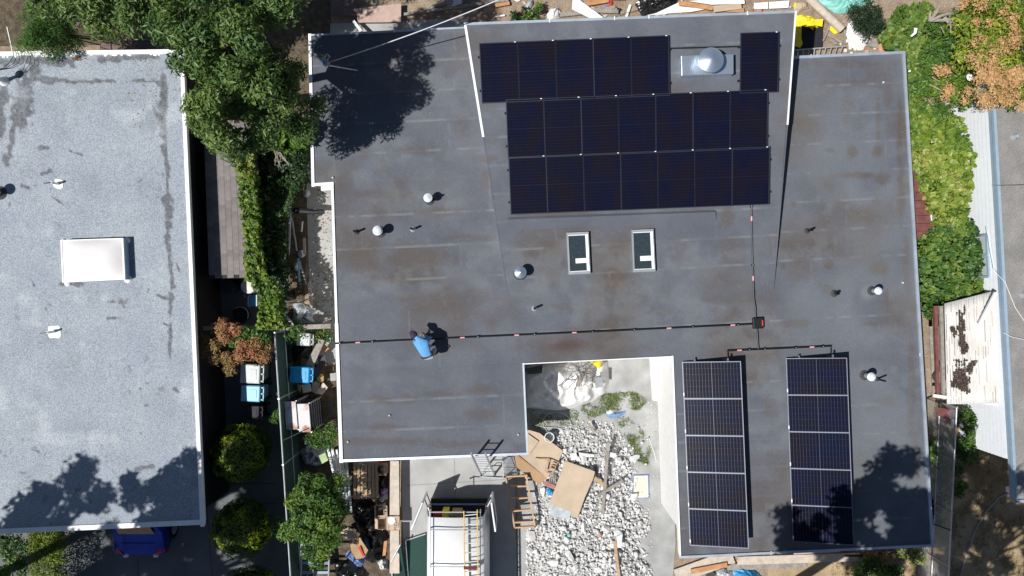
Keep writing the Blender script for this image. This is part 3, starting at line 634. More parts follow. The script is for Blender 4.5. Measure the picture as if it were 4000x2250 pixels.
# ================================================================== CONDUIT
def conduit(label, pts, r=0.023, clamps=(), tags=(), parent=None):
    c = sum(pts, Vector((0, 0, 0))) / len(pts); t = T("conduit", label, "conduit", (pts[0].x, pts[0].y, ZR))
    mb = MB(); mb.tube(pts, r, 8)
    for q in range(len(pts)): mb.cone(pts[q] - Vector((0, 0, .001)), pts[q] + Vector((0, 0, .001)), r * 1.15, r * 1.15, 8)
    part("pipe", mb, M_black, t, smooth=True)
    def at(x, y):
        best = None
        for a, b in zip(pts, pts[1:]):
            d = b - a; u = max(0, min(1, (Vector((x, y, a.z)) - a).dot(d) / d.length_squared)); p = a + d * u; e = (Vector((x, y, p.z)) - p).length
            if best is None or e < best[0]: best = (e, p, d.normalized())
        return best[1], best[2]
    for x, y in clamps:
        w = FW(x, y, .09); p, d = at(w.x, w.y); mb = MB(); zb = ZR if p.z < ZR + 0.25 else p.z - 0.1
        mb.bar(p - d * 0.014, p + d * 0.014, 0.07, 0.07); s = d.cross(Vector((0, 0, 1))).normalized()
        mb.box((p.x, p.y, (zb + p.z) / 2 - 0.005), (0.055, 0.075, max(.02, p.z - zb - 0.02))); part("clamp", mb, M_black, t)
        mb = MB(); mb.lathe(p + s * -0.0 + Vector((0, 0, 0.034)), [(0.014, 0), (0.014, 0.010), (0.008, 0.014)], 8); part("bolt", mb, M_galv, t)
    for x, y in tags:
        w = FW(x, y, .09); p, d = at(w.x, w.y); mb = MB(); mb.tube([p - d * 0.07, p + d * 0.07], r * 1.04, 8); part("warning_label", mb, M_tag, t)
    return t
conduit("long black conduit crossing the roof from the white edge to the junction box", [FW(1308, 1342, .09), FW(1900, 1314, .09), FW(2400, 1292, .09), FW(2936, 1266, .09)],
        clamps=[(1328, 1341), (1455, 1335), (1867, 1316), (2088, 1303), (2314, 1294), (2477, 1284), (2706, 1277), (2882, 1267)], tags=[(1398, 1339), (1806, 1318), (2018, 1307), (2243, 1296), (2613, 1280), (2862, 1269)])
conduit("black conduit running from the black panels to the junction box", [RW(2935, 796, .05), RW(2939, 1000, .05), FW(2945, 1170, .09), FW(2951, 1205, .09), FW(2952, 1240, .09)],
        clamps=[(2933, 810), (2941, 1035)], tags=[(2936, 858), (2943, 1088)])
conduit("short black conduit leading from the junction box to the tilted racks", [FW(2956, 1284, .09), FW(2958, 1300, .09), FW(2962, 1362, .09)], tags=[])
conduit("black conduit branching over the tops of both tilted racks", [FW(2842, 1394, .09), FW(2842, 1370, .09), FW(2960, 1365, .09), FW(3246, 1352, .09), FW(3246, 1378, .09)],
        clamps=[(2926, 1366), (2987, 1363), (3108, 1358), (3214, 1353)], tags=[(2888, 1368), (3171, 1356)])
conduit("dark conduit between the lone black panel and the row of five", [RW(2612, 189, .05), RW(2894, 181, .05)])
jb = T("junction_box", "black junction box with a red label where the conduits meet", "electrical box", FW(2956, 1262)); p = FW(2956, 1262)
mb = MB(); mb.box(p + Vector((0, 0, .10)), (.31, .33, .14), .05); part("case", mb, M_black, jb, bevel=.01)
mb = MB(); mb.box(p + Vector((0, 0, .174)), (.29, .31, .012), .05); part("cover", mb, M_black, jb)
mb = MB(); mb.box(p + Vector((.115, .01, .1835)), (.04, .17, .004), .05); part("warning_label", mb, M_red, jb)
mb = MB(); mb.box(p + Vector((0, .0, .015)), (.26, .1, .03), .05); part("base", mb, M_black, jb)

# ================================================================== VENTS, SKYLIGHTS
def pipe_vent(x, y, label, r=.035, h=.42, fl=True, f=FW):
    p = f(x, y, .0); t = T("vent_pipe", label, "vent pipe", p)
    mb = MB(); n = 12; mb.cone(p, p + Vector((0, 0, h)), r, r, n, caps=False); mb.cone(p + Vector((0, 0, h)), p + Vector((0, 0, .05)), r * .8, r * .8, n, caps=False)
    ring = [p + Vector((math.cos(2 * math.pi * i / n) * q, math.sin(2 * math.pi * i / n) * q, h)) for q in (r, r * .8) for i in range(n)]
    mb.add(ring, [(i, (i + 1) % n, n + (i + 1) % n, n + i) for i in range(n)]); part("pipe", mb, M_black, t, smooth=True)
    mb = MB(); mb.lathe(p + Vector((0, 0, .009)), [(r * 2.6, 0), (r * 2.4, .012), (r * 1.3, .05), (r * 1.15, .12)], 16); part("flashing_boot", mb, M_galv if not fl else M_slate, t, smooth=True)
    return t
def cap_vent(x, y, label, R=.15, h=.42, kind="cone", m=None, f=FW):
    """x, y: photo position of the cap, h: its height above the roof"""
    c = f(x, y, h); p = Vector((c.x, c.y, c.z - h)); t = T("roof_vent", label, "roof vent", p); m = m or M_bright
    mb = MB(); mb.cone(p, p + Vector((0, 0, h - .02)), R * .62, R * .62, 16); part("stack", mb, M_galv, t, smooth=True)
    mb = MB(); mb.lathe(p + Vector((0, 0, .009)), [(R * 1.25, 0), (R * 1.2, .01), (R * .8, .05), (R * .7, .12)], 18); part("flashing", mb, M_slate, t, smooth=True)
    pr = {"cone": [(R, 0), (R, .03), (R * .86, .045), (R * .5, .075), (R * .2, .10), (R * .03, .115)],
          "dome": [(R * .92, -.06), (R, -.03), (R, .02), (R * .84, .03), (R * .82, .06), (R * .6, .085), (R * .3, .10), (R * .02, .105)]}[kind]
    mb = MB(); mb.lathe(c, pr, 24); part("cap", mb, m, t, smooth=True); return t
M_capw = mat("white_metal_cap", (0.74, 0.78, 0.83), 0.35, 0.15, var=0.05)
cap_vent(1475, 901, "white ribbed dome vent between two thin vent pipes", .145, .46, "dome", M_capw)
cap_vent(1672, 773, "pale cone-capped vent with a thin pipe close beside it", .135, .42, "cone", M_capw)
cap_vent(2033, 1064, "shiny wide cone-capped vent near the two skylights", .185, .42, "cone", M_bright, f=RW)
cap_vent(3431, 1136, "white domed vent with pale splash on the roof around it", .115, .40, "dome", M_capw)
cap_vent(3404, 1472, "white domed vent beside a bent pipe, above a tilted rack", .13, .42, "dome", M_capw)
pipe_vent(1394, 906, "thin black vent pipe nearest the white stepped roof edge"); pipe_vent(1613, 896, "thin black vent pipe on the inner side of the ribbed dome vent", fl=False)
pipe_vent(1702, 774, "thin black vent pipe in the shade of the cone-capped vent"); pipe_vent(2087, 1204, "thin vent pipe standing at the foot of the raised roof", fl=False)
pipe_vent(3152, 902, "thin vent pipe beside the shadow of the raised roof"); pipe_vent(3258, 1146, "stubby vent pipe with a wide collar on the stained roof", .045, .3); pipe_vent(3425, 1480, "bent dark pipe behind the white domed vent", .03, .5)
# exhaust hood
eh = T("exhaust_hood", "shiny sheet-metal exhaust hood with round cap beside the black panels", "exhaust hood", RW(2762, 255))
c = [RW(2661, 218, .30), RW(2865, 211, .30), RW(2866, 288, .30), RW(2663, 296, .30)]
mb = MB(); mb.hexa([Vector((q.x, q.y, q.z - .30)) for q in c][::-1], c[::-1]); part("curb_box", mb, M_bright, eh, bevel=.008)
mb = MB(); b0 = [RW(2650, 212, .012), RW(2878, 203, .012), RW(2880, 300, .012), RW(2652, 309, .012)]; mb.sheet(b0, .008); part("base_flange", mb, M_galv, eh)
cc = RW(2778, 234, .62); mb = MB(); mb.lathe(Vector((cc.x, cc.y, cc.z)), [(.33, -.06), (.362, -.05), (.362, 0), (.31, .03), (.2, .075), (.1, .11), (.01, .13)], 40); part("round_cap", mb, M_bright, eh, smooth=True)
mb = MB(); mb.cone(Vector((cc.x, cc.y, cc.z - .35)), Vector((cc.x, cc.y, cc.z - .03)), .2, .2, 20); part("neck", mb, M_galv, eh, smooth=True)
# skylights on the raised roof
def skylight(q, label):
    t = T("skylight", label, "skylight", RW(*q[0])); hh = .16
    o = [RW(x, y, hh) for x, y in q]; cen = sum(o, Vector((0, 0, 0))) / 4
    def ins(k, dz=0): return [cen + (p - cen).normalized() * ((p - cen).length - k) + Vector((0, 0, dz)) for p in o]
    i1 = ins(.085); mb = MB()
    for a in range(4):
        b = (a + 1) % 4; mb.hexa([o[a] - Vector((0, 0, hh)), o[b] - Vector((0, 0, hh)), i1[b] - Vector((0, 0, hh)), i1[a] - Vector((0, 0, hh))], [o[a], o[b], i1[b], i1[a]])
    part("frame", mb, M_sky, t)
    i2 = ins(.112, -.012); mb = MB()
    for a in range(4):
        b = (a + 1) % 4; mb.hexa([i1[a] - Vector((0, 0, .06)), i1[b] - Vector((0, 0, .06)), i2[b] - Vector((0, 0, .05)), i2[a] - Vector((0, 0, .05))], [i1[a] - Vector((0, 0, .008)), i1[b] - Vector((0, 0, .008)), i2[b], i2[a]])
    part("sash", mb, M_capw, t)
    gz = [p - Vector((0, 0, .03)) for p in i2]; mb = MB(); mb.sheet(gz, .008); part("pane", mb, M_skyglass, t)
    a, b = gz[2], gz[3]; up = (gz[1] - gz[2]); ex = (a - b)
    s0 = b + ex * .33 + up * .22; mb = MB(); mb.sheet([s0 + Vector((0, 0, .006)), s0 + ex * .58 + Vector((0, 0, .006)), s0 + ex * .58 + up * .135 + Vector((0, 0, .006)), s0 + up * .135 + Vector((0, 0, .006))], .003); part("sticker", mb, M_white, t)
    mb = MB(); mb.hexa([gz[1] + Vector((0, 0, .002)), gz[2] + Vector((0, 0, .002)), gz[2] - ex * .09 + Vector((0, 0, .002)), gz[1] - ex * .09 + Vector((0, 0, .002))], [p + Vector((0, 0, .004)) for p in (gz[1], gz[2], gz[2] - ex * .09, gz[1] - ex * .09)]); part("reveal", mb, M_capw, t)
M_sky = mat("skylight_frame_metal", (0.30, 0.32, 0.34), 0.45, 0.3, var=0.05)
M_skyglass = mat("skylight_glass", (0.032, 0.045, 0.052), 0.12, spec=0.5, var=0.2, scale=14, fine=0.4, fscale=90)
skylight([(2213, 909), (2299, 905), (2307, 1068), (2221, 1073)], "fixed skylight beside the shiny cone-capped vent")
skylight([(2467, 898), (2553, 894), (2561, 1060), (2473, 1064)], "fixed skylight farther from the cone-capped vent, sticker near one side")
# white bubble skylight on the pale roof
bs = T("bubble_skylight", "large white acrylic bubble skylight on the pale mineral roof", "skylight", FW(373, 1017))
q = [(239, 938), (484, 930), (492, 1092), (247, 1104)]; o = [FW(x, y, .26) for x, y in q]; mb = MB()
mb.hexa([Vector((p.x, p.y, ZR)) for p in o][::-1], o[::-1]); part("curb", mb, M_blueg, bs)
cen = sum(o, Vector((0, 0, 0))) / 4; mb = MB()
for a in range(4):
    b = (a + 1) % 4; ia, ib = cen + (o[a] - cen) * .955, cen + (o[b] - cen) * .955; up = Vector((0, 0, .045)); mb.hexa([o[a], o[b], ib, ia], [o[a] + up, o[b] + up, ib + up, ia + up])
part("frame", mb, M_white, bs)
N = 14; V = []; F = []
for j in range(N + 1):
    for i in range(N + 1):
        u, v = i / N, j / N; a = o[0].lerp(o[1], u); b = o[3].lerp(o[2], u); p = a.lerp(b, v); p = cen + (p - cen) * .95
        hgt = .17 * (1 - abs(2 * u - 1) ** 3.2) * (1 - abs(2 * v - 1) ** 3.2); V.append(p + Vector((0, 0, .03 + hgt)))
for j in range(N):
    for i in range(N): a = j * (N + 1) + i; F.append((a, a + 1, a + N + 2, a + N + 1))
mb = MB(); mb.add(V, F); part("dome", mb, mat("milky_acrylic", (0.74, 0.71, 0.70), 0.22, var=0.02, fine=0.01, spec=0.6), bs, smooth=True)
for x, y, r in ((265, 1106, .11), (500, 1090, .13), (497, 940, .1), (250, 938, .05)):
    mb = MB(); mb.lathe(FW(x, y, .006), [(r, 0), (r * .9, .03), (r * .5, .07), (r * .1, .08)], 10); part("sealant_patch", mb, M_white, bs, smooth=True)
def white_patch_vent(x, y, label, sq):
    p = FW(x, y, 0); t = T("sealed_vent_pipe", label, "vent pipe", p); rg = random.Random(x); mb = MB(); pts = []
    for k in range(20):
        a = 2 * math.pi * k / 20; r = (.19 / max(abs(math.cos(a)), abs(math.sin(a))) if sq else .13 + .05 * rg.random()) * rg.uniform(.92, 1.05); pts.append((p.x + math.cos(a) * r, p.y + math.sin(a) * r))
    mb.prism(pts, ZR + .004, ZR + .018); part("sealant_patch", mb, M_white, t)
    mb = MB(); mb.cone(p, p + Vector((0, 0, .36)), .035, .035, 12); part("pipe", mb, M_white, t, smooth=True)
    mb = MB(); q = p + Vector((-.02, 0, .36)); mb.bar(q + Vector((-.2, -.03, 0)), q + Vector((.03, 0, 0)), .03, .03); part("strap", mb, M_black, t)
white_patch_vent(229, 719, "short white pipe in a ragged white patch on the pale roof", False)
white_patch_vent(214, 1296, "short white pipe in a square white patch on the pale roof", True)
cap_vent(-45, 745, "white cone-capped vent at the far side of the pale roof", .17, .5, "cone", M_capw)
# weatherhead with wires on the pale roof
wh = T("service_mast", "white service mast with looping black wires on the pale roof", "service mast", FW(18, 318)); p = FW(18, 318)
mb = MB(); mb.lathe(p + Vector((0, 0, .01)), [(.16, 0), (.14, .05), (.07, .16), (.05, .5), (.05, .75)], 14); part("mast", mb, M_white, wh, smooth=True)
mb = MB(); mb.lathe(p + Vector((0.02, .04, .75)), [(.10, -.05), (.12, 0), (.10, .08), (.04, .13)], 14); part("weatherhead", mb, M_white, wh, smooth=True)
for k in range(4):
    a = p + Vector((.08 + .03 * k, .08, .78)); b = FW(55 + k * 8, 205, .3); m1 = a.lerp(b, .5) + Vector((.12 + .1 * k, 0, -.15)); mb = MB()
    mb.tube([a, a.lerp(m1, .5) + Vector((.06, 0, -.1)), m1, m1.lerp(b, .5) + Vector((.05, 0, .02)), b], .008, 5); part("wire", mb, M_black, wh)
mb = MB(); mb.tube([FW(28, 105, .5), FW(50, 205, .42)], .02, 6); one("wire_guard", "thin white pole reaching over the pale roof's edge", "pole", mb, M_white)
# antenna mast and overhead cable
am = T("cable_mast", "dark leaning service mast with a blue weatherhead in the tree's shade", "service mast", FW(1300, 262)); p = FW(1300, 262)
mb = MB(); mb.tube([p, FW(1272, 250, 1.0)], .03, 8); part("mast", mb, M_black, am)
mb = MB(); mb.lathe(FW(1271, 246, 1.0), [(.07, -.1), (.09, -.02), (.07, .06), (.02, .09)], 12); part("weatherhead", mb, M_bluec, am, smooth=True)
mb = MB(); mb.tube([FW(1284, 256, .9), FW(1395, 275, .05)], .022, 8); part("brace", mb, M_galv, am)
mb = MB(); mb.tube([FW(1284, 244, .9), FW(1346, 196, .05)], .018, 8); part("stay", mb, M_slate, am)
mb = MB(); mb.tube([FW(1272, 240, 1.05), FW(1266, 220, 1.2), FW(1278, 210, 1.25), FW(1288, 222, 1.15), FW(1278, 238, 1.02)], .008, 5); part("drip_loop", mb, M_galv, am)
mb = MB(); mb.tube([FW(1284, 242, 1.0), FW(1296, 238, 1.08), FW(1304, 244, 1.0)], .012, 5); part("red_tape", mb, M_red, am)
mb = MB(); A, B = FW(1284, 243, 1.0), W(1965, -8, 5.2); pts = []
for i in range(17): u = i / 16; q = A.lerp(B, u); q.z -= .35 * 4 * u * (1 - u) * .5; pts.append(q)
pts.append(B + (B - A) * 1.5); mb.tube(pts, .016, 6); one("overhead_cable", "twisted overhead service cable running from the dark mast past the roof", "cable", mb, M_galv)
# cables over the clapboard house
for lab, pp in (("thin white wire lying loosely over the window and gravel roof", [(3858, 900, 2.75), (3885, 1060, 2.72), (3925, 1100, 2.7), (3965, 1200, 2.68), (4100, 1400, 2.68)]),
                ("thin dark wire drooping across the white clapboards and roof edge", [(3826, 660, 1.6), (3832, 690, 1.6), (3832, 720, 1.5), (3898, 724, 2.7), (3960, 723, 2.68), (4100, 718, 2.68)]),
                ("white wire curling over the roof edge above the corrugated shed", [(3915, 1270, 2.2), (3922, 1300, 2.7), (3950, 1315, 2.68), (4080, 1345, 2.68)])):
    mb = MB(); mb.tube([W(*q) for q in pp], .008, 5); one("loose_wire", lab, "wire", mb, M_black if "dark" in lab else M_white)

# ================================================================== TREES AND PLANTS
tree("broadleaf_tree", "tall leafy green tree overhanging the pale roof and shading the dark roof", (-8.6, 6.2, 0), (-6.92, 5.72, 6.9), (1.65, 2.1, 1.8), 74, .43, 44000, .145, .045, G_tree, 11, r0=.2,
     extra=[(-5.6, 4.3, 5.6, .5), (-5.9, 4.9, 5.9, .55), (-5.3, 4.9, 5.3, .4), (-7.6, 4.1, 6.5, .5), (-7.2, 3.7, 6.0, .55), (-5.7, 6.9, 7.3, .65), (-5.5, 7.6, 7.6, .7), (-6.3, 7.9, 7.6, .7), (-6.6, 4.0, 5.9, .5), (-6.0, 8.5, 7.2, .8)])
tree("broadleaf_tree", "dark green leafy tree over the brown deck behind the pale roof", (-11.5, 8.6, 0), (-10.9, 8.1, 5.9), (2.5, 1.25, 1.3), 60, .45, 20000, .16, .05, G_tree, 23, r0=.15,
     extra=[(-8.6, 8.4, 6.2, .7), (-9.3, 7.8, 6.0, .6), (-12.6, 7.7, 5.4, .5)])
tree("broadleaf_tree", "leafy tree spreading behind the shaded mast corner of the roof", (-5.4, 11.0, 0), (-5.9, 9.9, 6.2), (2.3, 1.6, 1.4), 55, .5, 16000, .17, .055, G_dark, 29, r0=.16)
tree("broadleaf_tree", "dark leafy tree behind the bright conifer and white pole", (-13.8, 10.6, 0), (-13.3, 9.6, 4.6), (1.5, 1.3, 1.1), 40, .42, 11000, .14, .045, G_tree, 35, r0=.12)
tree("broadleaf_tree", "leafy tree shading the plywood sheets behind the mast", (-7.6, 11.6, 0), (-7.9, 10.2, 5.6), (1.5, 1.3, 1.2), 36, .45, 10000, .15, .05, G_tree, 37, r0=.13)
# street trees that stand beyond the frame and shade the roofs
for i, (b, c, r, lab) in enumerate([((6.3, -12.6, 0), (7.0, -9.9, 11.8), (4.2, 2.9, 1.6), "street tree shading the tilted racks"), ((10.4, -13.4, 0), (10.6, -11.2, 11.2), (3.0, 2.9, 1.7), "street tree shading the dry lawn"),
                                    ((-19.6, -10.6, 0), (-18.9, -9.9, 11.2), (1.7, 2.3, 1.8), "street tree shading the far corner of the pale roof"), ((-15.6, -10.5, 0), (-14.9, -8.6, 11.2), (2.0, 2.2, 1.6), "street tree shading the blue car and pale roof"),
                                    ((-16.6, -13.2, 0), (-15.6, -11.6, 10.2), (2.6, 2.0, 1.5), "street tree shading the clipped topiary along the drive"), ((-19.0, -13.6, 0), (-18.6, -12.3, 10.4), (2.2, 1.8, 1.5), "street tree shading the hedge of the pale house")]):
    tree("street_tree", lab, b, c, r, (120 if i == 0 else 34 if i == 1 else 38), .45, (18500 if i == 0 else 5600 if i == 1 else 8500), .28, .12, G_tree, 40 + i, r0=.22, group="street trees", shell=.2)

def plant(name, label, cat, base, C, R, n, L, Wd, lm, seed, stems=5, group=None, shell=.35, up=.5, rnd=None):
    t = T(name, label, cat, base, group); P, Nn, k = clump_points(C, R, n, seed, shell=shell, up=up)
    P[:, 2] = np.maximum(P[:, 2], .03); kr = np.random.default_rng(seed + 3).random(len(C))
    leaves("foliage", P, Nn, L, Wd, lm, t, seed + 1, rnd=(0.2 + .6 * kr[k]) if rnd is None else rnd(P, k))
    rg = random.Random(seed); mb = MB(); b = Vector(base)
    for i in rg.sample(range(len(C)), min(stems, len(C))):
        e = Vector(C[i]); mb.tube([b + Vector((rg.uniform(-.08, .08), rg.uniform(-.08, .08), 0)), b.lerp(e, .55) + Vector((0, 0, .1)), e], [.025, .018, .006], 5)
    part("stem", mb, M_bark, t); return t
def blanket(px, zf, n, seed, th=.25, gap=False):
    """points over a polygon given in photo pixels; zf(px, py) = height there"""
    r = np.random.default_rng(seed); xs = [p[0] for p in px]; ys = [p[1] for p in px]; out = []
    while len(out) < n:
        x, y = r.uniform(min(xs), max(xs)), r.uniform(min(ys), max(ys)); ins = False; j = len(px) - 1
        for i in range(len(px)):
            if (px[i][1] > y) != (px[j][1] > y) and x < (px[j][0] - px[i][0]) * (y - px[i][1]) / (px[j][1] - px[i][1]) + px[i][0]: ins = not ins
            j = i
        if ins and (not gap or mnoise.noise(Vector((x / 13, y / 13, seed))) + .6 * mnoise.noise(Vector((x / 30, y / 30, seed))) > -.16 - .25 * r.random()):
            z = zf(x, y); z = z * (1 - .0) - th * r.random() ** 2; w = W(x, y, zf(x, y)); out.append((w.x, w.y, max(z, .04)))
    return np.array(out)
def ivy(name, label, px, zf, n, L, lm, seed, th=.3, up=1.0, tone=None, cat="ivy", fl=.75):
    cx_, cy_ = sum(p[0] for p in px) / len(px), sum(p[1] for p in px) / len(px); q_ = []
    for i in range(len(px)):          # ragged outline
        a, b = px[i], px[(i + 1) % len(px)]
        for k in range(6):
            x, y = lerp(a[0], b[0], k / 6), lerp(a[1], b[1], k / 6); w = 1 + .10 * mnoise.noise(Vector((x / 22, y / 22, seed)))
            q_.append((cx_ + (x - cx_) * w + 9 * mnoise.noise(Vector((x / 15, y / 15, seed + 3))), cy_ + (y - cy_) * (1 + (w - 1) * .3)))
    P = blanket(q_, zf, n, seed, th, True); r = np.random.default_rng(seed); c = P.mean(0); base = (c[0], c[1], 0)
    t = T(name, label, cat, base); Nn = np.tile([-.25, -.12, 1.0], (n, 1)) + r.normal(0, .25, (n, 3))
    kx = fbm(P[:, 0] * 100, P[:, 1] * 100, 1 / 60, seed); rn = np.clip(.1 + 1.0 * (kx - .2) * 1.3, 0, 1)
    if tone is not None: rn = tone(P, rn)
    leaves("foliage", P, Nn, L, L * .82, lm, t, seed + 1, rnd=rn, flat=fl, fold=.25, jit=.55)
    mb = MB(); rg = random.Random(seed)
    for i in range(8):
        q = P[rg.randrange(n)]; mb.tube([(q[0] + .1, q[1], 0), (q[0], q[1], q[2] * .5), (q[0], q[1], q[2])], [.02, .016, .008], 5)
    part("stem", mb, M_bark, t); return t
def hump(z, amp, sc, seed): return lambda x, y: max(.08, z + amp * (mnoise.noise(Vector((x / sc, y / sc, seed))) + .5 * mnoise.noise(Vector((x / sc * 2.3, y / sc * 2.3, seed)))))
# ivy along the fence on the sunny side
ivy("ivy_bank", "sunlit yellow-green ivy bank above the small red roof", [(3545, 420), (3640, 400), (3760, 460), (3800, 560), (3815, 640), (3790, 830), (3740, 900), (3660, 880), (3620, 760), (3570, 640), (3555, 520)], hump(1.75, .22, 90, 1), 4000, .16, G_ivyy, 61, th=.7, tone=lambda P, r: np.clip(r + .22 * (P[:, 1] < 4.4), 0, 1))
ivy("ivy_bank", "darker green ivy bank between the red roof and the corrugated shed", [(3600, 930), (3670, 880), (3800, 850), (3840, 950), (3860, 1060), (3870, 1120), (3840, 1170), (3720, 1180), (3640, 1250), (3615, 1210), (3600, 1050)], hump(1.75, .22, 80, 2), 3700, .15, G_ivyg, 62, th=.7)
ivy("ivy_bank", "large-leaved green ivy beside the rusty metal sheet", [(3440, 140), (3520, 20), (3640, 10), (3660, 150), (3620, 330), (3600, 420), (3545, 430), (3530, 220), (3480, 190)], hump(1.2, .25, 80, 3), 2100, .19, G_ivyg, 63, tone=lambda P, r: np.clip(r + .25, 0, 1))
plant("laurel_bush", "dense green laurel bush among dead grey branches", "bush", tuple(W(3720, 200, 0)), *(lambda c: (c[0], c[1]))(crown_clumps(tuple(W(3720, 270, 1.7)), (1.15, 1.75, .7), 60, .36, 64)), 14000, .13, .05, G_shrub, 65)
plant("feathery_shrub", "feathery grey-green shrub between the turquoise tarp and white plaster", "bush", tuple(W(3400, 90, 0)), *crown_clumps(tuple(W(3385, 75, .9)), (.65, .6, .45), 26, .24, 66), 7000, .07, .02, G_dark, 67)
# tree carrying dried orange flower heads
ft = tree("flowering_tree", "spreading tree carrying clusters of dried orange flower heads", tuple(W(4050, 200, 0)), tuple(W(3930, 130, 3.6)), (1.55, 2.1, .9), 60, .4, 17000, .13, .045, G_yel, 71, r0=.14)
rg = np.random.default_rng(5); hd = [W(3850 + rg.uniform(-90, 150), rg.uniform(5, 420), 4.3 + rg.uniform(-.3, .3)) for _ in range(52)] + [W(3700 + rg.uniform(-30, 30), 275 + rg.uniform(-10, 10), 2.6) for _ in range(4)] + [W(3690 + rg.uniform(-8, 25), 330 + rg.uniform(0, 55), 2.6) for _ in range(5)]
hd += [W(3890 + rg.uniform(-60, 100), 330 + rg.uniform(-70, 70), 4.45) for _ in range(34)]
P, Nn, k = clump_points([tuple(h) for h in hd], [.14 + .12 * rg.random() for _ in hd], 9000, 72, shell=.3, up=.8); leaves("flower_heads", P, Nn, .06, .035, G_flower, ft, 73)["kind"] = "stuff"
# bare branches
for i, (lab, pp) in enumerate([("bare forked grey branch lying over the laurel bush", [[(3632, 82, 2.2), (3660, 45, 2.4), (3672, 15, 2.6)], [(3632, 82, 2.2), (3680, 60, 2.4), (3725, 48, 2.5)], [(3632, 82, 2.2), (3634, 40, 2.3)], [(3636, 80, 2.2), (3700, 78, 2.3), (3770, 66, 2.4)], [(3690, 68, 2.3), (3715, 100, 2.4), (3730, 118, 2.3)]]),
                              ("thin dead twigs sticking out above the ivy by the orange-flowered tree", [[(3760, 220, 2.4), (3752, 180, 2.7), (3748, 168, 2.8)], [(3752, 190, 2.6), (3735, 205, 2.6)], [(3676, 105, 2.5), (3688, 130, 2.6)], [(3715, 75, 2.7), (3712, 130, 2.6)], [(3820, 60, 2.9), (3870, 70, 3.0)], [(3830, 20, 3.0), (3820, 70, 2.9)], [(3630, 330, 2.2), (3680, 355, 2.3), (3690, 340, 2.4)], [(3640, 300, 2.2), (3670, 320, 2.3)]])]):
    mb = MB()
    for q in pp: mb.tube([W(*a) for a in q], [.05 if i == 0 else .018] * (len(q) - 1) + [.012], 6)
    one("dead_branch", lab, "branch", mb, M_deadw)
# ivy hedge in the side alley: sunlit strip and shaded strip
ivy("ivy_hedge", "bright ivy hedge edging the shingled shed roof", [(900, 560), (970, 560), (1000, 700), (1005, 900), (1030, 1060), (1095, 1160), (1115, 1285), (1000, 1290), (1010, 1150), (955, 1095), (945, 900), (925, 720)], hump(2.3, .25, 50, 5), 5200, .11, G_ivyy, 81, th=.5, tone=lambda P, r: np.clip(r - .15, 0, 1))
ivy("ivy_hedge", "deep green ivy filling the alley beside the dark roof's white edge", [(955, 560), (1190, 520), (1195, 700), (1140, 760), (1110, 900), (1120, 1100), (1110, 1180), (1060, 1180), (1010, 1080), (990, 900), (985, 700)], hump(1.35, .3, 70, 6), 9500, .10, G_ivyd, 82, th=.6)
plant("leaf_cluster_shrub", "big-leaved rhododendron-like shrub under the tall tree", "bush", tuple(W(1100, 560, 0)), np.array([tuple(W(x, y, z)) for x, y, z in ((1010, 510, 3), (1040, 545, 2.9), (1075, 560, 3), (1110, 530, 3.1), (1150, 510, 3.2), (1180, 500, 3.2), (1190, 530, 3), (1130, 570, 2.7), (1165, 545, 3))]), np.array([.28] * 9), 1500, .24, .07, G_shrub, 84, stems=9)
mb = MB(); rg = random.Random(4)
for i in range(14):
    a = W(1100 + rg.uniform(-30, 10), 590, 2.2); p = [a]
    for k in range(3): p.append(p[-1] + Vector((rg.uniform(-.05, .22), rg.uniform(-.28, .02), rg.uniform(-.05, .08))))
    mb.tube(p, [.016, .012, .009, .005], 5)
one("dead_branch", "tangle of bare pale twigs hanging below the big-leaved shrub", "branch", mb, M_deadw)
# bright conifer behind the pale roof
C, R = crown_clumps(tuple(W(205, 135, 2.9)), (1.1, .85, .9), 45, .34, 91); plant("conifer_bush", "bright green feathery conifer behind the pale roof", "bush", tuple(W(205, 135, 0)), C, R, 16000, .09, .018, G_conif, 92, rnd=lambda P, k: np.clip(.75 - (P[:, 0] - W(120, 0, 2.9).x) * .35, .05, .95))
# red-leaved bush, topiary, shrubs
C = np.array([tuple(W(x, y, z)) for x, y, z in ((800, 1370, 1.9), (840, 1350, 2.1), (880, 1320, 2.2), (870, 1270, 2.0), (840, 1400, 2.0), (890, 1400, 2.2), (940, 1390, 2.3), (990, 1380, 2.2), (1030, 1395, 2.1), (900, 1440, 2.0), (950, 1350, 2.2), (1000, 1340, 2.1), (920, 1290, 2.1), (790, 1330, 1.8), (1045, 1360, 1.9), (850, 1290, 1.9))])
plant("nandina_bush", "orange-red feathery bush beside the grey bin", "bush", tuple(W(930, 1370, 0)), C, np.array([.27] * len(C)), 6500, .10, .026, G_nand, 94, stems=12, shell=.15, rnd=lambda P, k: np.clip(.5 + .25 * np.sin(P[:, 0] * 3.1 + P[:, 1] * 2), 0, 1))
plant("green_bush", "fresh green bush between the red-leaved bush and ivy hedge", "bush", tuple(W(1000, 1330, 0)), np.array([tuple(W(x, y, 2.0)) for x, y in ((960, 1300), (1000, 1310), (1030, 1320), (990, 1340), (920, 1330))]), np.array([.26] * 5), 2400, .09, .05, G_ivyg, 96)
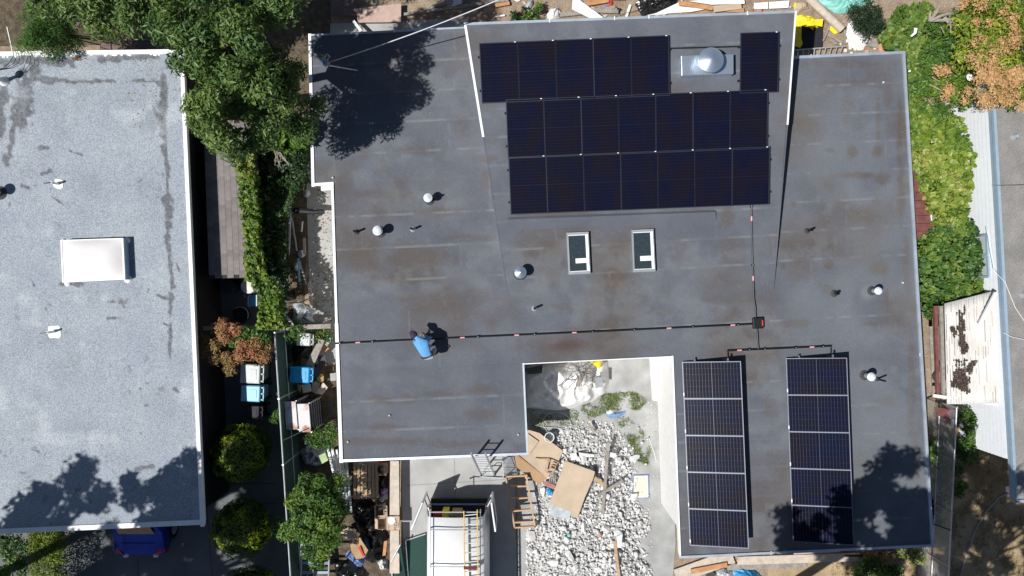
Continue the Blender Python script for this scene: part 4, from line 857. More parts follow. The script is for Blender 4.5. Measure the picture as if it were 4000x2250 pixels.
def ball(x, y, z, r, label, seed):
    c = W(x, y, z); t = T("topiary_ball", label, "topiary", (c.x, c.y, 0), "clipped topiary balls"); n = 9000; q = np.random.default_rng(seed)
    d = q.normal(0, 1, (n, 3)); d /= np.linalg.norm(d, axis=1)[:, None]
    b = np.array([mnoise.noise(Vector(v * 2.6) + Vector((seed, 0, 0))) for v in d]); b2 = np.array([mnoise.noise(Vector(v * 6.5) + Vector((seed, 4, 0))) for v in d]); rr = r * (1 + .17 * b + .07 * b2 - .12 * q.random(n) ** 2); ok = b2 > -.28 - .3 * q.random(n); d, rr, b, n = d[ok], rr[ok], b[ok], int(ok.sum())
    P = np.array(c) + d * rr[:, None] * np.array([1, .94 + .02 * (seed % 3), .95]); leaves("foliage", P, d, .075, .035, G_topi, t, seed, rnd=.35 + .5 * b, flat=1.0)
    mb = MB(); mb.lathe((c.x, c.y, z - r * .6), [(r * .3, 0), (r * .7, .2 * r), (r * .86, .6 * r), (r * .7, 1.1 * r), (r * .3, 1.4 * r)], 16); part("inner_twigs", mb, mat("dark_twigs", (.02, .028, .01), .9), t)
    mb = MB(); mb.cone((c.x, c.y, 0), (c.x, c.y, z), .07, .05, 8); part("trunk", mb, M_bark, t)
ball(945, 1768, 1.35, .93, "clipped round yellow-green shrub nearest the bins", 101); ball(944, 2062, 1.35, .96, "clipped round yellow-green shrub in the middle of three along the drive", 102); ball(975, 2330, 1.3, .98, "clipped round yellow-green shrub farthest from the bins", 103)
C = np.array([tuple(W(x, y, z)) for x, y, z in ((1150, 1960, 2.3), (1180, 1930, 2.5), (1230, 1950, 2.6), (1270, 1960, 2.5), (1300, 2000, 2.4), (1170, 2010, 2.5), (1220, 2020, 2.7), (1270, 2040, 2.6), (1310, 2060, 2.3), (1150, 2060, 2.3), (1190, 2090, 2.5), (1250, 2100, 2.5), (1300, 2110, 2.2), (1210, 2150, 2.2), (1260, 2150, 2.1), (1200, 1880, 2.2), (1250, 1890, 2.3), (1300, 1930, 2.2), (1330, 1990, 2.0), (1320, 1880, 1.9), (1240, 2190, 1.9), (1120, 2080, 1.9), (1190, 1910, 2.4))])
tree_c = plant("bright_shrub", "bright green leafy young tree leaning over the privacy fence and trash", "shrub", tuple(W(1235, 2030, 0)), C, np.array([.34] * len(C)), 9500, .115, .045, G_shrub, 105, stems=14)
plant("bright_shrub", "small leafy shrub squeezed beside the rusted white appliances", "shrub", tuple(W(1255, 1720, 0)), np.array([tuple(W(x, y, 1.2)) for x, y in ((1230, 1690), (1265, 1700), (1290, 1680), (1240, 1730), (1280, 1735), (1300, 1710), (1215, 1715))]), np.array([.25] * 7), 2600, .085, .035, G_ivyg, 107)
for i, (x, y, z, s, lab) in enumerate([(1085, 1620, 1.0, .18, "thin sprig growing through the privacy fence by the appliances"), (1095, 2060, 1.0, .3, "leafy sprig growing through the privacy fence under the young tree"), (1155, 1290, 1.5, .3, "ivy sprigs over the end of the privacy fence"), (1230, 1300, .7, .28, "small green weeds beside the pale bin lid"), (1265, 1310, .6, .25, "dark weeds at the foot of the grey beam")]):
    plant("weed_clump", lab, "weeds", tuple(W(x, y, 0)), np.array([tuple(W(x + a, y + b, z)) for a, b in ((0, 0), (15, 12), (-14, 18), (8, -16))]), np.array([s] * 4), 420, .09, .045, G_ivyg, 120 + i, stems=4)
# hedge and lawn strip in front of the pale house, lawn weeds
plant("front_hedge", "dark green clipped hedge in front of the pale house", "hedge", tuple(W(210, 2200, 0)), np.array([tuple(W(x, y, 1.0)) for x in (150, 195, 235) for y in (2090, 2140, 2190, 2240, 2300)]), np.array([.36] * 15), 9000, .06, .03, G_topi, 131, rnd=lambda P, k: np.clip(.25 + (P[:, 2] - .8) * .3 + .2 * (P[:, 1] < -9.4), 0, 1))
plant("flower_bed", "shaded mixed green bushes at the front wall of the pale house", "bush", tuple(W(60, 2180, 0)), np.array([tuple(W(x, y, .8)) for x, y in ((20, 2110), (70, 2120), (110, 2140), (30, 2160), (60, 2190), (90, 2220), (20, 2240))]), np.array([.3] * 7), 4200, .08, .04, G_ivyg, 133)
for i, (x, y, z, s, n, lm, lab) in enumerate([(2030, 55, .35, .22, 500, G_dark, "small bluish weed beside the white sack"), (2085, 58, .4, .26, 600, G_shrub, "small bushy green weed beside the white sack and planks"), (3390, 2215, .7, .42, 1500, G_ivyg, "large-leaved green weed below the shaded roof corner"), (3470, 2230, .7, .45, 1500, G_ivyg, "glossy big-leaved weed beside the chain-link fence foot"), (3430, 2160, .5, .4, 1300, G_dry, "yellow dried grass tuft under the roof edge"), (3560, 2160, .4, .32, 900, G_grass, "pale green grass tuft at the fence end under the roof corner"), (3790, 1660, .9, .45, 2200, G_ivyg, "leafy shrub between chain-link fence and white clapboards"), (3800, 1760, .8, .45, 2200, G_ivyg, "low leafy shrub at the end of the white clapboards"), (3700, 1850, 1.2, .35, 1300, G_ivyg, "vine climbing the chain-link fence in the shade"), (3730, 1930, 1.4, .25, 700, G_shrub, "yellow-green vine tip over the fence rail"), (3920, 1500, 1.2, .3, 900, G_ivyg, "green bush glimpsed between the corrugated shed and clapboards"), (3660, 1970, .7, .4, 1200, G_dark, "dark vine mass at the foot of the chain-link fence"), (3655, 1760, .8, .35, 1000, G_ivyg, "vine leaves along the fence foot beside the dark roof"), (3645, 2060, .5, .3, 600, G_ivyg, "small green leaves along the shaded roof's wall")]):
    rg2 = random.Random(i); plant("weed_clump", lab, "weeds", tuple(W(x, y, 0)), np.array([tuple(W(x + rg2.uniform(-40, 40), y + rg2.uniform(-35, 35), z * rg2.uniform(.6, 1))) for _ in range(6)]), np.array([s * .75] * 6), n, .12 if n == 1500 else .09, .05, lm, 150 + i, stems=5)
# grass (uncountable)
def grass(name, label, px, n, Lh, lm, seed):
    P = blanket(px, lambda x, y: .05, n, seed, 0); r = np.random.default_rng(seed)
    keep = fbm(P[:, 0] * 100, P[:, 1] * 100, 1 / 35, seed) + r.normal(0, .09, len(P)) > .47; P = P[keep]; P[:, 2] = .04 + .04 * r.random(len(P))
    o = leaves(name, P, np.tile([0, 0, 1.], (len(P), 1)), Lh, Lh * .09, lm, None, seed, flat=.6, jit=.7); tag(o, label, "grass", kind="stuff")
grass("grass", "green and yellow grass tufts in front of the tarp", [(2260, 1590), (2340, 1540), (2480, 1530), (2530, 1560), (2500, 1600), (2380, 1610), (2300, 1640)], 3000, .15, G_grass, 201)
grass("grass", "sparse grass in the courtyard beside the rubble", [(2400, 1640), (2440, 1620), (2510, 1680), (2540, 1750), (2530, 1820), (2490, 1800), (2450, 1720)], 2000, .14, G_grass, 202)
grass("grass", "grass under the shaded tarp edge", [(2050, 1600), (2260, 1600), (2260, 1660), (2060, 1680)], 900, .14, G_grass, 203)
grass("dry_grass", "straw-coloured dead grass on the lawn beside the fence", [(3740, 1640), (4060, 1640), (4060, 2400), (3690, 2400), (3720, 1900)], 15000, .13, G_dry, 204)
grass("dry_grass", "dead grass below the shaded roof", [(3250, 2130), (3600, 2110), (3620, 2350), (3250, 2350)], 3500, .12, G_dry, 205)
P = blanket([(1240, 640), (1300, 640), (1320, 1300), (1190, 1300)], lambda x, y: .04, 500, 207, 0); P[:, 2] = .045; tag(leaves("leaf_litter", P, np.tile([0, 0, 1.], (500, 1)), .07, .04, G_litter, None, 208), "fallen leaves on the shaded side path", "leaves", kind="stuff")
r = np.random.default_rng(9); px = np.concatenate([np.stack([r.uniform(1215, 1700, 60), r.uniform(140, 500, 60)], 1), np.stack([r.uniform(280, 320, 60), r.uniform(220, 235, 60)], 1), np.stack([r.uniform(500, 700, 40), r.uniform(215, 500, 40)], 1)]); P = np.array([tuple(FW(x, y, .02)) for x, y in px]); tag(leaves("leaf_litter", P, np.tile([0, 0, 1.], (160, 1)), .06, .03, G_litter, None, 209), "fallen leaves scattered on both roofs under the tree", "leaves", kind="stuff")

# ================================================================== SMALL THINGS: helpers
def slab(name, label, cat, px, z, th, m, zs=None, group=None, bevel=0):
    """flat piece traced by its corners; z (or zs, one per corner) = height of its top"""
    mb = MB(); zs = zs or [z] * len(px); mb.sheet([W(x, y, q) for (x, y), q in zip(px, zs)], th); return one(name, label, cat, mb, m, group, bevel=bevel)
def plank(name, label, a, b, w, m, z0=.08, z1=None, th=.04, group=None, cat="plank"):
    mb = MB(); z1 = z0 if z1 is None else z1; mb.bar(W(a[0], a[1], z0), W(b[0], b[1], z1), w, th); return one(name, label, cat, mb, m, group)
def crumple_mb(px, z, h, seed, rings=9, nseg=44, amp=1.0, zb=None, power=2.2, freq=5.0, jit=1.0):
    pts = [W(x, y, z) for x, y in px]; n = len(pts); L = [(pts[(i + 1) % n] - pts[i]).length for i in range(n)]; tot = sum(L); o = []
    for k in range(nseg):
        d = tot * k / nseg; i = 0
        while d > L[i]: d -= L[i]; i += 1
        o.append(pts[i].lerp(pts[(i + 1) % n], d / L[i]))
    c = sum(o, Vector((0, 0, 0))) / nseg; vs = []; fs = []; rg = random.Random(seed); zb = .035 if zb is None else zb
    for r in range(rings):
        t = 1 - r / rings
        for k in range(nseg):
            p = c.lerp(o[k], t * (1 + .05 * jit * rg.uniform(-1, 1))); q = Vector((p.x * freq, p.y * freq, seed))
            rid = 1 - abs(mnoise.noise(q)) * 2; rid2 = abs(mnoise.noise(q * 2.3))
            hh = (1 - t ** power) * h * (.55 + .45 * rid) + amp * h * .22 * (rid2 - .25) * (1 - t ** 8)
            vs.append(Vector((p.x, p.y, max(zb, zb + hh))))
    vs.append(Vector((c.x, c.y, zb + h * .8)))
    for r in range(rings - 1):
        for k in range(nseg): a = r * nseg + k; b = r * nseg + (k + 1) % nseg; fs += [(a, b, b + nseg), (a, b + nseg, a + nseg)]
    a0 = (rings - 1) * nseg; fs += [(a0 + k, a0 + (k + 1) % nseg, len(vs) - 1) for k in range(nseg)]
    bm_ = MB(); bm_.add(vs, fs); return bm_
def crumple(name, label, cat, px, z, h, m, seed, smooth=False, **k):
    return one(name, label, cat, crumple_mb(px, z, h, seed, **k), m, smooth=smooth)
def circle(x, y, r, n=12): return [(x + r * math.cos(2 * math.pi * i / n), y + r * math.sin(2 * math.pi * i / n)) for i in range(n)]
def openbox(name, label, cat, c, size, rz, m, flaps=(), wall=.008, group=None):
    t = T(name, label, cat, c, group); sx, sy, sz = size; c = Vector(c); R = Matrix.Rotation(rz, 3, 'Z')
    mb = MB(); mb.box(c + Vector((0, 0, .006)), (sx, sy, .008), rz)
    for dx, dy, bx_, by_ in ((-sx / 2, 0, wall, sy), (sx / 2, 0, wall, sy), (0, -sy / 2, sx, wall), (0, sy / 2, sx, wall)): mb.box(c + R @ Vector((dx, dy, 0)) + Vector((0, 0, sz / 2)), (bx_, by_, sz), rz)
    part("body", mb, m, t)
    for dx, dy, ln in flaps:
        mb = MB(); e = R @ Vector((dx, dy, 0)); s = R @ Vector((dy, -dx, 0)); hw = (sy if dx else sx) / 2 * .96; b = c + R @ Vector((dx * sx / 2, dy * sy / 2, 0)) + Vector((0, 0, sz)); o = b + e * ln + Vector((0, 0, -.04))
        mb.sheet([b - s * hw, b + s * hw, o + s * hw * .97, o - s * hw * .97], .006); part("flap", mb, m, t)
    return t

# ================================================================== BACK YARD (behind the raised roof)
slab("plywood_sheet", "pinkish plywood sheet lying in the tree's shade behind the house", "board", [(1398, 88), (1392, 32), (1567, 14), (1566, 86)], .30, .03, M_pink)
slab("plywood_sheet", "dark brown board deck beside the pink plywood", "board", [(1295, 60), (1290, 0), (1388, -8), (1394, 60)], .22, .03, M_deck)
plank("white_pipe", "white plastic pipe propped against the roof edge behind the mast", (1382, 84), (1412, 124), .09, M_white, .35, .5, .09, cat="pipe")
plank("timber_beam", "long grey beam lying behind the house from plywood to weeds", (1570, 58), (1985, 0), .09, M_woodg, .12, None, .09, cat="beam")
plank("timber_beam", "grey board crossing above the long grey beam", (1670, 32), (1800, -6), .12, M_woodg, .2, None, .05, cat="beam")
plank("timber_beam", "short brown board next to the overhead cable", (1935, 22), (1990, 12), .12, M_orange, .12, None, .05, cat="beam")
plank("plank", "thin white stick on the ground near the roof's white corner", (1930, 66), (1972, 60), .05, M_white, .08)
slab("metal_sheet", "bluish grey sheet leaning on the beams behind the house", "metal sheet", [(1750, 28), (1745, 0), (1800, -14), (1806, 14)], .3, .01, M_galv, zs=[.1, .1, .4, .4])
crumple("plastic_sack", "white knotted sack lying between weeds and planks", "sack", [(2136, 50), (2150, 28), (2180, 22), (2196, 40), (2188, 64), (2160, 72), (2140, 66)], .2, .30, M_tarpg, 1)
crumple("plastic_sack", "grey translucent bag above the white sack", "bag", [(2052, 20), (2062, 0), (2082, -6), (2084, 12), (2070, 32), (2058, 30)], .15, .16, M_clear, 2)
slab("white_board", "long tapering white board lying diagonally behind the raised roof", "board", [(2234, 36), (2236, 0), (2262, -2), (2362, 72), (2316, 76)], .22, .02, M_tarpg)
plank("timber_beam", "grey weathered timber under the tapering white board", (2188, 58), (2400, 34), .16, M_woodg, .1, None, .07, cat="beam")
plank("timber_beam", "second grey timber crossing toward the black plastic", (2270, 40), (2415, 46), .12, M_woodg, .15, None, .05, cat="beam")
plank("plank", "orange-brown plank at the yard's edge near the red cloth", (2270, 20), (2378, 2), .13, M_orange, .16)
plank("plank", "orange plank slipping under the bottles", (2300, -2), (2440, -6), .1, M_orange, .12)
crumple("red_cloth", "small scrap of red cloth among the yard debris", "cloth", circle(2386, 8, 11), .1, .08, M_red, 4, rings=4, nseg=14)
for x, y, m, lab in ((2372, 27, mat("purple_plastic", (.22, .13, .42), .4), "purple bottle lying on the dirt"), (2398, 28, M_orange, "orange bottle lying next to the purple bottle"), (2417, 37, M_blackp, "dark bottle lying by the white strip")):
    mb = MB(); a = W(x - 9, y + 1, .09); b = W(x + 9, y - 1, .09); mb.tube([a, a.lerp(b, .1), a.lerp(b, .65), a.lerp(b, .8), b], [.045, .055, .055, .025, .022], 10); one("bottle", lab, "bottle", mb, m, smooth=True)
plank("plank", "upright white strip of board beside the black plastic", (2446, 66), (2462, 19), .085, M_white, .08)
crumple("black_plastic_sheet", "crumpled black plastic sheeting behind the raised roof", "plastic sheet", [(2486, 10), (2500, -12), (2660, -16), (2640, 14), (2610, 30), (2570, 45), (2530, 56), (2512, 58), (2495, 35)], .2, .30, M_blackb, 6, nseg=60, rings=11, amp=1.6)
slab("white_board", "white drywall offcut under the black plastic", "board", [(2524, 60), (2560, 52), (2650, 10), (2668, -4), (2650, 34), (2600, 56)], .12, .02, M_tarpg)
slab("white_board", "wide white painted board beside orange plank", "board", [(2610, 52), (2650, 24), (2755, 36), (2700, 46)], .14, .02, M_white)
plank("plank", "long orange plank lying between white boards", (2652, 12), (2784, 32), .15, M_orange, .18)
slab("white_board", "long white panel at the yard edge above the orange plank", "board", [(2690, 4), (2905, -14), (2910, 14), (2780, 18)], .16, .02, M_white)
slab("cardboard_sheet", "tan hardboard panel beside the orange plank end", "board", [(2786, 22), (2895, 14), (2898, 34), (2788, 48)], .2, .015, M_card)
slab("cardboard_sheet", "orange plywood offcut below the tan hardboard", "board", [(2825, 48), (2905, 30), (2908, 46)], .15, .015, M_orange)
t = T("bowl", "red-rimmed bowl lying on the dirt by the roof edge", "bowl", W(2956, 42, .04)); p = W(2956, 42, .04)
mb = MB(); mb.lathe(p, [(.08, 0), (.15, .05), (.165, .075), (.15, .07), (.07, .02)], 18); part("shell", mb, M_red, t, smooth=True); mb = MB(); mb.lathe(p + Vector((0, 0, .045)), [(.125, 0), (.12, .006)], 18); part("inside", mb, M_woodg, t)
slab("white_board", "white plank above the red bowl", "board", [(2946, 12), (3000, 8), (3000, 34), (2944, 34)], .12, .02, M_white)
slab("white_board", "white plank beside the yellow scraps", "board", [(3004, 8), (3084, 2), (3080, 30), (3004, 34)], .14, .02, M_white)
rg = random.Random(12)
for i in range(26):
    x, y = rg.uniform(2000, 3100), rg.uniform(-5, 72); s = rg.uniform(4, 9); a = rg.uniform(0, 3.1); m = rg.choice([M_white, M_woodp, M_orange, M_clear, M_woodg])
    slab("scrap", "small scrap of debris scattered on the back yard soil", "scrap", [(x + math.cos(a + k * 1.57) * s * (1.6 if k % 2 else .8), y + math.sin(a + k * 1.57) * s * (1.6 if k % 2 else .8)) for k in range(4)], .05, .015, m, group="scraps on the back yard soil")
crumple("yellow_tarp", "bright yellow tarp bunched beside the raised roof corner", "tarp", [(3108, 70), (3112, 46), (3150, 40), (3200, 52), (3216, 74), (3216, 100), (3160, 92), (3110, 90)], .4, .35, M_yellow, 7, smooth=True)
slab("yellow_sheet", "yellow sheet hanging down into the dark pit", "tarp", [(3108, 80), (3216, 74), (3212, 104), (3180, 98), (3176, 118), (3150, 96), (3132, 100), (3130, 150), (3136, 170), (3126, 186), (3106, 180)], .3, .01, M_yellow)
slab("dark_pit_sheet", "black sheet standing for the shaded pit under the yellow sheet by the silver ladder", "shade sheet", [(3104, 80), (3214, 78), (3214, 182), (3104, 190)], .1, .04, M_blackp)  # dark sheet stands in for the shaded opening below the yellow
mb = MB(); mb.tube([W(3158, -10, .25), W(3225, 55, .25), W(3290, 116, .25)], .14, 12); one("cardboard_tube", "thick pale cardboard tube lying diagonally past the yellow tarp", "tube", mb, M_woodp, smooth=True)
slab("yellow_sheet", "yellow paper square under the cardboard tube's end", "paper", [(3248, 92), (3288, 118), (3262, 134), (3240, 116)], .12, .008, M_yellow)
slab("yellow_sheet", "small yellow scrap above the cardboard tube", "paper", [(3102, 12), (3112, 12), (3108, 30), (3100, 28)], .1, .008, M_yellow)
crumple("cardboard_scrap", "crushed brown cardboard above the yellow tarp", "cardboard", [(3104, 25), (3110, 2), (3160, 4), (3168, 24), (3120, 44)], .2, .2, M_card, 9)
for a, b, lab in (((3215, 160), (3245, 90), "grey stake beside the yellow paper"), ((3232, 135), (3290, 168), "brown board below the yellow paper"), ((3240, 158), (3268, 172), "short board beside the ladder top"), ((3298, 102), (3300, 172), "thin grey stake beside the white plaster")): plank("plank", lab, a, b, .06, M_woodg, .1)
def ladder(label, a0, a1, b0, b1, n, m_rail, m_rung, wr=.07, hr=.03, cat="ladder", feet=False):
    """rails a0-a1 and b0-b1 (3-D points)"""
    t = T("ladder", label, cat, (a0.x, a0.y, min(a0.z, a1.z)))
    for p, q in ((a0, a1), (b0, b1)): mb = MB(); mb.bar(p, q, hr, wr, up=(b0 - a0).normalized().cross((a1 - a0).normalized())); part("rail", mb, m_rail, t)
    for i in range(n): k = (i + .5) / n; mb = MB(); mb.tube([a0.lerp(a1, k), b0.lerp(b1, k)], .018, 6); part("rung", mb, m_rung, t)
    if feet:
        for p in (a0, b0): mb = MB(); mb.box(p, (.06, .1, .05)); part("foot", mb, M_rubber, t)
    return t
ladder("silver ladder lying flat behind the stained roof corner", W(3106, 196, .3), W(3302, 181, .3), W(3106, 226, .3), W(3290, 214, .3), 9, M_alu, M_alu)
crumple("plaster_heap", "white plaster rubble heap beside the feathery shrub", "rubble", [(3310, 130), (3322, 80), (3360, 66), (3392, 110), (3398, 170), (3370, 195), (3325, 180)], .15, .14, M_tarpg, 10, rings=10, amp=2.4)
rg = random.Random(15)
for i in range(40):
    x, y = rg.gauss(3350, 35), rg.gauss(160, 28); mb = MB(); p = W(x, y, .05); s = rg.uniform(.02, .07); mb.lathe(p, [(s, 0), (s * .9, s * .5), (s * .4, s * .8)], 6); one("plaster_lump", "small white lump of broken plaster beside the ladder", "plaster", mb, M_tarpg, group="plaster lumps")
slab("grey_board", "flat grey panel behind the rusty sheet", "board", [(3390, 150), (3425, 150), (3430, 190), (3390, 180)], .12, .02, M_woodg); slab("pink_brick", "pale pink block standing by the rusty sheet", "block", [(3380, 196), (3394, 194), (3394, 212), (3380, 214)], .25, .2, M_pink)
slab("rusty_sheet", "rust-orange metal sheet at the corner of the stained roof", "metal sheet", [(3430, 158), (3515, 136), (3538, 165), (3522, 205), (3432, 214)], .7, .012, M_rust, zs=[.5, .75, .75, .5, .45])
crumple("turquoise_tarp", "turquoise tarp spread beyond the yellow tarp", "tarp", [(3205, -5), (3240, 20), (3285, 42), (3330, 40), (3380, 15), (3440, -20), (3300, -60), (3200, -40)], .3, .3, M_teal, 12, nseg=50, smooth=True)
slab("white_scrap", "curled white strip caught on the large-leaved ivy", "strip", [(3572, 108), (3584, 110), (3580, 130), (3562, 144), (3556, 140), (3570, 126)], 1.5, .01, M_white)
for x, y, lab in ((3780, 222, "torn white paper caught in the laurel"), (3795, 300, "crumpled white wrapper caught under orange flower heads"), (3553, 278, "tiny white scrap on the ivy edge")): crumple("white_scrap", lab, "paper", circle(x, y, 16 if x > 3600 else 5), 2.6 if x > 3600 else 1.5, .08, M_white, int(x), rings=4, nseg=14, zb=2.55 if x > 3600 else 1.5)
# brown deck behind the pale house
dk = T("timber_deck", "brown timber deck under the tree behind the pale house", "deck", W(560, 140, 0)); rg = random.Random(2)
for i in range(12):
    y0 = 100 + i * 13.5; a, b = W(395, y0 + 6, .35), W(690, y0, .35); mb = MB(); mb.bar(a, b, .108, .03); part("deck_board", mb, M_deck, dk)
mb = MB(); mb.prism([W(392, 95, .3), W(692, 92, .3), W(692, 262, .3), W(392, 262, .3)], 0, .31); part("deck_frame", mb, M_dark, dk)
openbox("planter_crate", "timber crate with dry leaves at the end of the brown deck", "crate", W(722, 175, 0), (.6, .9, .4), .02, M_wood, wall=.03)
crumple("red_cloth", "bright red cloth glimpsed through the tree above the deck", "cloth", circle(432, 84, 22), .8, .15, mat("bright_red_cloth", (.75, .07, .05), .7), 33, rings=5, nseg=16, zb=3.9)
mb = MB(); mb.cone(W(432, 84, 0), W(432, 84, 3.9), .03, .03, 6); one("pole", "thin pole holding the red cloth", "pole", mb, M_deadw)
crumple("turquoise_tarp", "teal cloth glimpsed between the tree and the bright conifer", "cloth", circle(290, 45, 26), .6, .15, M_teal, 34, rings=5, nseg=16, zb=.9)

# ================================================================== RED ROOF, CORRUGATED SHED, CHAIN-LINK FENCE
rr = T("board_roof", "small red-painted board roof half buried in sunlit ivy", "shed", W(3610, 780, 0))
for i in range(10):
    y0 = 634 + i * 30; x1 = lerp(3598, 3652, min(1, i / 7.5)); z = 1.45
    mb = MB(); mb.sheet([W(3560 + i * 2.2, y0, z), W(x1, y0 - 2, z), W(x1 + 6, y0 + 26.5, z + .015), W(3562 + i * 2.2, y0 + 28.5, z + .015)], .03); part("roof_board", mb, M_woodr, rr)
mb = MB()
for x, y in ((3575, 650), (3640, 920), (3580, 920), (3596, 650)): mb.bar(W(x, y, 0), W(x, y, 1.41), .09, .09)
part("post", mb, M_woodr, rr); mb = MB(); mb.bar(W(3572, 632, 1.5), W(3652, 872, 1.5), .05, .04); part("edge_board", mb, M_woodg, rr)
plank("white_stick", "short white stick lying on the red board roof", (3635, 833), (3640, 866), .03, M_white, 1.5, None, .03, cat="stick")
cs = T("corrugated_shed", "white corrugated metal lean-to littered with brown leaves", "shed", W(3790, 1370, 0)); zc = 2.05
nx, ny = 176, 10; V = []; F = []
for j in range(ny + 1):
    for i in range(nx + 1):
        u, v = i / nx, j / ny; x = lerp(lerp(3688, 3884, u), lerp(3698, 3904, u), v); y = lerp(lerp(1186, 1136, u), lerp(1579, 1577, u), v)
        p = W(x, y, zc + .10 * u); p.z += .034 * math.sin(u * 20 * 2 * math.pi); V.append(p)
for j in range(ny):
    for i in range(nx): a = j * (nx + 1) + i; F.append((a, a + 1, a + nx + 2, a + nx + 1))
mb = MB(); mb.add(V, F); o = part("corrugated_sheet", mb, mat("white_corrugated_metal", (.58, .56, .52), .55, col2=(.68, .67, .66), scale=1.5), cs, smooth=True); so = o.modifiers.new("solid", 'SOLIDIFY'); so.thickness = .006
rg = random.Random(66)
for i in range(20):          # dirt gathered in the valleys
    u = (i + .75) / 20; v = 0.02
    while v < .95:
        l = rg.uniform(.05, .3); e = min(.985, v + l)
        def cp(v): return W(lerp(lerp(3688, 3884, u), lerp(3698, 3904, u), v), lerp(lerp(1186, 1136, u), lerp(1579, 1577, u), v), zc + .10 * u - .022)
        if rg.random() < .75 - .5 * u: mb = MB(); mb.bar(cp(v), cp(e), rg.uniform(.018, .036), .006); part("valley_dirt", mb, M_woodg if rg.random() < .5 else M_litter, cs)
        v = e + rg.uniform(.01, .06)
for x in (3655, 3677, 3895):
    mb = MB(); mb.bar(W(x - 2, 1195, zc - .12), W(x + 8, 1560, zc - .12), .10, .09); part("beam", mb, M_woodr if x == 3655 else M_woodg, cs)
for x, y in ((3660, 1200), (3670, 1550), (3900, 1560), (3885, 1150)):
    mb = MB(); mb.bar(W(x, y, 0), W(x, y, zc - .1), .09, .09); part("post", mb, M_woodr, cs)
mb = MB(); mb.bar(W(3645, 1545, zc - .05), W(3940, 1585, zc - .05), .10, .07); part("front_beam", mb, M_white, cs)
for y in (1330, 1360, 1420): mb = MB(); mb.bar(W(3893, y, zc - .1), W(3925, y + 12, zc - .1), .03, .04); part("brace", mb, M_slate, cs)
r = np.random.default_rng(77); n = 42000; u, v = r.random(n), r.random(n); X0 = 3688 + u * 205; Y0 = 1180 + v * 397; X = X0 + 46 * (fbm(X0, Y0, 1 / 40, 3) - .5); Y = Y0 + 120 * (fbm(X0, Y0, 1 / 45, 4) - .5)
mk = np.maximum(1 - sstep(.35, 1.1, np.hypot((X - 3752) / 42, (Y - 1480) / 90)), 1 - sstep(.3, 1.1, np.hypot((X - 3762) / 24, (Y - 1300) / 130))); mk = np.maximum(mk, 1 - sstep(.3, 1, np.hypot((X - 3800) / 28, (Y - 1440) / 34))) ; mk = np.maximum(mk, .8 - sstep(.3, 1, np.hypot((X - 3725) / 24, (Y - 1310) / 60)))
valley = .5 + .5 * np.cos(u * 20 * 2 * math.pi + math.pi / 2)
keep = mk * (.6 + .5 * valley) > .22 + .5 * fbm(X, Y, 1 / 14, 7); X, Y, u = X0[keep], Y0[keep], u[keep]
P = np.array([tuple(W(x, y, zc + .10 * q + .020 + .022 * r.random())) for x, y, q in zip(X, Y, u)])
leaves("leaf_litter", P, np.tile([0, 0, 1.], (len(P), 1)), .05, .034, leafmat("brown_litter", [(.05, .035, .03), (.085, .06, .05), (.12, .085, .065)], 0), cs, 78)["kind"] = "stuff"
plank("downpipe", "white downpipe lying slantwise on the corrugated lean-to", (3890, 1142), (3824, 1268), .085, M_white, 2.55, 2.26, .08, cat="downpipe")
for k, (x0, lab) in enumerate(((3635, "stack of weathered boards standing beside the lean-to, outer one"), (3662, "weathered board leaning beside the lean-to, inner one"))): plank("plank", lab, (x0, 1275), (x0 + 12, 1535), .1, M_woodg, 1.0, None, .05)
mb = MB(); rg = random.Random(8)
for i in range(7): mb.tube([W(3640 + i * 2, 1475 + i * 3, 1.2), W(3662 + i * 2, 1440, 1.3), W(3672 + i * 2, 1420 - i * 4, 1.35), W(3676 + i * 3, 1395, 1.3)], .012, 5)
one("cable_bundle", "bundle of black cables hooked over boards by the lean-to", "cables", mb, M_black)
slab("plank_door", "brown panel tilted below the lean-to's white beam", "board", [(3652, 1590), (3740, 1605), (3736, 1660), (3660, 1620)], 1.2, .03, M_woodr, zs=[1.4, 1.4, 1.1, 1.2])
cf = T("chain_link_fence", "grey chain-link fence with steel posts between dark roof and dry lawn", "fence", W(3720, 1900, 0)); fh = 1.75
fa, fb = W(3737, 1590, fh), W(3698, 2420, fh); fl = (Vector((fb.x, fb.y, 0)) - Vector((fa.x, fa.y, 0))); ln = fl.length; fd = fl / ln
def FP(s, z): return Vector((fa.x, fa.y, 0)) + fd * s + Vector((0, 0, z))
mb = MB(); mb.tube([FP(0, fh), FP(ln, fh)], .024, 8); part("top_rail", mb, M_galv, cf, smooth=True)
mb = MB(); mb.tube([FP(0, .85), FP(ln, .85)], .02, 8); part("middle_rail", mb, M_galv, cf, smooth=True)
for k in range(5): mb = MB(); mb.tube([FP(ln * k / 4, 0), FP(ln * k / 4, fh + .04)], .03, 8); part("post", mb, M_galv, cf, smooth=True)
V = []; F = []; w = .005; s = -fh
while s < ln:
    for sg in (1, -1):
        s0, z0, s1, z1 = (s, 0, s + fh, fh) if sg > 0 else (s, fh, s + fh, 0)
        if s0 < 0: q = -s0; z0 += q * (1 if sg > 0 else -1); s0 = 0
        if s1 > ln: q = s1 - ln; z1 -= q * (1 if sg > 0 else -1); s1 = ln
        a, b = FP(s0, z0 + .02), FP(s1, z1 + .02); nrm = fd.cross(Vector((0, 0, 1))); d = (b - a).normalized(); e = d.cross(nrm) * w; k = len(V); V += [a - e, b - e, b + e, a + e, a + nrm * w, b + nrm * w]; F += [(k, k + 1, k + 5, k + 4), (k + 4, k + 5, k + 2, k + 3), (k, k + 3, k + 2, k + 1)]
    s += .078
mb = MB(); mb.add(V, F); part("wire_mesh", mb, M_galv, cf, kind="stuff")
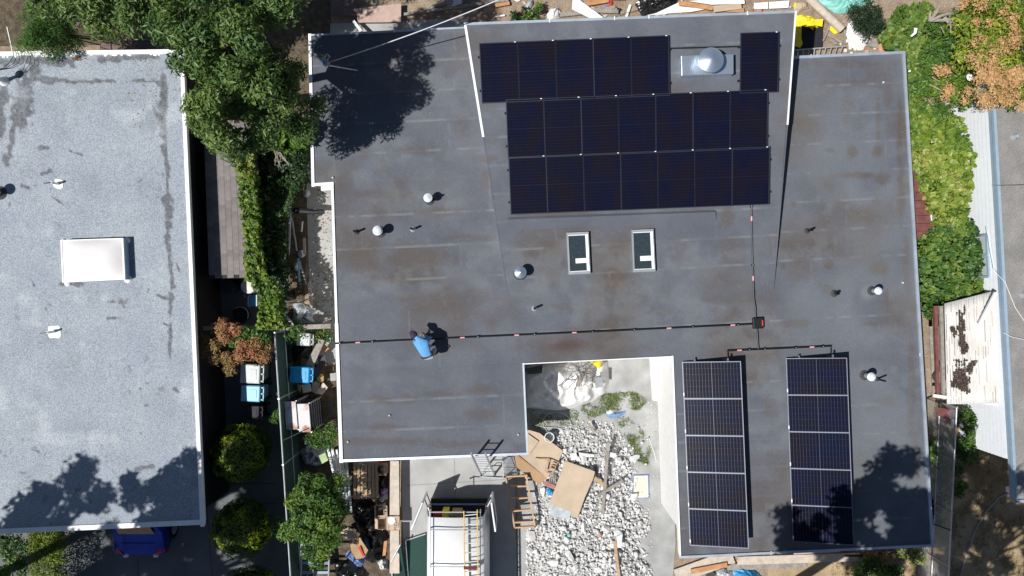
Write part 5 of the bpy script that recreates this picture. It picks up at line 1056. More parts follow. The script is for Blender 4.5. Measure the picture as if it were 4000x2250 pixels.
mb = MB(); mb.tube([FP(ln * .58, fh), FP(ln * .58, fh) + Vector((-1.05, .35, -.2))], .02, 6); part("cross_brace", mb, M_black, cf)
slab("white_sign", "small white notice hanging on the chain-link fence below the brown panel", "sign", [(3718, 1630), (3728, 1632), (3724, 1675), (3714, 1672)], 1.2, .01, M_white)
mb = MB(); mb.tube([W(3936, 1925, .08), W(3900, 1945, .06), W(3850, 2000, .05), W(3810, 2070, .05), W(3785, 2140, .05), W(3765, 2200, .05), W(3750, 2260, .05), W(3740, 2400, .05)], .035, 8); one("drain_hose", "grey drain hose curving across the dry lawn", "hose", mb, mat("grey_hose", (.33, .30, .29), .7), smooth=True)
mb = MB(); mb.tube([W(3770, 1795, .15), W(3810, 1805, .12), W(3845, 1830, .1)], [.02, .016, .008], 5); mb.tube([W(3815, 1808, .12), W(3838, 1822, .14)], .008, 5); one("dead_branch", "pale fallen branch on the lawn below the shrubs", "branch", mb, M_deadw)
# planks below the shaded roof corner
for i, (a, b, w_, m, lab) in enumerate([((2640, 2252), (2862, 2172), .5, M_woodp, "wide pale plank beneath the corner of the roof by the courtyard"), ((2880, 2190), (3360, 2175), .28, M_woodp, "long pale plank in dappled shade below the racks"), ((2700, 2232), (2840, 2205), .16, M_orange, "orange plank under the wide pale plank"), ((2840, 2215), (3150, 2205), .22, M_woodg, "grey plank beside the blue tarp in dappled shade"), ((3100, 2160), (3280, 2150), .1, M_pink, "thin pinkish board close under the roof edge"), ((3300, 2172), (3370, 2170), .04, M_black, "dark iron bar lying on the pale plank")]):
    plank("plank", lab, a, b, w_, m, .10 + .045 * (i % 3), None, .05)
crumple("blue_tarp", "blue tarp heap beside the planks below the roof", "tarp", [(2872, 2232), (2900, 2222), (2960, 2240), (2990, 2270), (2960, 2310), (2880, 2300)], .3, .35, M_blue, 17)
crumple("white_bag", "pale plastic bag beside the blue tarp", "bag", [(2800, 2240), (2830, 2226), (2866, 2236), (2862, 2262), (2815, 2268)], .2, .2, M_clear, 18)
slab("slate_piece", "dark slab fragments near the orange plank", "slab", [(2750, 2238), (2782, 2230), (2800, 2246), (2770, 2262)], .12, .05, M_slate)

# ================================================================== COURTYARD
t = T("canvas_tarp", "white canvas tarp draped over a heap beside the courtyard wall", "tarp", W(2210, 1510, 0)); px = [(2048, 1450), (2075, 1425), (2130, 1418), (2240, 1420), (2375, 1412), (2382, 1500), (2368, 1535), (2320, 1568), (2255, 1592), (2220, 1600), (2170, 1606), (2110, 1598), (2052, 1594)]
part("cover", crumple_mb(px, .1, .78, 21, rings=34, nseg=170, amp=.7, power=4.0, freq=1.9, jit=0), M_tarpg, t, smooth=True)
slab("plank", "brown board lying on the canvas tarp", "plank", [(2284, 1436), (2294, 1436), (2262, 1512), (2248, 1504)], .80, .02, M_woodg, zs=[.72, .72, .85, .85])
mb = MB(); rg = random.Random(31)
for i in range(26):
    a = W(rg.uniform(2235, 2300), rg.uniform(1415, 1470), .78); p = [a]
    d = Vector((rg.uniform(-1, 1), rg.uniform(-1, .3), 0)).normalized()
    for k in range(5): d = (d + Vector((rg.uniform(-.6, .6), rg.uniform(-.6, .6), 0))).normalized(); p.append(p[-1] + d * .13 + Vector((0, 0, rg.uniform(-.02, .03))))
    mb.tube(p, .007, 4)
one("wire_tangle", "tangle of dark wire lying on the tarp beside the yellow bag", "wire", mb, M_slate)
crumple("yellow_bag", "yellow plastic bag on the far edge of the canvas tarp", "bag", [(2304, 1414), (2355, 1408), (2350, 1436), (2340, 1442), (2318, 1424)], .7, .12, M_yellow, 23, rings=5, nseg=22, zb=.55)
crumple("grey_sack", "folded grey cloth along the middle of the tarp", "cloth", [(2306, 1440), (2318, 1436), (2320, 1500), (2312, 1526), (2306, 1500)], .75, .14, M_galv if False else M_woodg, 24, rings=6, nseg=26, zb=.62)
slab("metal_sheet", "crumpled silver duct piece on the lit half of the tarp", "metal sheet", [(2325, 1470), (2352, 1466), (2356, 1510), (2326, 1516)], .82, .02, M_galv, zs=[.85, .78, .7, .78])
slab("dark_board", "dark board propped under the tarp by the roof edge", "board", [(2048, 1440), (2120, 1425), (2116, 1458), (2060, 1462)], .7, .03, M_slate)
# rubble: the 300 largest chunks are things, the rest is one mass
def rock_mesh(seed):
    bm_ = bmesh.new(); bmesh.ops.create_icosphere(bm_, subdivisions=1, radius=1.0); rg = random.Random(seed)
    sx, sy, sz = rg.uniform(.75, 1.35), rg.uniform(.6, 1.0), rg.uniform(.6, .95); cuts = [(Vector((rg.gauss(0, 1), rg.gauss(0, 1), rg.gauss(0, 1))).normalized(), rg.uniform(.3, .7)) for _ in range(8)]
    for v in bm_.verts:
        for n, d in cuts:
            e = v.co.dot(n)
            if e > d: v.co -= n * (e - d)
        v.co *= 1 + rg.uniform(-.08, .08); v.co = Vector((v.co.x * sx, v.co.y * sy, v.co.z * sz))
    me = bpy.data.meshes.new("rubble_chunk"); bm_.to_mesh(me); bm_.free(); me.materials.append(M_stone); return me
ROCKS = [rock_mesh(300 + i) for i in range(12)]
RUB = [(2075, 1790), (2130, 1720), (2190, 1660), (2270, 1640), (2390, 1640), (2440, 1700), (2480, 1760), (2490, 1840), (2480, 1930), (2535, 2010), (2540, 2070), (2500, 2120), (2530, 2180), (2555, 2240), (2545, 2330), (2060, 2330), (2055, 2080), (2090, 1990), (2085, 1880)]
def inpoly(x, y, px):
    ins = False; j = len(px) - 1
    for i in range(len(px)):
        if (px[i][1] > y) != (px[j][1] > y) and x < (px[j][0] - px[i][0]) * (y - px[i][1]) / (px[j][1] - px[i][1]) + px[i][0]: ins = not ins
        j = i
    return ins
def mound(x, y):
    d = min(capsule(np.array(x), np.array(y), *RUB[i], *RUB[(i + 1) % len(RUB)]) for i in range(len(RUB))); return .03 + .42 * float(sstep(0, 130, d)) * (.75 + .35 * mnoise.noise(Vector((x / 70, y / 70, 0))))
rg = random.Random(51); placed = []
def coarse(x, y): return .35 + .65 * float(sstep(1660, 1850, y)) * (1 - .5 * float(sstep(2180, 2080, x)) * float(sstep(2150, 2210, y)))
tries = 0
while len(placed) < 300 and tries < 20000:
    tries += 1; x, y = rg.uniform(2050, 2560), rg.uniform(1640, 2330)
    if not inpoly(x, y, RUB): continue
    r = rg.choice([.06, .075, .09, .12, .15, .19, .24]) * (.5 + .5 * coarse(x, y)) * (1 + .5 * mnoise.noise(Vector((x / 55, y / 55, 9)))); 
    if any((x - a) ** 2 + (y - b) ** 2 < ((r + q) / .0084 * .62) ** 2 for a, b, q in placed): continue
    placed.append((x, y, r)); o = bpy.data.objects.new("rubble_chunk", rg.choice(ROCKS)); COL.objects.link(o); z = mound(x, y)
    o.location = W(x, y, z + r * .35); o.rotation_euler = (rg.uniform(-.5, .5), rg.uniform(-.5, .5), rg.uniform(0, 6.28)); o.scale = (r, r, r); tag(o, "broken pale concrete chunk in the courtyard rubble heap", "rubble", "rubble chunks in the courtyard")
r = np.random.default_rng(52); V = []; F = []; base = [np.array([v.co[:] for v in m.vertices]) for m in ROCKS]; bf = [np.array([p.vertices[:] for p in m.polygons]) for m in ROCKS]; nv = 0; cnt = 0
while cnt < 5200:
    x, y = r.uniform(2045, 2565), r.uniform(1600, 2330)
    if not inpoly(x, y, RUB) and r.random() > .03: continue
    s = (1 + .6 * mnoise.noise(Vector((x / 45, y / 45, 5)))) * r.choice([.02, .028, .038, .055, .08]) * (.6 + .5 * coarse(x, y)); k = r.integers(12); a = r.uniform(0, 6.28); R_ = np.array([[math.cos(a), -math.sin(a), 0], [math.sin(a), math.cos(a), 0], [0, 0, 1]])
    p = W(x, y, mound(x, y)); V.append(base[k] @ R_.T * s + np.array([p.x, p.y, p.z + s * .3])); F.append(bf[k] + nv); nv += len(base[k]); cnt += 1
o = ob("rubble_gravel", fastmesh("rubble_gravel", np.vstack(V), np.vstack(F), M_stone)); tag(o, "fine broken concrete filling the courtyard rubble heap", "rubble", kind="stuff")
V = []; F = []; nx, ny = 44, 56
for j in range(ny + 1):
    for i in range(nx + 1):
        x, y = 2040 + 530 * i / nx, 1630 + 720 * j / ny; z = mound(x, y) - .04 if inpoly(x, y, RUB) else -.02; p = W(x, y, max(z, 0)); V.append((p.x, p.y, z))
for j in range(ny):
    for i in range(nx): a = j * (nx + 1) + i; F.append((a, a + 1, a + nx + 2, a + nx + 1))
mb = MB(); mb.add(V, F); struct("rubble_mound", mb, mat("rubble_dust", (.38, .375, .365), .95, var=.25, scale=6, bump=.5, bscale=25))
# boards and sheets on the rubble
slab("cardboard_sheet", "large tan hardboard sheet lying on top of the rubble heap", "board", [(2208, 1800), (2324, 1842), (2318, 1868), (2286, 1940), (2256, 2024), (2140, 1982), (2168, 1905)], .62, .02, M_card, zs=[.55, .7, .68, .62, .5, .5, .55])
slab("cardboard_sheet", "tan cardboard sheet between roof corner and rubble", "board", [(2030, 1680), (2060, 1678), (2108, 1692), (2200, 1762), (2182, 1800), (2136, 1870), (2020, 1780)], .35, .02, M_card, zs=[.4, .4, .4, .35, .35, .3, .4])
slab("cardboard_sheet", "folded-back brown cardboard strip under the tan sheet", "board", [(1985, 1760), (2020, 1776), (2136, 1866), (2108, 1894), (2060, 1860), (1990, 1800)], .30, .02, M_cardd, zs=[.5, .45, .3, .2, .25, .3])
slab("cardboard_sheet", "square cardboard patch on the tan sheet by the roof corner", "board", [(2062, 1694), (2104, 1724), (2068, 1774), (2030, 1740)], .44, .01, M_card, zs=[.46, .44, .43, .44])
for a, b, w_, z0, z1, m, lab in [((2376, 1726), (2354, 2006), .10, .62, .45, M_woodg, "long weathered plank lying down the length of the rubble"), ((2320, 1866), (2368, 1902), .13, .5, .5, M_wood, "short plank tucked beneath the hardboard sheet"), ((2332, 1938), (2428, 1880), .10, .55, .55, M_woodg, "grey plank crossing the long weathered plank"), ((2400, 2112), (2420, 2270), .10, .55, .4, M_wood, "plank at the street end of the rubble"), ((2302, 1655), (2320, 1690), .09, .3, .3, M_woodg, "dark stub of wood in the fine rubble near the grass")]: plank("plank", lab, a, b, w_, m, z0, z1, .04)
for px, lab in (([(2225, 1772), (2260, 1766), (2264, 1790), (2232, 1800)], "flat pale slab on the rubble by the hardboard"), ([(2375, 1765), (2408, 1772), (2402, 1790), (2376, 1782)], "broken pale block beside the long plank"), ([(2408, 2096), (2432, 2086), (2428, 2140), (2410, 2140)], "rectangular white block near the street end plank"), ([(2250, 1766), (2320, 1776), (2322, 1786), (2256, 1784)], "narrow pale slab above the hardboard sheet"), ([(2150, 1965), (2230, 2000), (2225, 2030), (2150, 2015)], "milky plastic sheet under the hardboard")): slab("concrete_slab", lab, "slab", px, .52, .06, M_stone if "plastic" not in lab else M_clear)
ch = T("broken_chair", "broken wooden chair frame lying on the tan cardboard", "chair", W(2155, 1830, .38)); zc2 = .42
for a, b, z0, z1, nm in [((2142, 1798), (2174, 1812), .5, .5, "seat_rail"), ((2138, 1838), (2160, 1846), .5, .5, "seat_rail"), ((2142, 1798), (2130, 1842), .5, .5, "seat_rail"), ((2174, 1812), (2162, 1848), .5, .5, "seat_rail"), ((2142, 1798), (2090, 1790), .5, .4, "leg"), ((2130, 1842), (2148, 1850), .5, .62, "leg"), ((2174, 1812), (2180, 1806), .5, .75, "leg"), ((2150, 1815), (2170, 1822), .55, .55, "stretcher"), ((2146, 1826), (2166, 1832), .55, .55, "stretcher")]:
    mb = MB(); mb.bar(W(*a, z0), W(*b, z1), .035, .035); part(nm, mb, M_wood, ch)
mb = MB(); mb.sheet([W(2146, 1826, .5), W(2164, 1832, .5), W(2160, 1850, .5), W(2140, 1844, .5)], .02); part("seat", mb, M_pink, ch)
slab("red_board", "pinkish red board below the broken chair", "board", [(2132, 1878), (2170, 1896), (2162, 1912), (2120, 1890)], .4, .03, mat("faded_red_board", (.36, .17, .15), .8))
for i in range(4): plank("plank", "short grey slat stacked beside the broken chair", (2150 + i * 7, 1846 + i * 3), (2146 + i * 7, 1882 + i * 3), .035, M_woodg, .42, None, .02, group="grey slats by the chair")
crumple("blue_bag", "bright blue plastic bag beside the hardboard sheet", "bag", [(2132, 1912), (2150, 1908), (2164, 1918), (2160, 1934), (2140, 1936)], .4, .16, mat("sky_blue_plastic", (.05, .35, .68), .35), 26, rings=6, nseg=24, zb=.35)
crumple("blue_bag", "small teal bottle-like scrap in the lower rubble", "scrap", circle(2223, 2090, 8), .4, .1, M_teal, 27, rings=4, nseg=12, zb=.42); crumple("blue_bag", "small orange rag in the lower rubble", "scrap", circle(2347, 2088, 8), .4, .08, M_orange, 28, rings=4, nseg=12, zb=.42)
t = T("masked_panel", "white panel edged with blue tape lying on the courtyard", "panel", W(2503, 1902, .04)); q = [(2474, 1858), (2532, 1856), (2534, 1945), (2472, 1948)]
mb = MB(); mb.sheet([W(x, y, .07) for x, y in q], .03); part("board", mb, mat("cream_panel", (.66, .58, .47), .7, var=.05), t)
for a in range(4): mb = MB(); b = (a + 1) % 4; mb.bar(W(*q[a], .075 + .002 * a), W(*q[b], .075 + .002 * a), .03, .01); part("tape", mb, M_bluec, t)
bk = T("bucket", "grey round bucket standing near the cardboard", "bucket", W(2144, 1700, .04)); p = W(2144, 1700, .035)
mb = MB(); n = 20; R0, R1, hb = .14, .16, .36
mb.cone(p, p + Vector((0, 0, hb)), R0, R1, n, caps=False); mb.cone(p + Vector((0, 0, hb)), p + Vector((0, 0, .02)), R1 * .93, R0 * .93, n, caps=False); mb.lathe(p, [(R0, 0), (R0, .015)], n); mb.lathe(p + Vector((0, 0, .02)), [(R0 * .92, 0), (R0 * .92, .004)], n); part("pail", mb, M_greyb, bk, smooth=True)
ring = [p + Vector((math.cos(i * .314) * R1, math.sin(i * .314) * R1, hb)) for i in range(21)]; mb = MB(); mb.tube(ring, .012, 6); part("rim", mb, M_white, bk)
mb = MB(); pts = [W(2172 + 50 * math.cos(a * .35 + 2.4) * (1 + .012 * a), 1652 + 42 * math.sin(a * .35 + 2.4), .06 + .002 * a) for a in range(20)]; pts += [W(2225, 1675, .06)]; mb.tube(pts, .014, 6); one("garden_hose", "pale hose coiled on the courtyard by the bucket", "hose", mb, M_greyb, smooth=True)
crumple("blue_cloth", "torn pale blue cloth on the courtyard grass", "cloth", [(2366, 1620), (2390, 1608), (2400, 1614), (2448, 1604), (2444, 1618), (2410, 1634), (2376, 1632)], .1, .12, M_bluec, 29, rings=5, nseg=30); crumple("white_bag", "white scrap bag tied to the blue cloth", "bag", [(2366, 1608), (2385, 1598), (2402, 1602), (2400, 1616), (2376, 1622)], .12, .14, M_tarpg, 30, rings=5, nseg=20)
mb = MB(); mb.tube([W(2535, 1710, .05), W(2545, 1740, .05), W(2556, 1770, .05), W(2564, 1804, .05)], .01, 5); one("white_cord", "thin white cord lying by the courtyard wall", "cord", mb, M_white)  # only a loose white cord, not strung up
rg = random.Random(61)
for i in range(45):
    x, y = (rg.uniform(2400, 2580), rg.uniform(1560, 2200)) if i < 34 else (rg.uniform(2530, 2580), rg.uniform(1560, 1620)); s = rg.uniform(.02, .05); o = bpy.data.objects.new("stone_chip", rg.choice(ROCKS)); COL.objects.link(o); o.location = W(x, y, .035 + s * .3); o.scale = (s, s, s); o.rotation_euler = (0, 0, rg.uniform(0, 6)); tag(o, "loose pale chip of concrete on the courtyard floor", "stone", "stone chips on the courtyard floor")
# timber frame lying by the driveway
fr = T("stud_panel", "new timber stud frame lying between driveway and rubble", "timber frame", W(2030, 1960, 0)); zf = .45
for a, b in [((2056, 1860), (2090, 2058)), ((1975, 1862), (2010, 2060)), ((1972, 1862), (2060, 1857)), ((1992, 1900), (2056, 1898)), ((2000, 1948), (2064, 1943)), ((2005, 1995), (2072, 1990)), ((2008, 2040), (2082, 2036)), ((2010, 2060), (2092, 2056))]:
    mb = MB(); mb.bar(W(*a, zf), W(*b, zf), .05, .10); part("stud", mb, mat("new_timber", (.50, .32, .19), .8, var=.15), fr)
for x, y in ((2058, 1862), (2090, 2054), (1976, 1864), (2010, 2056)): mb = MB(); mb.bar(W(x, y, .03), W(x, y, zf - .05), .06, .06); part("leg", mb, M_wood, fr)

# ================================================================== LADDER, VAN
lb = W(1905, 1853, .05); ltop = W(1868, 1772, 3.5); lr = Vector((.25, 0, 0))
ladder("silver extension ladder leaning on the roof edge above the driveway", Vector((lb.x - .23, lb.y, .06)), Vector((ltop.x - .21, ltop.y, 3.5)), Vector((lb.x + .23, lb.y, .06)), Vector((ltop.x + .21, ltop.y, 3.5)), 12, M_alu, M_alu, feet=True)
vn = T("cargo_van", "white cargo van with both rear doors swung open on the driveway", "van", (-1.78, -10.0, 0)); vx0, vx1, vr, vf = -2.78, -.80, -7.28, -12.9; zv = 2.02
xm = (vx0 + vx1) / 2; mb = MB()
def section(y, sc=1.0, top=zv):   # outer van cross section
    return [(vx0 + .04, y, .42), (vx0, y, .8), (vx0 + .03, y, 1.2), (vx0 + .13, y, top - .10), (vx0 + .22, y, top - .02), (xm, y, top + .03), (vx1 - .22, y, top - .02), (vx1 - .13, y, top - .10), (vx1 - .03, y, 1.2), (vx1, y, .8), (vx1 - .04, y, .42)]
ys = [vr, vr - 2.0, vr - 3.6, vr - 4.2]; tops = [zv, zv, zv, zv - .05]; V = []; F = []
for y, tp in zip(ys, tops): V += section(y, 1, tp)
V += [(x, vr - 4.75, min(z, 1.15)) for x, y, z in section(0)]; V += [(x * .97 + xm * .03, vr - 5.6, min(z, .98)) for x, y, z in section(0)]
n = 11
for k in range(5): F += [(k * n + i, k * n + i + 1, (k + 1) * n + i + 1, (k + 1) * n + i) for i in range(n - 1)]
F.append(tuple(5 * n + i for i in range(n))); mb.add(V, F); o = part("body", mb, M_vanw, vn, smooth=True); so = o.modifiers.new("solid", 'SOLIDIFY'); so.thickness = .05; so.offset = 1
mb = MB(); mb.box((xm, vr - 1.9, .56), (vx1 - vx0 - .1, 3.7, .05)); part("cargo_floor", mb, M_dark, vn)
mb = MB(); mb.box((xm, vr - 2.5, 1.2), (vx1 - vx0 - .2, .05, 1.4)); part("bulkhead", mb, M_dark, vn)
mb = MB(); mb.box((xm, vr + .07, .48), (vx1 - vx0 - .06, .18, .12)); part("rear_bumper", mb, M_black, vn, bevel=.02)
mb = MB(); mb.box((xm, vr - .02, .60), (vx1 - vx0 - .24, .05, .03)); part("sill_plate", mb, M_bluec, vn)
for sx in (-1, 1):
    x = vx0 if sx < 0 else vx1; mb = MB(); mb.box((x - sx * .05, vr - .01, 1.05), (.09, .07, .42)); tl = part("tail_light", mb, M_carred, vn)
    mb = MB(); mb.box((x - sx * .05, vr + .026, .98), (.08, .01, .12)); part("reverse_lens", mb, M_white, tl)
    for wy in (vr - 1.05, vr - 4.45):
        mb = MB(); mb.cone((x - sx * .22, wy, .36), (x + sx * .0, wy, .36), .36, .36, 20); wh_ = part("wheel", mb, M_rubber, vn, smooth=True); mb = MB(); mb.cone((x - sx * .02, wy, .36), (x + sx * .006, wy, .36), .2, .2, 16); part("rim", mb, M_galv, wh_)
    mb = MB(); mb.box((x + sx * .13, vr - 3.95, 1.25), (.2, .1, .24)); part("side_mirror", mb, M_black, vn)
    # rear door, swung open
    hx = x + sx * -.02; a = Vector((hx, vr + .03, 0)); dirv = Vector((sx * (.36 if sx < 0 else .12), -1 if sx < 0 else -1, 0)).normalized()
    if sx < 0: a = Vector((vx0 - .08, vr + .42, 0)); dirv = Vector((-.42, -1, 0)).normalized()
    else: a = Vector((vx1 + .14, vr + .42, 0)); dirv = Vector((.14, -1, 0)).normalized()
    b = a + dirv * .95; nrm = Vector((0, 0, 1)).cross(dirv) * .035
    mb = MB(); mb.hexa([Vector((p.x, p.y, .62)) for p in (a - nrm, b - nrm, b + nrm, a + nrm)], [Vector((p.x, p.y, 1.88)) for p in (a - nrm * .8, b - nrm * .8, b + nrm * .8, a + nrm * .8)]); dr = part("rear_door", mb, M_vanw, vn, bevel=.02)
    c0, c1 = a.lerp(b, .16), a.lerp(b, .84)
    mb = MB(); q = nrm * 1.12; mb.hexa([Vector((p.x, p.y, 1.25)) for p in (c0 - q, c1 - q, c1 + q, c0 + q)], [Vector((p.x, p.y, 1.78)) for p in (c0 - q, c1 - q, c1 + q, c0 + q)]); part("window", mb, M_glassd, dr)
    mb = MB(); mb.bar(Vector((x - sx * .08, vr + .01, 1.4)), Vector((a.x, a.y, 1.4)), .03, .04); mb.bar(Vector((x - sx * .08, vr + .01, .8)), Vector((a.x, a.y, .8)), .03, .04); part("hinge", mb, M_galv, dr)
mb = MB(); mb.hexa([(vx0 + .2, vr - 4.78, 1.17), (vx1 - .2, vr - 4.78, 1.17), (vx1 - .24, vr - 4.22, zv - .1), (vx0 + .24, vr - 4.22, zv - .1)], [(vx0 + .2, vr - 4.82, 1.19), (vx1 - .2, vr - 4.82, 1.19), (vx1 - .24, vr - 4.26, zv - .08), (vx0 + .24, vr - 4.26, zv - .08)]); part("windscreen", mb, M_glassd, vn)
for k in range(6):
    x = lerp(vx0 + .34, vx1 - .34, k / 5); zz = zv + .03 - .05 * abs(2 * k / 5 - 1) ** 1.2 + .012; mb = MB(); mb.bar((x, vr - .25, zz), (x, vr - 3.7, zz), .05, .02); part("roof_rib", mb, M_vanw, vn, bevel=.006)
for y in (W(0, 2003, 2.3).y, W(0, 2072, 2.3).y, W(0, 2217, 2.3).y, W(0, 2217, 2.3).y - 1.4):
    mb = MB(); mb.tube([(vx0 + .2, y, zv + .22), (vx1 - .2, y, zv + .22)], .022, 8)
    for x in (vx0 + .2, vx1 - .2): mb.bar((x, y, zv - .03), (x, y, zv + .22), .04, .04)
    part("rack_bar", mb, M_alu, vn)
for x in (vx0 + .2, vx1 - .2): mb = MB(); mb.tube([(x, W(0, 1998, 2.3).y, zv + .20), (x, vr - 3.6, zv + .20)], .018, 8); part("rack_side_bar", mb, M_alu, vn)
la, lb_ = W(1812, 1995, 2.32), W(1864, 1990, 2.32); dv = Vector((.06, -4.4, 0)); la.z = lb_.z = zv + .31
yl = ladder("yellow fibreglass ladder tied on the van's roof rack", la, la + dv, lb_, lb_ + dv, 15, M_yellowl, M_alu, wr=.08, hr=.03)
mb = MB(); mb.bar((la.x, W(0, 2217, 2.3).y + .03, zv + .37), (lb_.x, W(0, 2217, 2.3).y, zv + .37), .09, .03); one("tie_strap", "dark red strap tying the yellow ladder to the rack", "strap", mb, mat("maroon_strap", (.16, .02, .03), .7))
for x, y, z, sz, m, lab in ((1741, 2006, .95, (.22, .3, .5), M_yellow, "yellow tool case standing in the van's open rear"), (1708, 2014, .9, (.3, .14, .2), M_red, "red jug lying in the van's open rear"), (1785, 1995, .95, (.34, .25, .5), M_cardd, "brown carton standing in the van's open rear"), (1776, 2018, 1.0, (.42, .1, .3), M_greyb, "pale tool chest inside the van's rear")):
    p = W(x, y, z); p.y = min(p.y, vr - .25); mb = MB(); mb.box((p.x, p.y, .585 + sz[2] / 2), sz); mb.box((p.x, p.y, .585 + sz[2] + .02), (sz[0] * .5, .04, .04)); one("tool_case", lab, "tool case", mb, m, bevel=.02)

# ================================================================== TRASH BESIDE THE DRIVEWAY
pl = T("pallet", "pale wooden pallet dappled by leaf shade beside the roof", "pallet", W(1430, 1880, .3)); q0, q1, q2, q3 = W(1380, 1806, .5), W(1478, 1802, .5), W(1480, 1945, .5), W(1378, 1950, .5)
for i in range(7): k = (i + .5) / 7; mb = MB(); mb.bar(q0.lerp(q1, k), q3.lerp(q2, k), .10, .02); part("slat", mb, M_wood, pl)
for k in (.06, .5, .94): mb = MB(); d = Vector((0, 0, .06)); mb.bar(q0.lerp(q3, k) - d, q1.lerp(q2, k) - d, .09, .09); part("stringer", mb, M_wood, pl)
mb = MB(); mb.box(((q0.x + q2.x) / 2, (q0.y + q2.y) / 2, .22), (.6, .9, .38)); part("base_crate", mb, M_dark, pl)
for i, (a, b, m) in enumerate([((1527, 1801), (1560, 2012), M_woodp), ((1522, 2072), (1556, 2240), M_woodp)]):
    x0, x1 = (a[0] + 0), b[0]; px = [(1524, a[1]), (1558, a[1]), (1560, b[1]), (1516 + 6, b[1])]; slab("plank", ["wide pale plank laid along the driveway under the roof edge", "wide pale plank laid along the driveway past the pizza box"][i], "plank", px, .55, .05, m)
for i in range(5): plank("white_pipe", ["white plastic pipe in the bundle beside the pallet, outermost", "white plastic pipe in the bundle, leaning toward the fence", "white plastic pipe in the bundle, behind the outermost", "white plastic pipe in the bundle, touching the pallet", "bent white pipe in the bundle near the black bags"][i], (1278 + i * 18, 1732 + i * 12), (1312 + i * 15, 1888 + i * 28), .075, M_white if i < 3 else M_bluel if False else M_greyb, 1.3 - .15 * i, .6, .07, cat="pipe")
for i, (px, h, m, lab) in enumerate([([(1372, 1955), (1440, 1945), (1462, 1975), (1470, 2030), (1420, 2060), (1380, 2040)], .55, M_blackb, "black trash bag between pallet and young tree"), ([(1370, 2020), (1420, 2000), (1470, 2010), (1490, 2060), (1450, 2100), (1400, 2080)], .6, M_blackb, "shiny black trash bag in the middle of the pile"), ([(1430, 2060), (1500, 2050), (1512, 2110), (1490, 2160), (1440, 2150)], .5, M_blackb, "black trash bag beside the long pale plank"), ([(1440, 2130), (1500, 2120), (1500, 2190), (1450, 2210), (1420, 2190)], .5, M_blackb, "black trash bag next to the blue cloth"), ([(1300, 2190), (1400, 2200), (1440, 2250), (1400, 2300), (1310, 2290)], .45, M_blackb, "black trash bag at the street end of the pile"), ([(1480, 1850), (1512, 1846), (1514, 1905), (1490, 1912), (1478, 1890)], .5, M_blackb, "small black bag standing between pallet and plank"), ([(1345, 1960), (1372, 1950), (1375, 2010), (1350, 2020)], .4, M_blackb, "narrow black bag behind the white pipes")]): crumple("trash_bag", lab, "trash bag", px, .2, h, m, 70 + i, nseg=44, rings=10, amp=1.1, freq=3.2, jit=.6)
crumple("plastic_bag", "white translucent bag between pallet and pale plank", "bag", [(1476, 1940), (1490, 1928), (1508, 1934), (1510, 1958), (1490, 1968), (1476, 1960)], .3, .5, M_clear, 80); crumple("plastic_bag", "crushed white wrapper below the translucent bag", "bag", [(1472, 1976), (1500, 1970), (1505, 1990), (1486, 2000), (1472, 1996)], .3, .4, M_tarpg, 81)
crumple("plastic_bag", "white foam scraps at the street end by the plank", "bag", [(1468, 2205), (1490, 2192), (1512, 2200), (1512, 2235), (1480, 2235)], .3, .3, M_tarpg, 82); crumple("plastic_bag", "greyish bag under the roof edge beside the pallet", "bag", [(1405, 1802), (1440, 1800), (1450, 1814), (1415, 1820)], .5, .3, M_clear, 83)
mb = MB(); c = W(1494, 1832, .55)
for k in range(6): mb.tube([c + Vector((math.cos(a * .4) * (.09 + .012 * k), math.sin(a * .4) * (.1 + .012 * k), .015 * k)) for a in range(17)], .014, 5)
one("cable_coil", "black cable coil lying between pallet and pale plank", "cable", mb, M_rubber); mb = MB(); mb.box(W(1494, 1832, .26), (.34, .34, .46)); one("carton", "closed carton carrying the black cable coil", "carton", mb, M_cardd)
crumple("purple_bag", "small pink and violet packet by the translucent bag", "packet", [(1480, 1915), (1496, 1912), (1510, 1918), (1508, 1932), (1484, 1934)], .3, .45, mat("lilac_plastic", (.55, .32, .58), .5), 84, rings=5, nseg=20)
crumple("red_bag", "little red rag under the roof edge by the cable coil", "cloth", circle(1480, 1817, 8), .4, .4, M_red, 85, rings=4, nseg=12)
openbox("carton", "open cardboard carton beside the pizza box", "carton", W(1497, 2034, .12), (.26, .36, .34), .02, M_card, flaps=[(-1, 0, .1), (0, 1, .1)])
openbox("carton", "tall open carton holding white wrappers", "carton", W(1490, 1985, .05), (.3, .42, .42), .02, M_card, flaps=[(1, 0, .12)])
pb = T("pizza_box", "cardboard pizza box with a torn white paper patch on the pale plank", "pizza box", W(1536, 2042, .55)); pc = W(1536, 2042, .56)
mb = MB(); mb.box(pc + Vector((0, 0, .03)), (.44, .46, .06), .02); part("box", mb, M_card, pb)
part("paper_patch", crumple_mb(circle(1529, 2034, 15), .64, .03, 88, rings=4, nseg=20, zb=.622), M_white, pb)
def text(body, loc, size, rz, m, parent, ext=.002):
    cu = bpy.data.curves.new("lettering", 'FONT'); cu.body = body; cu.size = size; cu.extrude = ext; cu.align_x = 'CENTER'; cu.align_y = 'CENTER'
    o = bpy.data.objects.new("lettering", cu); dg = bpy.context.evaluated_depsgraph_get(); me = bpy.data.meshes.new_from_object(o); me.name = "lettering"; bpy.data.objects.remove(o); me.materials.append(m)
    return ob("lettering", me, parent, Vector(loc) - parent.location, (0, 0, rz))
M_ink = plain("brown_ink", (.10, .06, .05), .8)
text("PIZZA", pc + Vector((.09, -.02, .0635)), .15, math.pi / 2, M_ink, pb); text("Fresh", pc + Vector((-.14, -.15, .0635)), .06, math.pi / 2, M_ink, pb); text("COMBO", pc + Vector((.185, -.05, .0635)), .05, math.pi / 2, M_ink, pb)
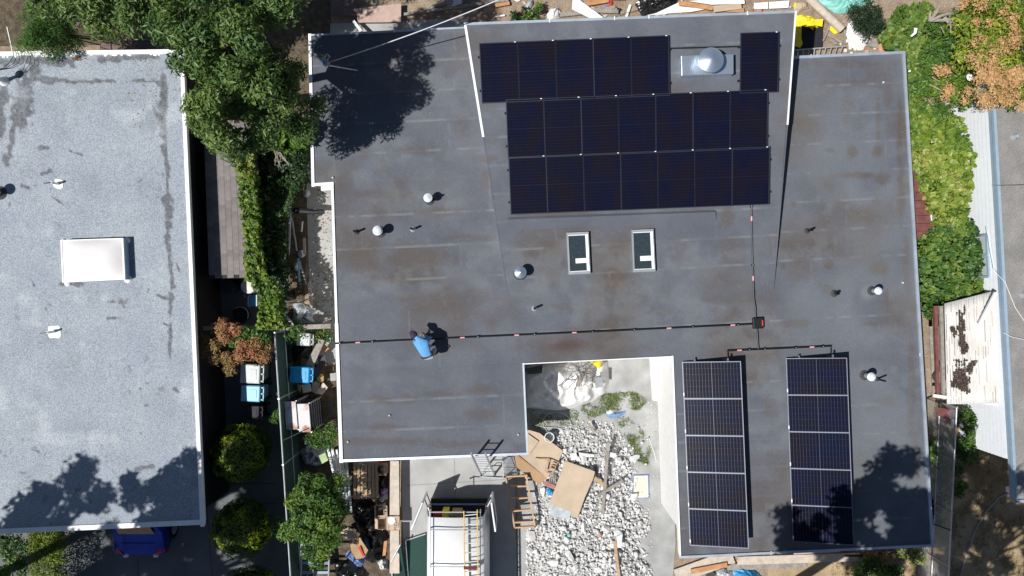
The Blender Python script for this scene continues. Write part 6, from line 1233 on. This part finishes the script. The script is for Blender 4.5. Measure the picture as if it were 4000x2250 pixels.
slab("cardboard_sheet", "crumpled brown carton with a red stripe in the trash pile", "cardboard", [(1364, 2118), (1405, 2100), (1438, 2150), (1420, 2180), (1390, 2185), (1372, 2160)], .62, .02, M_cardd, zs=[.5, .65, .6, .5, .5, .55]); slab("red_stripe", "red printed strip across the crumpled brown carton", "strip", [(1398, 2136), (1406, 2134), (1424, 2172), (1416, 2174)], .66, .008, M_red, zs=[.66, .66, .6, .6])
slab("cardboard_sheet", "flattened tan carton under the young tree", "cardboard", [(1328, 2080), (1362, 2056), (1400, 2098), (1364, 2114)], .5, .02, M_card); slab("cardboard_sheet", "orange-brown carton edge beside the plank", "cardboard", [(1500, 2115), (1512, 2112), (1506, 2170), (1494, 2172)], .5, .02, M_orange)
crumple("blue_cloth", "pale blue denim cloth draped beneath the brown carton", "cloth", [(1340, 2180), (1360, 2155), (1385, 2160), (1400, 2190), (1424, 2180), (1410, 2225), (1394, 2226), (1375, 2205)], .3, .35, M_bluec, 90); crumple("blue_cloth", "pale blue cloth corner beside the carton", "cloth", [(1412, 2105), (1430, 2120), (1442, 2150), (1432, 2160), (1418, 2130)], .4, .3, M_bluec, 91)
# A-frame step ladder in the shade
st = T("step_ladder", "step ladder, bluish shade painted on its steps, standing under the young tree", "step ladder", W(1235, 2200, 0))
for x0, x1 in ((1178, 1172), (1288, 1282)): mb = MB(); mb.bar(W(x0, 2110, 1.9), W(x1, 2330, .05), .04, .08); part("rail", mb, M_alu, st)
for i in range(6): k = i / 5; y = lerp(2125, 2310, k); z = lerp(1.8, .3, k); mb = MB(); mb.bar(W(1178, y, z), W(1287, y, z), .09, .03); part("step", mb, M_blueg, st)  # bluish shade on the steps is put into their colour
# green screened gate leaves lying beside the van
for q, lab in (([(1527, 2196), (1564, 2128), (1584, 2170), (1596, 2330), (1540, 2330)], "green screened gate leaf propped against the pale plank"), ([(1584, 2112), (1662, 2086), (1672, 2330), (1600, 2330)], "green screened gate leaf lying flat next to the van")):
    t = T("gate_leaf", lab, "gate", W(q[0][0], q[0][1], 0)); zz = [.5, .6, .2, .15, .4] if len(q) == 5 else [.12] * 4
    mb = MB(); mb.sheet([W(x, y, z) for (x, y), z in zip(q, zz)], .012); part("screen", mb, M_green, t)
    mb = MB(); mb.tube([W(*q[0], zz[0] + .03), W(*q[1], zz[1] + .03)], .025, 8); part("rail", mb, M_galv, t); mb = MB(); mb.tube([W(*q[0], zz[0] + .03), W(*q[-1], zz[-1] + .03)], .025, 8); part("stile", mb, M_galv, t)
mb = MB(); mb.tube([W(1964, 1800, 1.0), W(1966, 1868, 1.0)], .015, 6); mb.tube([W(1875, 1862, 1.0), W(1966, 1868, 1.0)], .015, 6)
for x, y in ((1875, 1862), (1966, 1868), (1964, 1800)): mb.tube([W(x, y, .03), W(x, y, 1.0)], .015, 6)
one("handrail", "thin grey metal handrail between the leaning ladder and the van", "handrail", mb, M_galv)
# corrugated strip and planter beside the timber frame
mb = MB(); 
for i in range(12): mb.tube([W(1962 + i * 4, 1785, .5), W(1966 + i * 5, 1860, .12)], .016, 5)
one("corrugated_strip", "grey corrugated strip leaning beside the timber frame", "metal sheet", mb, M_galv)

# ================================================================== SIDE YARD OF THE PALE HOUSE
sr = T("shingle_shed", "low shed with a grey-brown shingled roof beside the pale house", "shed", W(870, 800, 0)); zs_ = 1.75
c4 = [W(796, 470, zs_), W(985, 470, zs_), W(1008, 1084, zs_), W(818, 1088, zs_)]
mb = MB(); mb.hexa([Vector((p.x, p.y, 0)) for p in c4][::-1], [Vector((p.x, p.y, zs_ - .03)) for p in c4][::-1]); part("wall", mb, M_shaded, sr)
mb = MB(); mb.sheet([p - Vector((0, 0, .008)) for p in c4], .02); part("roof_deck", mb, M_shaded, sr)
shm = [mat("shingle_%d" % i, c, .9, var=.08) for i, c in enumerate([(.185, .165, .16), (.21, .19, .182), (.165, .15, .146), (.20, .175, .17)])]
sm = []
for m in shm:
    mb = MB(); mb.hexa([(-.1, -.105, 0), (.1, -.105, .006), (.1, .105, .006), (-.1, .105, 0)], [(-.1, -.105, .008), (.1, -.105, .016), (.1, .105, .016), (-.1, .105, .008)]); sm.append(mb.mesh("shingle", m))
rg = random.Random(91); nc, nr = 8, 22
for i in range(nc):
    for j in range(nr):
        u = (i + .5) / nc; v = (j + .5 + (.45 if i % 2 else 0)) / (nr + .5)
        p = c4[0].lerp(c4[1], u).lerp(c4[3].lerp(c4[2], u), v); p.z = zs_ + .0005 * (j % 2) + .0004 * i
        o = ob("shingle", rg.choice(sm), sr, p - sr.location, (0, 0, .037 + rg.uniform(-.006, .006))); o.scale = (1.06, 1.12, 1)
def drum(x, y, z, r, label, m, rim=None):
    p = W(x, y, 0); p = Vector((W(x, y, z).x, W(x, y, z).y, 0)); t = T("barrel", label, "barrel", p)
    mb = MB(); mb.lathe(p + Vector((0, 0, .03)), [(r * .9, 0), (r * .95, z * .3), (r * .98, z * .9)], 22); part("drum", mb, m, t, smooth=True)
    mb = MB(); mb.lathe(p + Vector((0, 0, z * .93)), [(r, 0), (r * 1.03, .03), (r * .96, .06), (r * .82, .065), (r * .8, .05), (r * .3, .055), (r * .05, .06)], 28); part("lid", mb, m, t, smooth=True)
    return t
drum(969, 1117, .95, .25, "round cream-lidded barrel at the corner of the shingled shed", mat("cream_plastic", (.60, .57, .52), .5)); drum(892, 1118, .6, .24, "dark round lidded tub in the shade of the pale house", mat("dusky_blue_plastic", (.035, .045, .07), .5))
t = T("folding_chair", "blue folding chair with pale frame in the shade by the barrel", "chair", W(985, 1175, 0)); mb = MB(); mb.sheet([W(965, 1155, .45), W(998, 1153, .45), W(1000, 1195, .45), W(966, 1198, .45)], .03); part("seat", mb, M_blue, t)
mb = MB(); mb.tube([W(972, 1200, .5), W(968, 1190, .7), W(969, 1160, .72), W(978, 1152, .5)], .014, 6); part("armrest", mb, M_pink, t); mb = MB(); mb.sheet([W(1000, 1152, .9), W(1004, 1152, .9), W(1004, 1196, .9), W(1000, 1196, .9)], .4); part("backrest", mb, M_greyb, t)
for x, y in ((967, 1157), (998, 1155), (968, 1196), (999, 1193)): mb = MB(); mb.tube([W(x, y, .03), W(x, y, .44)], .012, 6); part("leg", mb, M_galv, t)
plank("blue_stick", "small blue handle lying by the folding chair", (957, 1148), (955, 1164), .03, M_bluel, .3, None, .03, cat="handle")
t = T("plant_pot", "round dark pot with pale rim full of dry leaves", "pot", W(956, 1228, 0)); p = W(956, 1228, 0.03); mb = MB(); mb.cone(p, p + Vector((0, 0, .4)), .21, .27, 22, caps=False); mb.lathe(p + Vector((0, 0, .3)), [(.24, 0), (.23, .02)], 22); part("pot", mb, M_blackp, t, smooth=True)
mb = MB(); mb.tube([p + Vector((math.cos(-.5 + i * .13) * .27, math.sin(-.5 + i * .13) * .27, .41)) for i in range(22)], .014, 6); part("rim", mb, M_greyb, t)
def bin_(x0, y0, x1, y1, z, label, m, cart=True):
    """wheeled bin seen from above: lid corners in photo pixels"""
    a, b = W(x0, y1, z), W(x1, y0, z); cx, cy = (a.x + b.x) / 2, (a.y + b.y) / 2; sx, sy = b.x - a.x, b.y - a.y; t = T("wheeled_bin", label, "bin", (cx, cy, 0)); rr = -.04
    mb = MB(); R_ = Matrix.Rotation(rr, 3, 'Z'); q = [(-.5, -.5), (.5, -.5), (.5, .5), (-.5, .5)]; C = Vector((cx, cy, 0))
    mb.hexa([C + R_ @ Vector((u * sx * .72, v * sy * .72, .08)) for u, v in q], [C + R_ @ Vector((u * sx * .9, v * sy * .9, z - .06)) for u, v in q]); part("body", mb, m, t, bevel=.02)
    mb = MB(); mb.hexa([C + R_ @ Vector((u * sx * .96 - .02 * sx, v * sy, z - .07)) for u, v in q], [C + R_ @ Vector((u * sx * .88 - .02 * sx, v * sy * .9, z - .005)) for u, v in q]); lid = part("lid", mb, m, t, bevel=.025)
    mb = MB(); mb.box(C + R_ @ Vector((.12 * sx, 0, 0)) + Vector((0, 0, z + .001)), (sx * .32, sy * .5, .012), rr); part("lid_panel", mb, m, lid, bevel=.006)
    hb = C + R_ @ Vector((sx * .5, 0, 0)); mb = MB(); mb.bar(hb + R_ @ Vector((.05, -sy * .42, 0)) + Vector((0, 0, z - .08)), hb + R_ @ Vector((.05, sy * .42, 0)) + Vector((0, 0, z - .08)), .03, .03)
    for v in (-.36, 0, .36): mb.bar(hb + R_ @ Vector((-.05, v * sy, 0)) + Vector((0, 0, z - .08)), hb + R_ @ Vector((.06, v * sy, 0)) + Vector((0, 0, z - .08)), .04, .03)
    part("handle", mb, m, t)
    for v in (-.4, .4): w0 = C + R_ @ Vector((sx * .36, v * sy, 0)); mb = MB(); mb.cone(w0 + Vector((0, -.03, .11)), w0 + Vector((0, .03, .11)), .11, .11, 14); part("wheel", mb, M_rubber, t, smooth=True)
    return t
bin_(935, 1422, 1020, 1500, 1.1, "pale grey wheeled bin under the red-leaved bush", M_greyb); bin_(938, 1505, 1020, 1571, 1.1, "faded light-blue wheeled bin between grey and black bins", M_bluel); bin_(960, 1584, 1016, 1639, .95, "small black wheeled bin at the end of the bin row", M_blackp)
plank("timber_beam", "pale timber rail crossing the side yard beside the red-leaved bush", (700, 1283), (990, 1281), .13, M_woodp, 1.5, None, .06, cat="beam"); plank("timber_beam", "grey timber beam spanning from ivy to the white roof edge", (1118, 1280), (1292, 1274), .15, M_woodg, 1.5, None, .06, cat="beam")
for x in (1125, 1286): plank("timber_post", "grey post holding up the timber beam" + (" at its ivy end" if x < 1200 else " at its roof end"), (x, 1278), (x + .1, 1278), .08, M_woodg, .03, 1.47, .08, cat="post")
# green screened fence
gf = T("screened_fence", "chain-link fence with dark green privacy screen along the drive", "fence", W(1090, 1800, 0)); fh2 = 1.85
A_, B_ = W(1073, 1300, fh2), W(1140, 2330, fh2); d_ = Vector((B_.x - A_.x, B_.y - A_.y, 0)); L2 = d_.length; d_ /= L2
def GP(s, z, o=0): return Vector((A_.x, A_.y, 0)) + d_ * s + Vector((o, 0, z))
mb = MB(); mb.tube([GP(0, fh2), GP(L2, fh2)], .024, 8); part("top_rail", mb, M_galv, gf, smooth=True); mb = MB(); mb.tube([GP(0, .95, .03), GP(L2, .95, .03)], .018, 8); part("middle_rail", mb, M_galv, gf, smooth=True)
for k in range(5): mb = MB(); mb.tube([GP(L2 * k / 4, 0), GP(L2 * k / 4, fh2 + .05)], .03, 8); part("post", mb, M_galv, gf, smooth=True)
mb = MB(); n_ = Vector((.008, 0, 0)); mb.hexa([GP(0, .03) - n_, GP(L2, .03) - n_, GP(L2, .03) + n_, GP(0, .03) + n_], [GP(0, fh2 - .02) - n_, GP(L2, fh2 - .02) - n_, GP(L2, fh2 - .02) + n_, GP(0, fh2 - .02) + n_]); part("privacy_screen", mb, M_green, gf)
V = []; F = []; s_ = -fh2
while s_ < L2:
    for sg in (1, -1):
        s0, z0, s1, z1 = (s_, 0, s_ + fh2, fh2) if sg > 0 else (s_, fh2, s_ + fh2, 0)
        if s0 < 0: q = -s0; z0 += q * sg; s0 = 0
        if s1 > L2: q = s1 - L2; z1 -= q * sg; s1 = L2
        a, b = GP(s0, z0, .02), GP(s1, z1, .02); e = (b - a).normalized().cross(Vector((1, 0, 0))) * .003; k = len(V); V += [a - e, b - e, b + e, a + e]; F += [(k, k + 1, k + 2, k + 3)]
    s_ += .085
mb = MB(); mb.add(V, F); part("wire_mesh", mb, mat("green_coated_wire", (.10, .19, .16), .5), gf, kind="stuff")
mb = MB(); mb.bar(GP(L2 * .41, fh2), GP(L2 * .41, fh2) + Vector((.62, .28, -.1)), .03, .03); part("cross_brace", mb, M_black, gf)
# fenced clutter
bin_(1155, 1300, 1215, 1352, 1.0, "pale grey bin among weeds behind the privacy fence", M_greyb)
t = bin_(1128, 1432, 1213, 1498, 1.0, "bright blue recycling bin behind the privacy fence", mat("bright_blue_plastic", (.02, .30, .62), .35)); crumple("trash_bag", "black plastic bag on dark boxes behind the privacy fence", "trash bag", [(1130, 1362), (1148, 1348), (1205, 1352), (1206, 1400), (1190, 1410), (1160, 1390), (1140, 1420)], .5, .75, M_blackb, 93, amp=.7, freq=2.5)
slab("dark_board", "dark board standing behind the black plastic bag", "board", [(1102, 1350), (1134, 1345), (1140, 1420), (1108, 1418)], .8, .04, M_blackp); slab("shingle_board", "long weathered shingled board slanting between bag and wall", "board", [(1192, 1428), (1224, 1432), (1268, 1330), (1246, 1324)], .7, .04, M_woodg, zs=[.5, .5, .8, .8])
for px, z, m, lab in (([(1258, 1375), (1266, 1345), (1286, 1362), (1270, 1374)], .4, M_orange, "orange cardboard wedge beside the long weathered board"), ([(1242, 1392), (1270, 1386), (1280, 1425), (1262, 1436), (1244, 1428)], .35, M_slate, "dark grey broken paving slab near the white wall"), ([(1216, 1462), (1238, 1428), (1260, 1440), (1236, 1470), (1228, 1478)], .3, M_slate, "dark slate panel beside the bright blue bin"), ([(1236, 1480), (1250, 1462), (1264, 1472), (1264, 1488), (1248, 1494)], .3, M_cardd, "brown cardboard piece beside the slate panel"), ([(1250, 1462), (1260, 1462), (1263, 1472), (1256, 1470)], .32, M_yellow, "yellow wrapper on the brown cardboard"), ([(1178, 1504), (1210, 1500), (1216, 1528), (1184, 1536)], .35, M_greyb, "pale grey tray below the bright blue bin"), ([(1218, 1500), (1232, 1488), (1250, 1500), (1236, 1540), (1220, 1530)], .3, M_woodg, "grey tile pieces beside the pale tray"), ([(1236, 1534), (1262, 1494), (1280, 1514), (1258, 1544)], .28, M_woodp, "brown flat tile leaning near the rusted appliances"), ([(1288, 1458), (1312, 1456), (1312, 1486), (1292, 1488)], .1, M_conc, "sunlit square paver at the foot of the white wall"), ([(1160, 1500), (1176, 1504), (1172, 1530), (1164, 1524)], .4, M_yellow if False else M_cardd, "ochre cardboard strip by the privacy fence"), ([(1275, 1570), (1298, 1568), (1298, 1625), (1276, 1622)], .3, M_slate, "dark drain cover beside the appliances")): slab("broken_slab", lab, "debris", px, z, .05, m)
def appliance(x0, x1, y0, y1, z, label):
    q = [W(x0, y0, z), W(x1, y0 - 1, z), W(x1 + 9, y1, z), W(x0 + 9, y1, z)]; t = T("appliance", label, "appliance", Vector((q[0].x, q[0].y, 0)))
    mb = MB(); mb.hexa([Vector((p.x, p.y, .03)) for p in q][::-1], [p - Vector((0, 0, .03)) for p in q][::-1]); part("cabinet", mb, M_blackp, t)
    mb = MB(); mb.sheet(q, .03); part("top", mb, M_rustw, t, bevel=.008)
    for i in range(5):
        zz = z * (.15 + .17 * i); mb = MB(); mb.bar(Vector((q[1].x + .004, q[1].y, zz)), Vector((q[2].x + .004, q[2].y, zz)), .02, .02); part("grille_bar", mb, M_galv, t)
    for p in (q[1], q[2]): mb = MB(); mb.bar(Vector((p.x, p.y, .03)), Vector((p.x, p.y, z - .04)), .04, .04); part("corner_post", mb, M_galv, t)
M_rustw = mat("rusting_white_enamel", (.36, .17, .12), .55, col2=(.58, .57, .57), scale=2.2, thr=(.40, .52))
appliance(1109, 1155, 1569, 1678, 1.45, "rusted white appliance standing against the privacy fence"); appliance(1160, 1206, 1578, 1688, 1.5, "rusted white appliance with barred side beside its twin")
crumple("clear_sheet", "crumpled milky plastic sheet in the alley beside the grey beam", "plastic sheet", [(1138, 1188), (1165, 1178), (1200, 1195), (1230, 1224), (1215, 1240), (1225, 1262), (1180, 1266), (1140, 1258)], .2, .35, M_clear, 95, nseg=50, rings=10, freq=3); plank("white_stick", "white painted stick leaning across the grey beam", (1102, 1224), (1166, 1286), .07, M_white, 1.2, 1.6, .03, cat="stick")
for a, b, w_, m, z0, lab in (((1137, 728), (1132, 880), .06, M_greyb, .9, "pale pipe lying in the shaded alley ivy, upper length"), ((1134, 845), (1127, 1000), .06, M_greyb, .6, "pale pipe lying in the shaded alley ivy, lower length"), ((1140, 850), (1160, 980), .04, M_galv, .5, "thin metal rod crossing the alley ivy"), ((1112, 790), (1118, 995), .05, M_galv, .6, "grey pipe close to the ivy hedge"), ((1192, 682), (1180, 742), .09, M_wood, .4, "short brown plank by the stepped white roof edge"), ((1188, 930), (1190, 992), .08, M_pink, .3, "pinkish plank on the edge of the side path"), ((1170, 1020), (1196, 1110), .04, M_galv, .3, "bent grey rod beside the side path"), ((1165, 1010), (1170, 1100), .05, M_bluel, .3, "faded blue strip in the alley"), ((1208, 1102), (1216, 1190), .10, M_woodp, .25, "pale board standing by the milky plastic sheet"), ((1182, 865), (1178, 905), .04, M_white, .4, "white strip lying beside the alley path")): plank("plank" if "plank" in lab or "board" in lab else "pipe", lab, a, b, w_, m, z0, None, .04, cat="pipe" if "pipe" in lab or "rod" in lab else "plank")
mb = MB(); mb.tube([W(1115, 825, .7), W(1170, 822, .9), W(1230, 828, 1.0), W(1265, 824, 1.1)], [.09, .11, .08, .05], 8); mb.tube([W(1230, 828, 1.0), W(1268, 832, 1.1)], [.05, .03], 6); one("cut_log", "charred black log lying across the alley", "log", mb, M_black)
for x, y, s, lab in ((1185, 750, 16, "white plastic bottle scraps in the alley weeds"), (1165, 990, 16, "pale blue wrapper in the alley"), (1148, 1040, 18, "blue and white bag in the dark alley ivy"), (1216, 815, 8, "small white scrap beside the charred log")): crumple("white_scrap", lab, "scrap", circle(x, y, s), .4, .12, M_clear, int(x + y), rings=5, nseg=16)
crumple("trash_bag", "dark bin bag beside the milky sheet in the alley", "trash bag", [(1108, 1130), (1140, 1125), (1146, 1170), (1112, 1178)], .3, .5, M_blackb, 97, freq=3); crumple("debris_heap", "heap of shaded plastic trays behind the bright shrub", "debris", [(1160, 1768), (1190, 1742), (1270, 1760), (1280, 1800), (1230, 1830), (1180, 1815)], .3, .45, M_clear, 98, rings=8)
t = T("lawn_sign", "small green and white sign dumped behind the privacy fence", "sign", W(1262, 1785, .55)); mb = MB(); mb.sheet([W(1245, 1780, .6), W(1270, 1768, .6), W(1282, 1798, .6), W(1258, 1812, .6)], .012); part("board", mb, mat("lime_board", (.35, .45, .22), .6), t); mb = MB(); mb.tube([W(1262, 1790, .59), W(1262, 1790, .05)], .012, 6); part("stake", mb, M_galv, t)
# blue car nosing out from under the pale roof
cr = T("parked_car", "metallic blue car parked in the dappled drive of the pale house", "car", W(545, 2010, 0)); cx = W(545, 0, .9).x; yr = W(0, 2172, .8).y; hw_ = .87
secs = [(0, .62, .42, .70), (.10, .80, .32, .92), (.35, hw_, .28, 1.0), (.85, hw_, .28, 1.05), (1.35, hw_, .28, 1.42), (2.0, hw_, .28, 1.46), (2.7, hw_, .28, 1.40), (3.3, hw_, .28, 1.02), (4.0, .84, .3, .88), (4.3, .66, .4, .70)]
V = []; F = []
for dy, w_, z0, z1 in secs:
    y = yr + dy; tw = w_ * (.72 if z1 > 1.2 else .93); zb = min(.95, z1 - .03)
    V += [(cx - w_ * .9, y, z0), (cx - w_, y, .55), (cx - w_ * .98, y, zb), (cx - tw, y, z1 - .03), (cx - tw * .5, y, z1), (cx + tw * .5, y, z1), (cx + tw, y, z1 - .03), (cx + w_ * .98, y, zb), (cx + w_, y, .55), (cx + w_ * .9, y, z0)]
n = 10
for k in range(len(secs) - 1): F += [(k * n + i, k * n + (i + 1) % n, (k + 1) * n + (i + 1) % n, (k + 1) * n + i) for i in range(n)]
F += [tuple(range(n)), tuple((len(secs) - 1) * n + i for i in range(n - 1, -1, -1))]; mb = MB(); mb.add(V, F); part("body", mb, M_carblue, cr, smooth=True)
mb = MB(); mb.hexa([(cx - .6, yr + .86, 1.09), (cx + .6, yr + .86, 1.09), (cx + .55, yr + 1.32, 1.45), (cx - .55, yr + 1.32, 1.45)], [(cx - .6, yr + .84, 1.1), (cx + .6, yr + .84, 1.1), (cx + .55, yr + 1.3, 1.465), (cx - .55, yr + 1.3, 1.465)]); part("rear_window", mb, M_glassd, cr)
mb = MB(); mb.hexa([(cx - .62, yr + 3.25, 1.09), (cx + .62, yr + 3.25, 1.09), (cx + .56, yr + 2.74, 1.42), (cx - .56, yr + 2.74, 1.42)], [(cx - .62, yr + 3.27, 1.1), (cx + .62, yr + 3.27, 1.1), (cx + .56, yr + 2.76, 1.435), (cx - .56, yr + 2.76, 1.435)]); part("windscreen", mb, M_glassd, cr)
for sx in (-1, 1):
    mb = MB(); mb.hexa([(cx + sx * .86, yr + .16, .62), (cx + sx * .5, yr - .02, .62), (cx + sx * .5, yr + .1, .62), (cx + sx * .8, yr + .4, .62)], [(cx + sx * .87, yr + .2, .9), (cx + sx * .52, yr + .03, .86), (cx + sx * .52, yr + .12, .95), (cx + sx * .8, yr + .42, .98)]); tl = part("tail_light", mb, M_carred, cr); mb = MB(); mb.box((cx + sx * .5, yr + .02, .80), (.14, .1, .08)); part("clear_lens", mb, M_white, tl)
    for dy in (.75, 3.45): mb = MB(); mb.cone((cx + sx * .68, yr + dy, .31), (cx + sx * .88, yr + dy, .31), .31, .31, 20); w0 = part("wheel", mb, M_rubber, cr, smooth=True); mb = MB(); mb.cone((cx + sx * .86, yr + dy, .31), (cx + sx * .89, yr + dy, .31), .19, .19, 14); part("rim", mb, M_galv, w0)
mb = MB(); mb.bar((cx - .55, yr + .5, 1.035), (cx + .55, yr + .5, 1.035), .012, .01); part("boot_seam", mb, M_black, cr)
for a, b in (((790, 1888), (1080, 1888)), ((800, 1963), (1080, 1966)), ((800, 1880), (830, 2250)), ((540, 2180), (545, 2400))): pa, pb_ = W(*a), W(*b); mb = MB(); mb.bar((pa.x, pa.y, .0325), (pb_.x, pb_.y, .0325), .015, .004); struct("driveway_joint", mb, M_black)

# ================================================================== PERSON
def person():
    J = {}; E = []; RAD = {}
    def j(n, px, py, h, r, par=None):
        J[n] = W(px, py, ZR + h); RAD[n] = r
        if par: E.append((par, n))
    j("pelvis", 1672, 1395, .70, (.165, .145)); j("waist", 1661, 1372, .80, (.150, .115), "pelvis"); j("chest", 1648, 1344, .86, (.185, .125), "waist"); j("neckb", 1633, 1324, .88, (.10, .085), "chest")
    j("neck", 1627, 1319, .86, (.062, .062), "neckb"); j("skull", 1619, 1311, .84, (.098, .105), "neck"); j("crown", 1614, 1305, .80, (.085, .09), "skull")
    j("shl", 1623, 1339, .80, (.075, .07), "chest"); j("ell", 1618, 1330, .50, (.05, .05), "shl"); j("wrl", 1640, 1314, .40, (.034, .034), "ell")
    j("shr", 1666, 1334, .82, (.075, .07), "chest"); j("elr", 1680, 1322, .58, (.052, .052), "shr"); j("wrr", 1660, 1312, .45, (.034, .034), "elr")
    for s, wx, wy, wz in (("l", 1640, 1314, .40), ("r", 1660, 1312, .45)):
        sg = 1 if s == "l" else -1; j("palm" + s, wx + sg * 5, wy - 6, wz - .03, (.036, .022), "wr" + s)
        for k, (dx, dy, ln) in enumerate(((-3.0, -8, 1.0), (-1, -10, 1.1), (1.2, -10, 1.05), (3.2, -8, .9))):
            j("f%s%da" % (s, k), wx + sg * 5 + dx, wy - 8 + dy * .35, wz - .05, (.0095, .0095), "palm" + s); j("f%s%db" % (s, k), wx + sg * 6 + dx, wy - 8 + dy * .55 * ln, wz - .085, (.0085, .0085), "f%s%da" % (s, k))
        j("th%sa" % s, wx + sg * 9, wy - 5, wz - .04, (.011, .011), "palm" + s); j("th%sb" % s, wx + sg * 11, wy - 9, wz - .07, (.0095, .0095), "th%sa" % s)
    for s, hx, hy, kx, ky, ax, ay in (("l", 1663, 1396, 1654, 1352, 1684, 1352), ("r", 1684, 1392, 1700, 1362, 1690, 1388)):
        j("hip" + s, hx, hy, .66, (.105, .10), "pelvis"); j("knee" + s, kx + (14 if s == "l" else 0), ky, .42, (.072, .072), "hip" + s); j("ank" + s, ax, ay, .09, (.045, .045), "knee" + s); j("toe" + s, ax + 12, ay - 12, .045, (.042, .034), "ank" + s)
    names = list(J); idx = {n: i for i, n in enumerate(names)}; me = bpy.data.meshes.new("body"); me.from_pydata([tuple(J[n]) for n in names], [(idx[a], idx[b]) for a, b in E], [])
    o = bpy.data.objects.new("tmp", me); COL.objects.link(o); o.modifiers.new("skin", 'SKIN'); sv = me.skin_vertices[0].data
    for n in names: sv[idx[n]].radius = RAD[n]; sv[idx[n]].use_root = (n == "pelvis")
    sb = o.modifiers.new("sub", 'SUBSURF'); sb.levels = 2; sb.render_levels = 2
    dg = bpy.context.evaluated_depsgraph_get(); m2 = bpy.data.meshes.new_from_object(o.evaluated_get(dg)); bpy.data.objects.remove(o)
    for m in (M_skin, M_shirt, M_jeans, M_shoe, M_belt): m2.materials.append(m)
    def kind(a, b):
        if b.startswith(("f", "th", "palm", "skull", "crown")) or b == "neck": return 0
        if b.startswith("wr"): return 1 if b == "wrr" else 1
        if b.startswith(("hip", "knee", "ank")): return 2
        if b.startswith("toe"): return 3
        return 1
    segs = [(J[a], J[b], kind(a, b), max(RAD[a][0], RAD[b][0])) for a, b in E]
    for p in m2.polygons:
        c = p.center; best = (9, 0)
        for a, b, k, r in segs:
            d = b - a; t = max(0, min(1, (c - a).dot(d) / max(d.length_squared, 1e-9))); e = (c - a - d * t).length / r
            if e < best[0]: best = (e, k)
        k = best[1]
        if k == 1 and (c - J["pelvis"]).length < .20 and (c - J["pelvis"]).dot((J["waist"] - J["pelvis"]).normalized()) < .06: k = 2
        p.material_index = k
    m2.polygons.foreach_set("use_smooth", [True] * len(m2.polygons)); root = T("person", "person in blue shirt and grey trousers crouching over the conduit", "person", W(1680, 1370, ZR))
    m2.transform(Matrix.Translation(-root.location)); m2.name = "body"; ob("body", m2, root)
    c = J["skull"].lerp(J["crown"], .35); d = (J["crown"] - J["neck"]).normalized(); mb = MB()
    prof = [(.112, -.02), (.118, .0), (.115, .04), (.095, .085), (.06, .11), (.01, .118)]; n = 20; vs = []; up = (Vector((0, 0, 1)) * .75 + d * .65).normalized(); q = up.to_track_quat('Z', 'Y')
    for r, z in prof:
        for i in range(n): t = 2 * math.pi * i / n; vs.append(c + q @ Vector((math.cos(t) * r, math.sin(t) * r * 1.08, z)))
    fs = [(k * n + i, k * n + (i + 1) % n, (k + 1) * n + (i + 1) % n, (k + 1) * n + i) for k in range(len(prof) - 1) for i in range(n)] + [tuple((len(prof) - 1) * n + i for i in range(n))]
    mb.add(vs, fs); br = Vector((d.x, d.y, 0)).normalized(); sd = Vector((-br.y, br.x, 0)); b0 = c + br * .09 - Vector((0, 0, .02)); mb.sheet([b0 - sd * .085, b0 + sd * .085, b0 + sd * .06 + br * .08 - Vector((0, 0, .03)), b0 - sd * .06 + br * .08 - Vector((0, 0, .03))], .008); part("cap", mb, M_cap, root, smooth=True)
    # belt
    ax = (J["waist"] - J["pelvis"]).normalized(); c = J["pelvis"] + ax * .075; q = ax.to_track_quat('Z', 'Y'); pts = []
    for i in range(25): t = 2 * math.pi * i / 24; pts.append(c + q @ Vector((math.cos(t) * .178, math.sin(t) * .162, 0)))
    mb = MB(); mb.tube(pts, .018, 6); part("belt", mb, M_belt, root, smooth=True)
person()
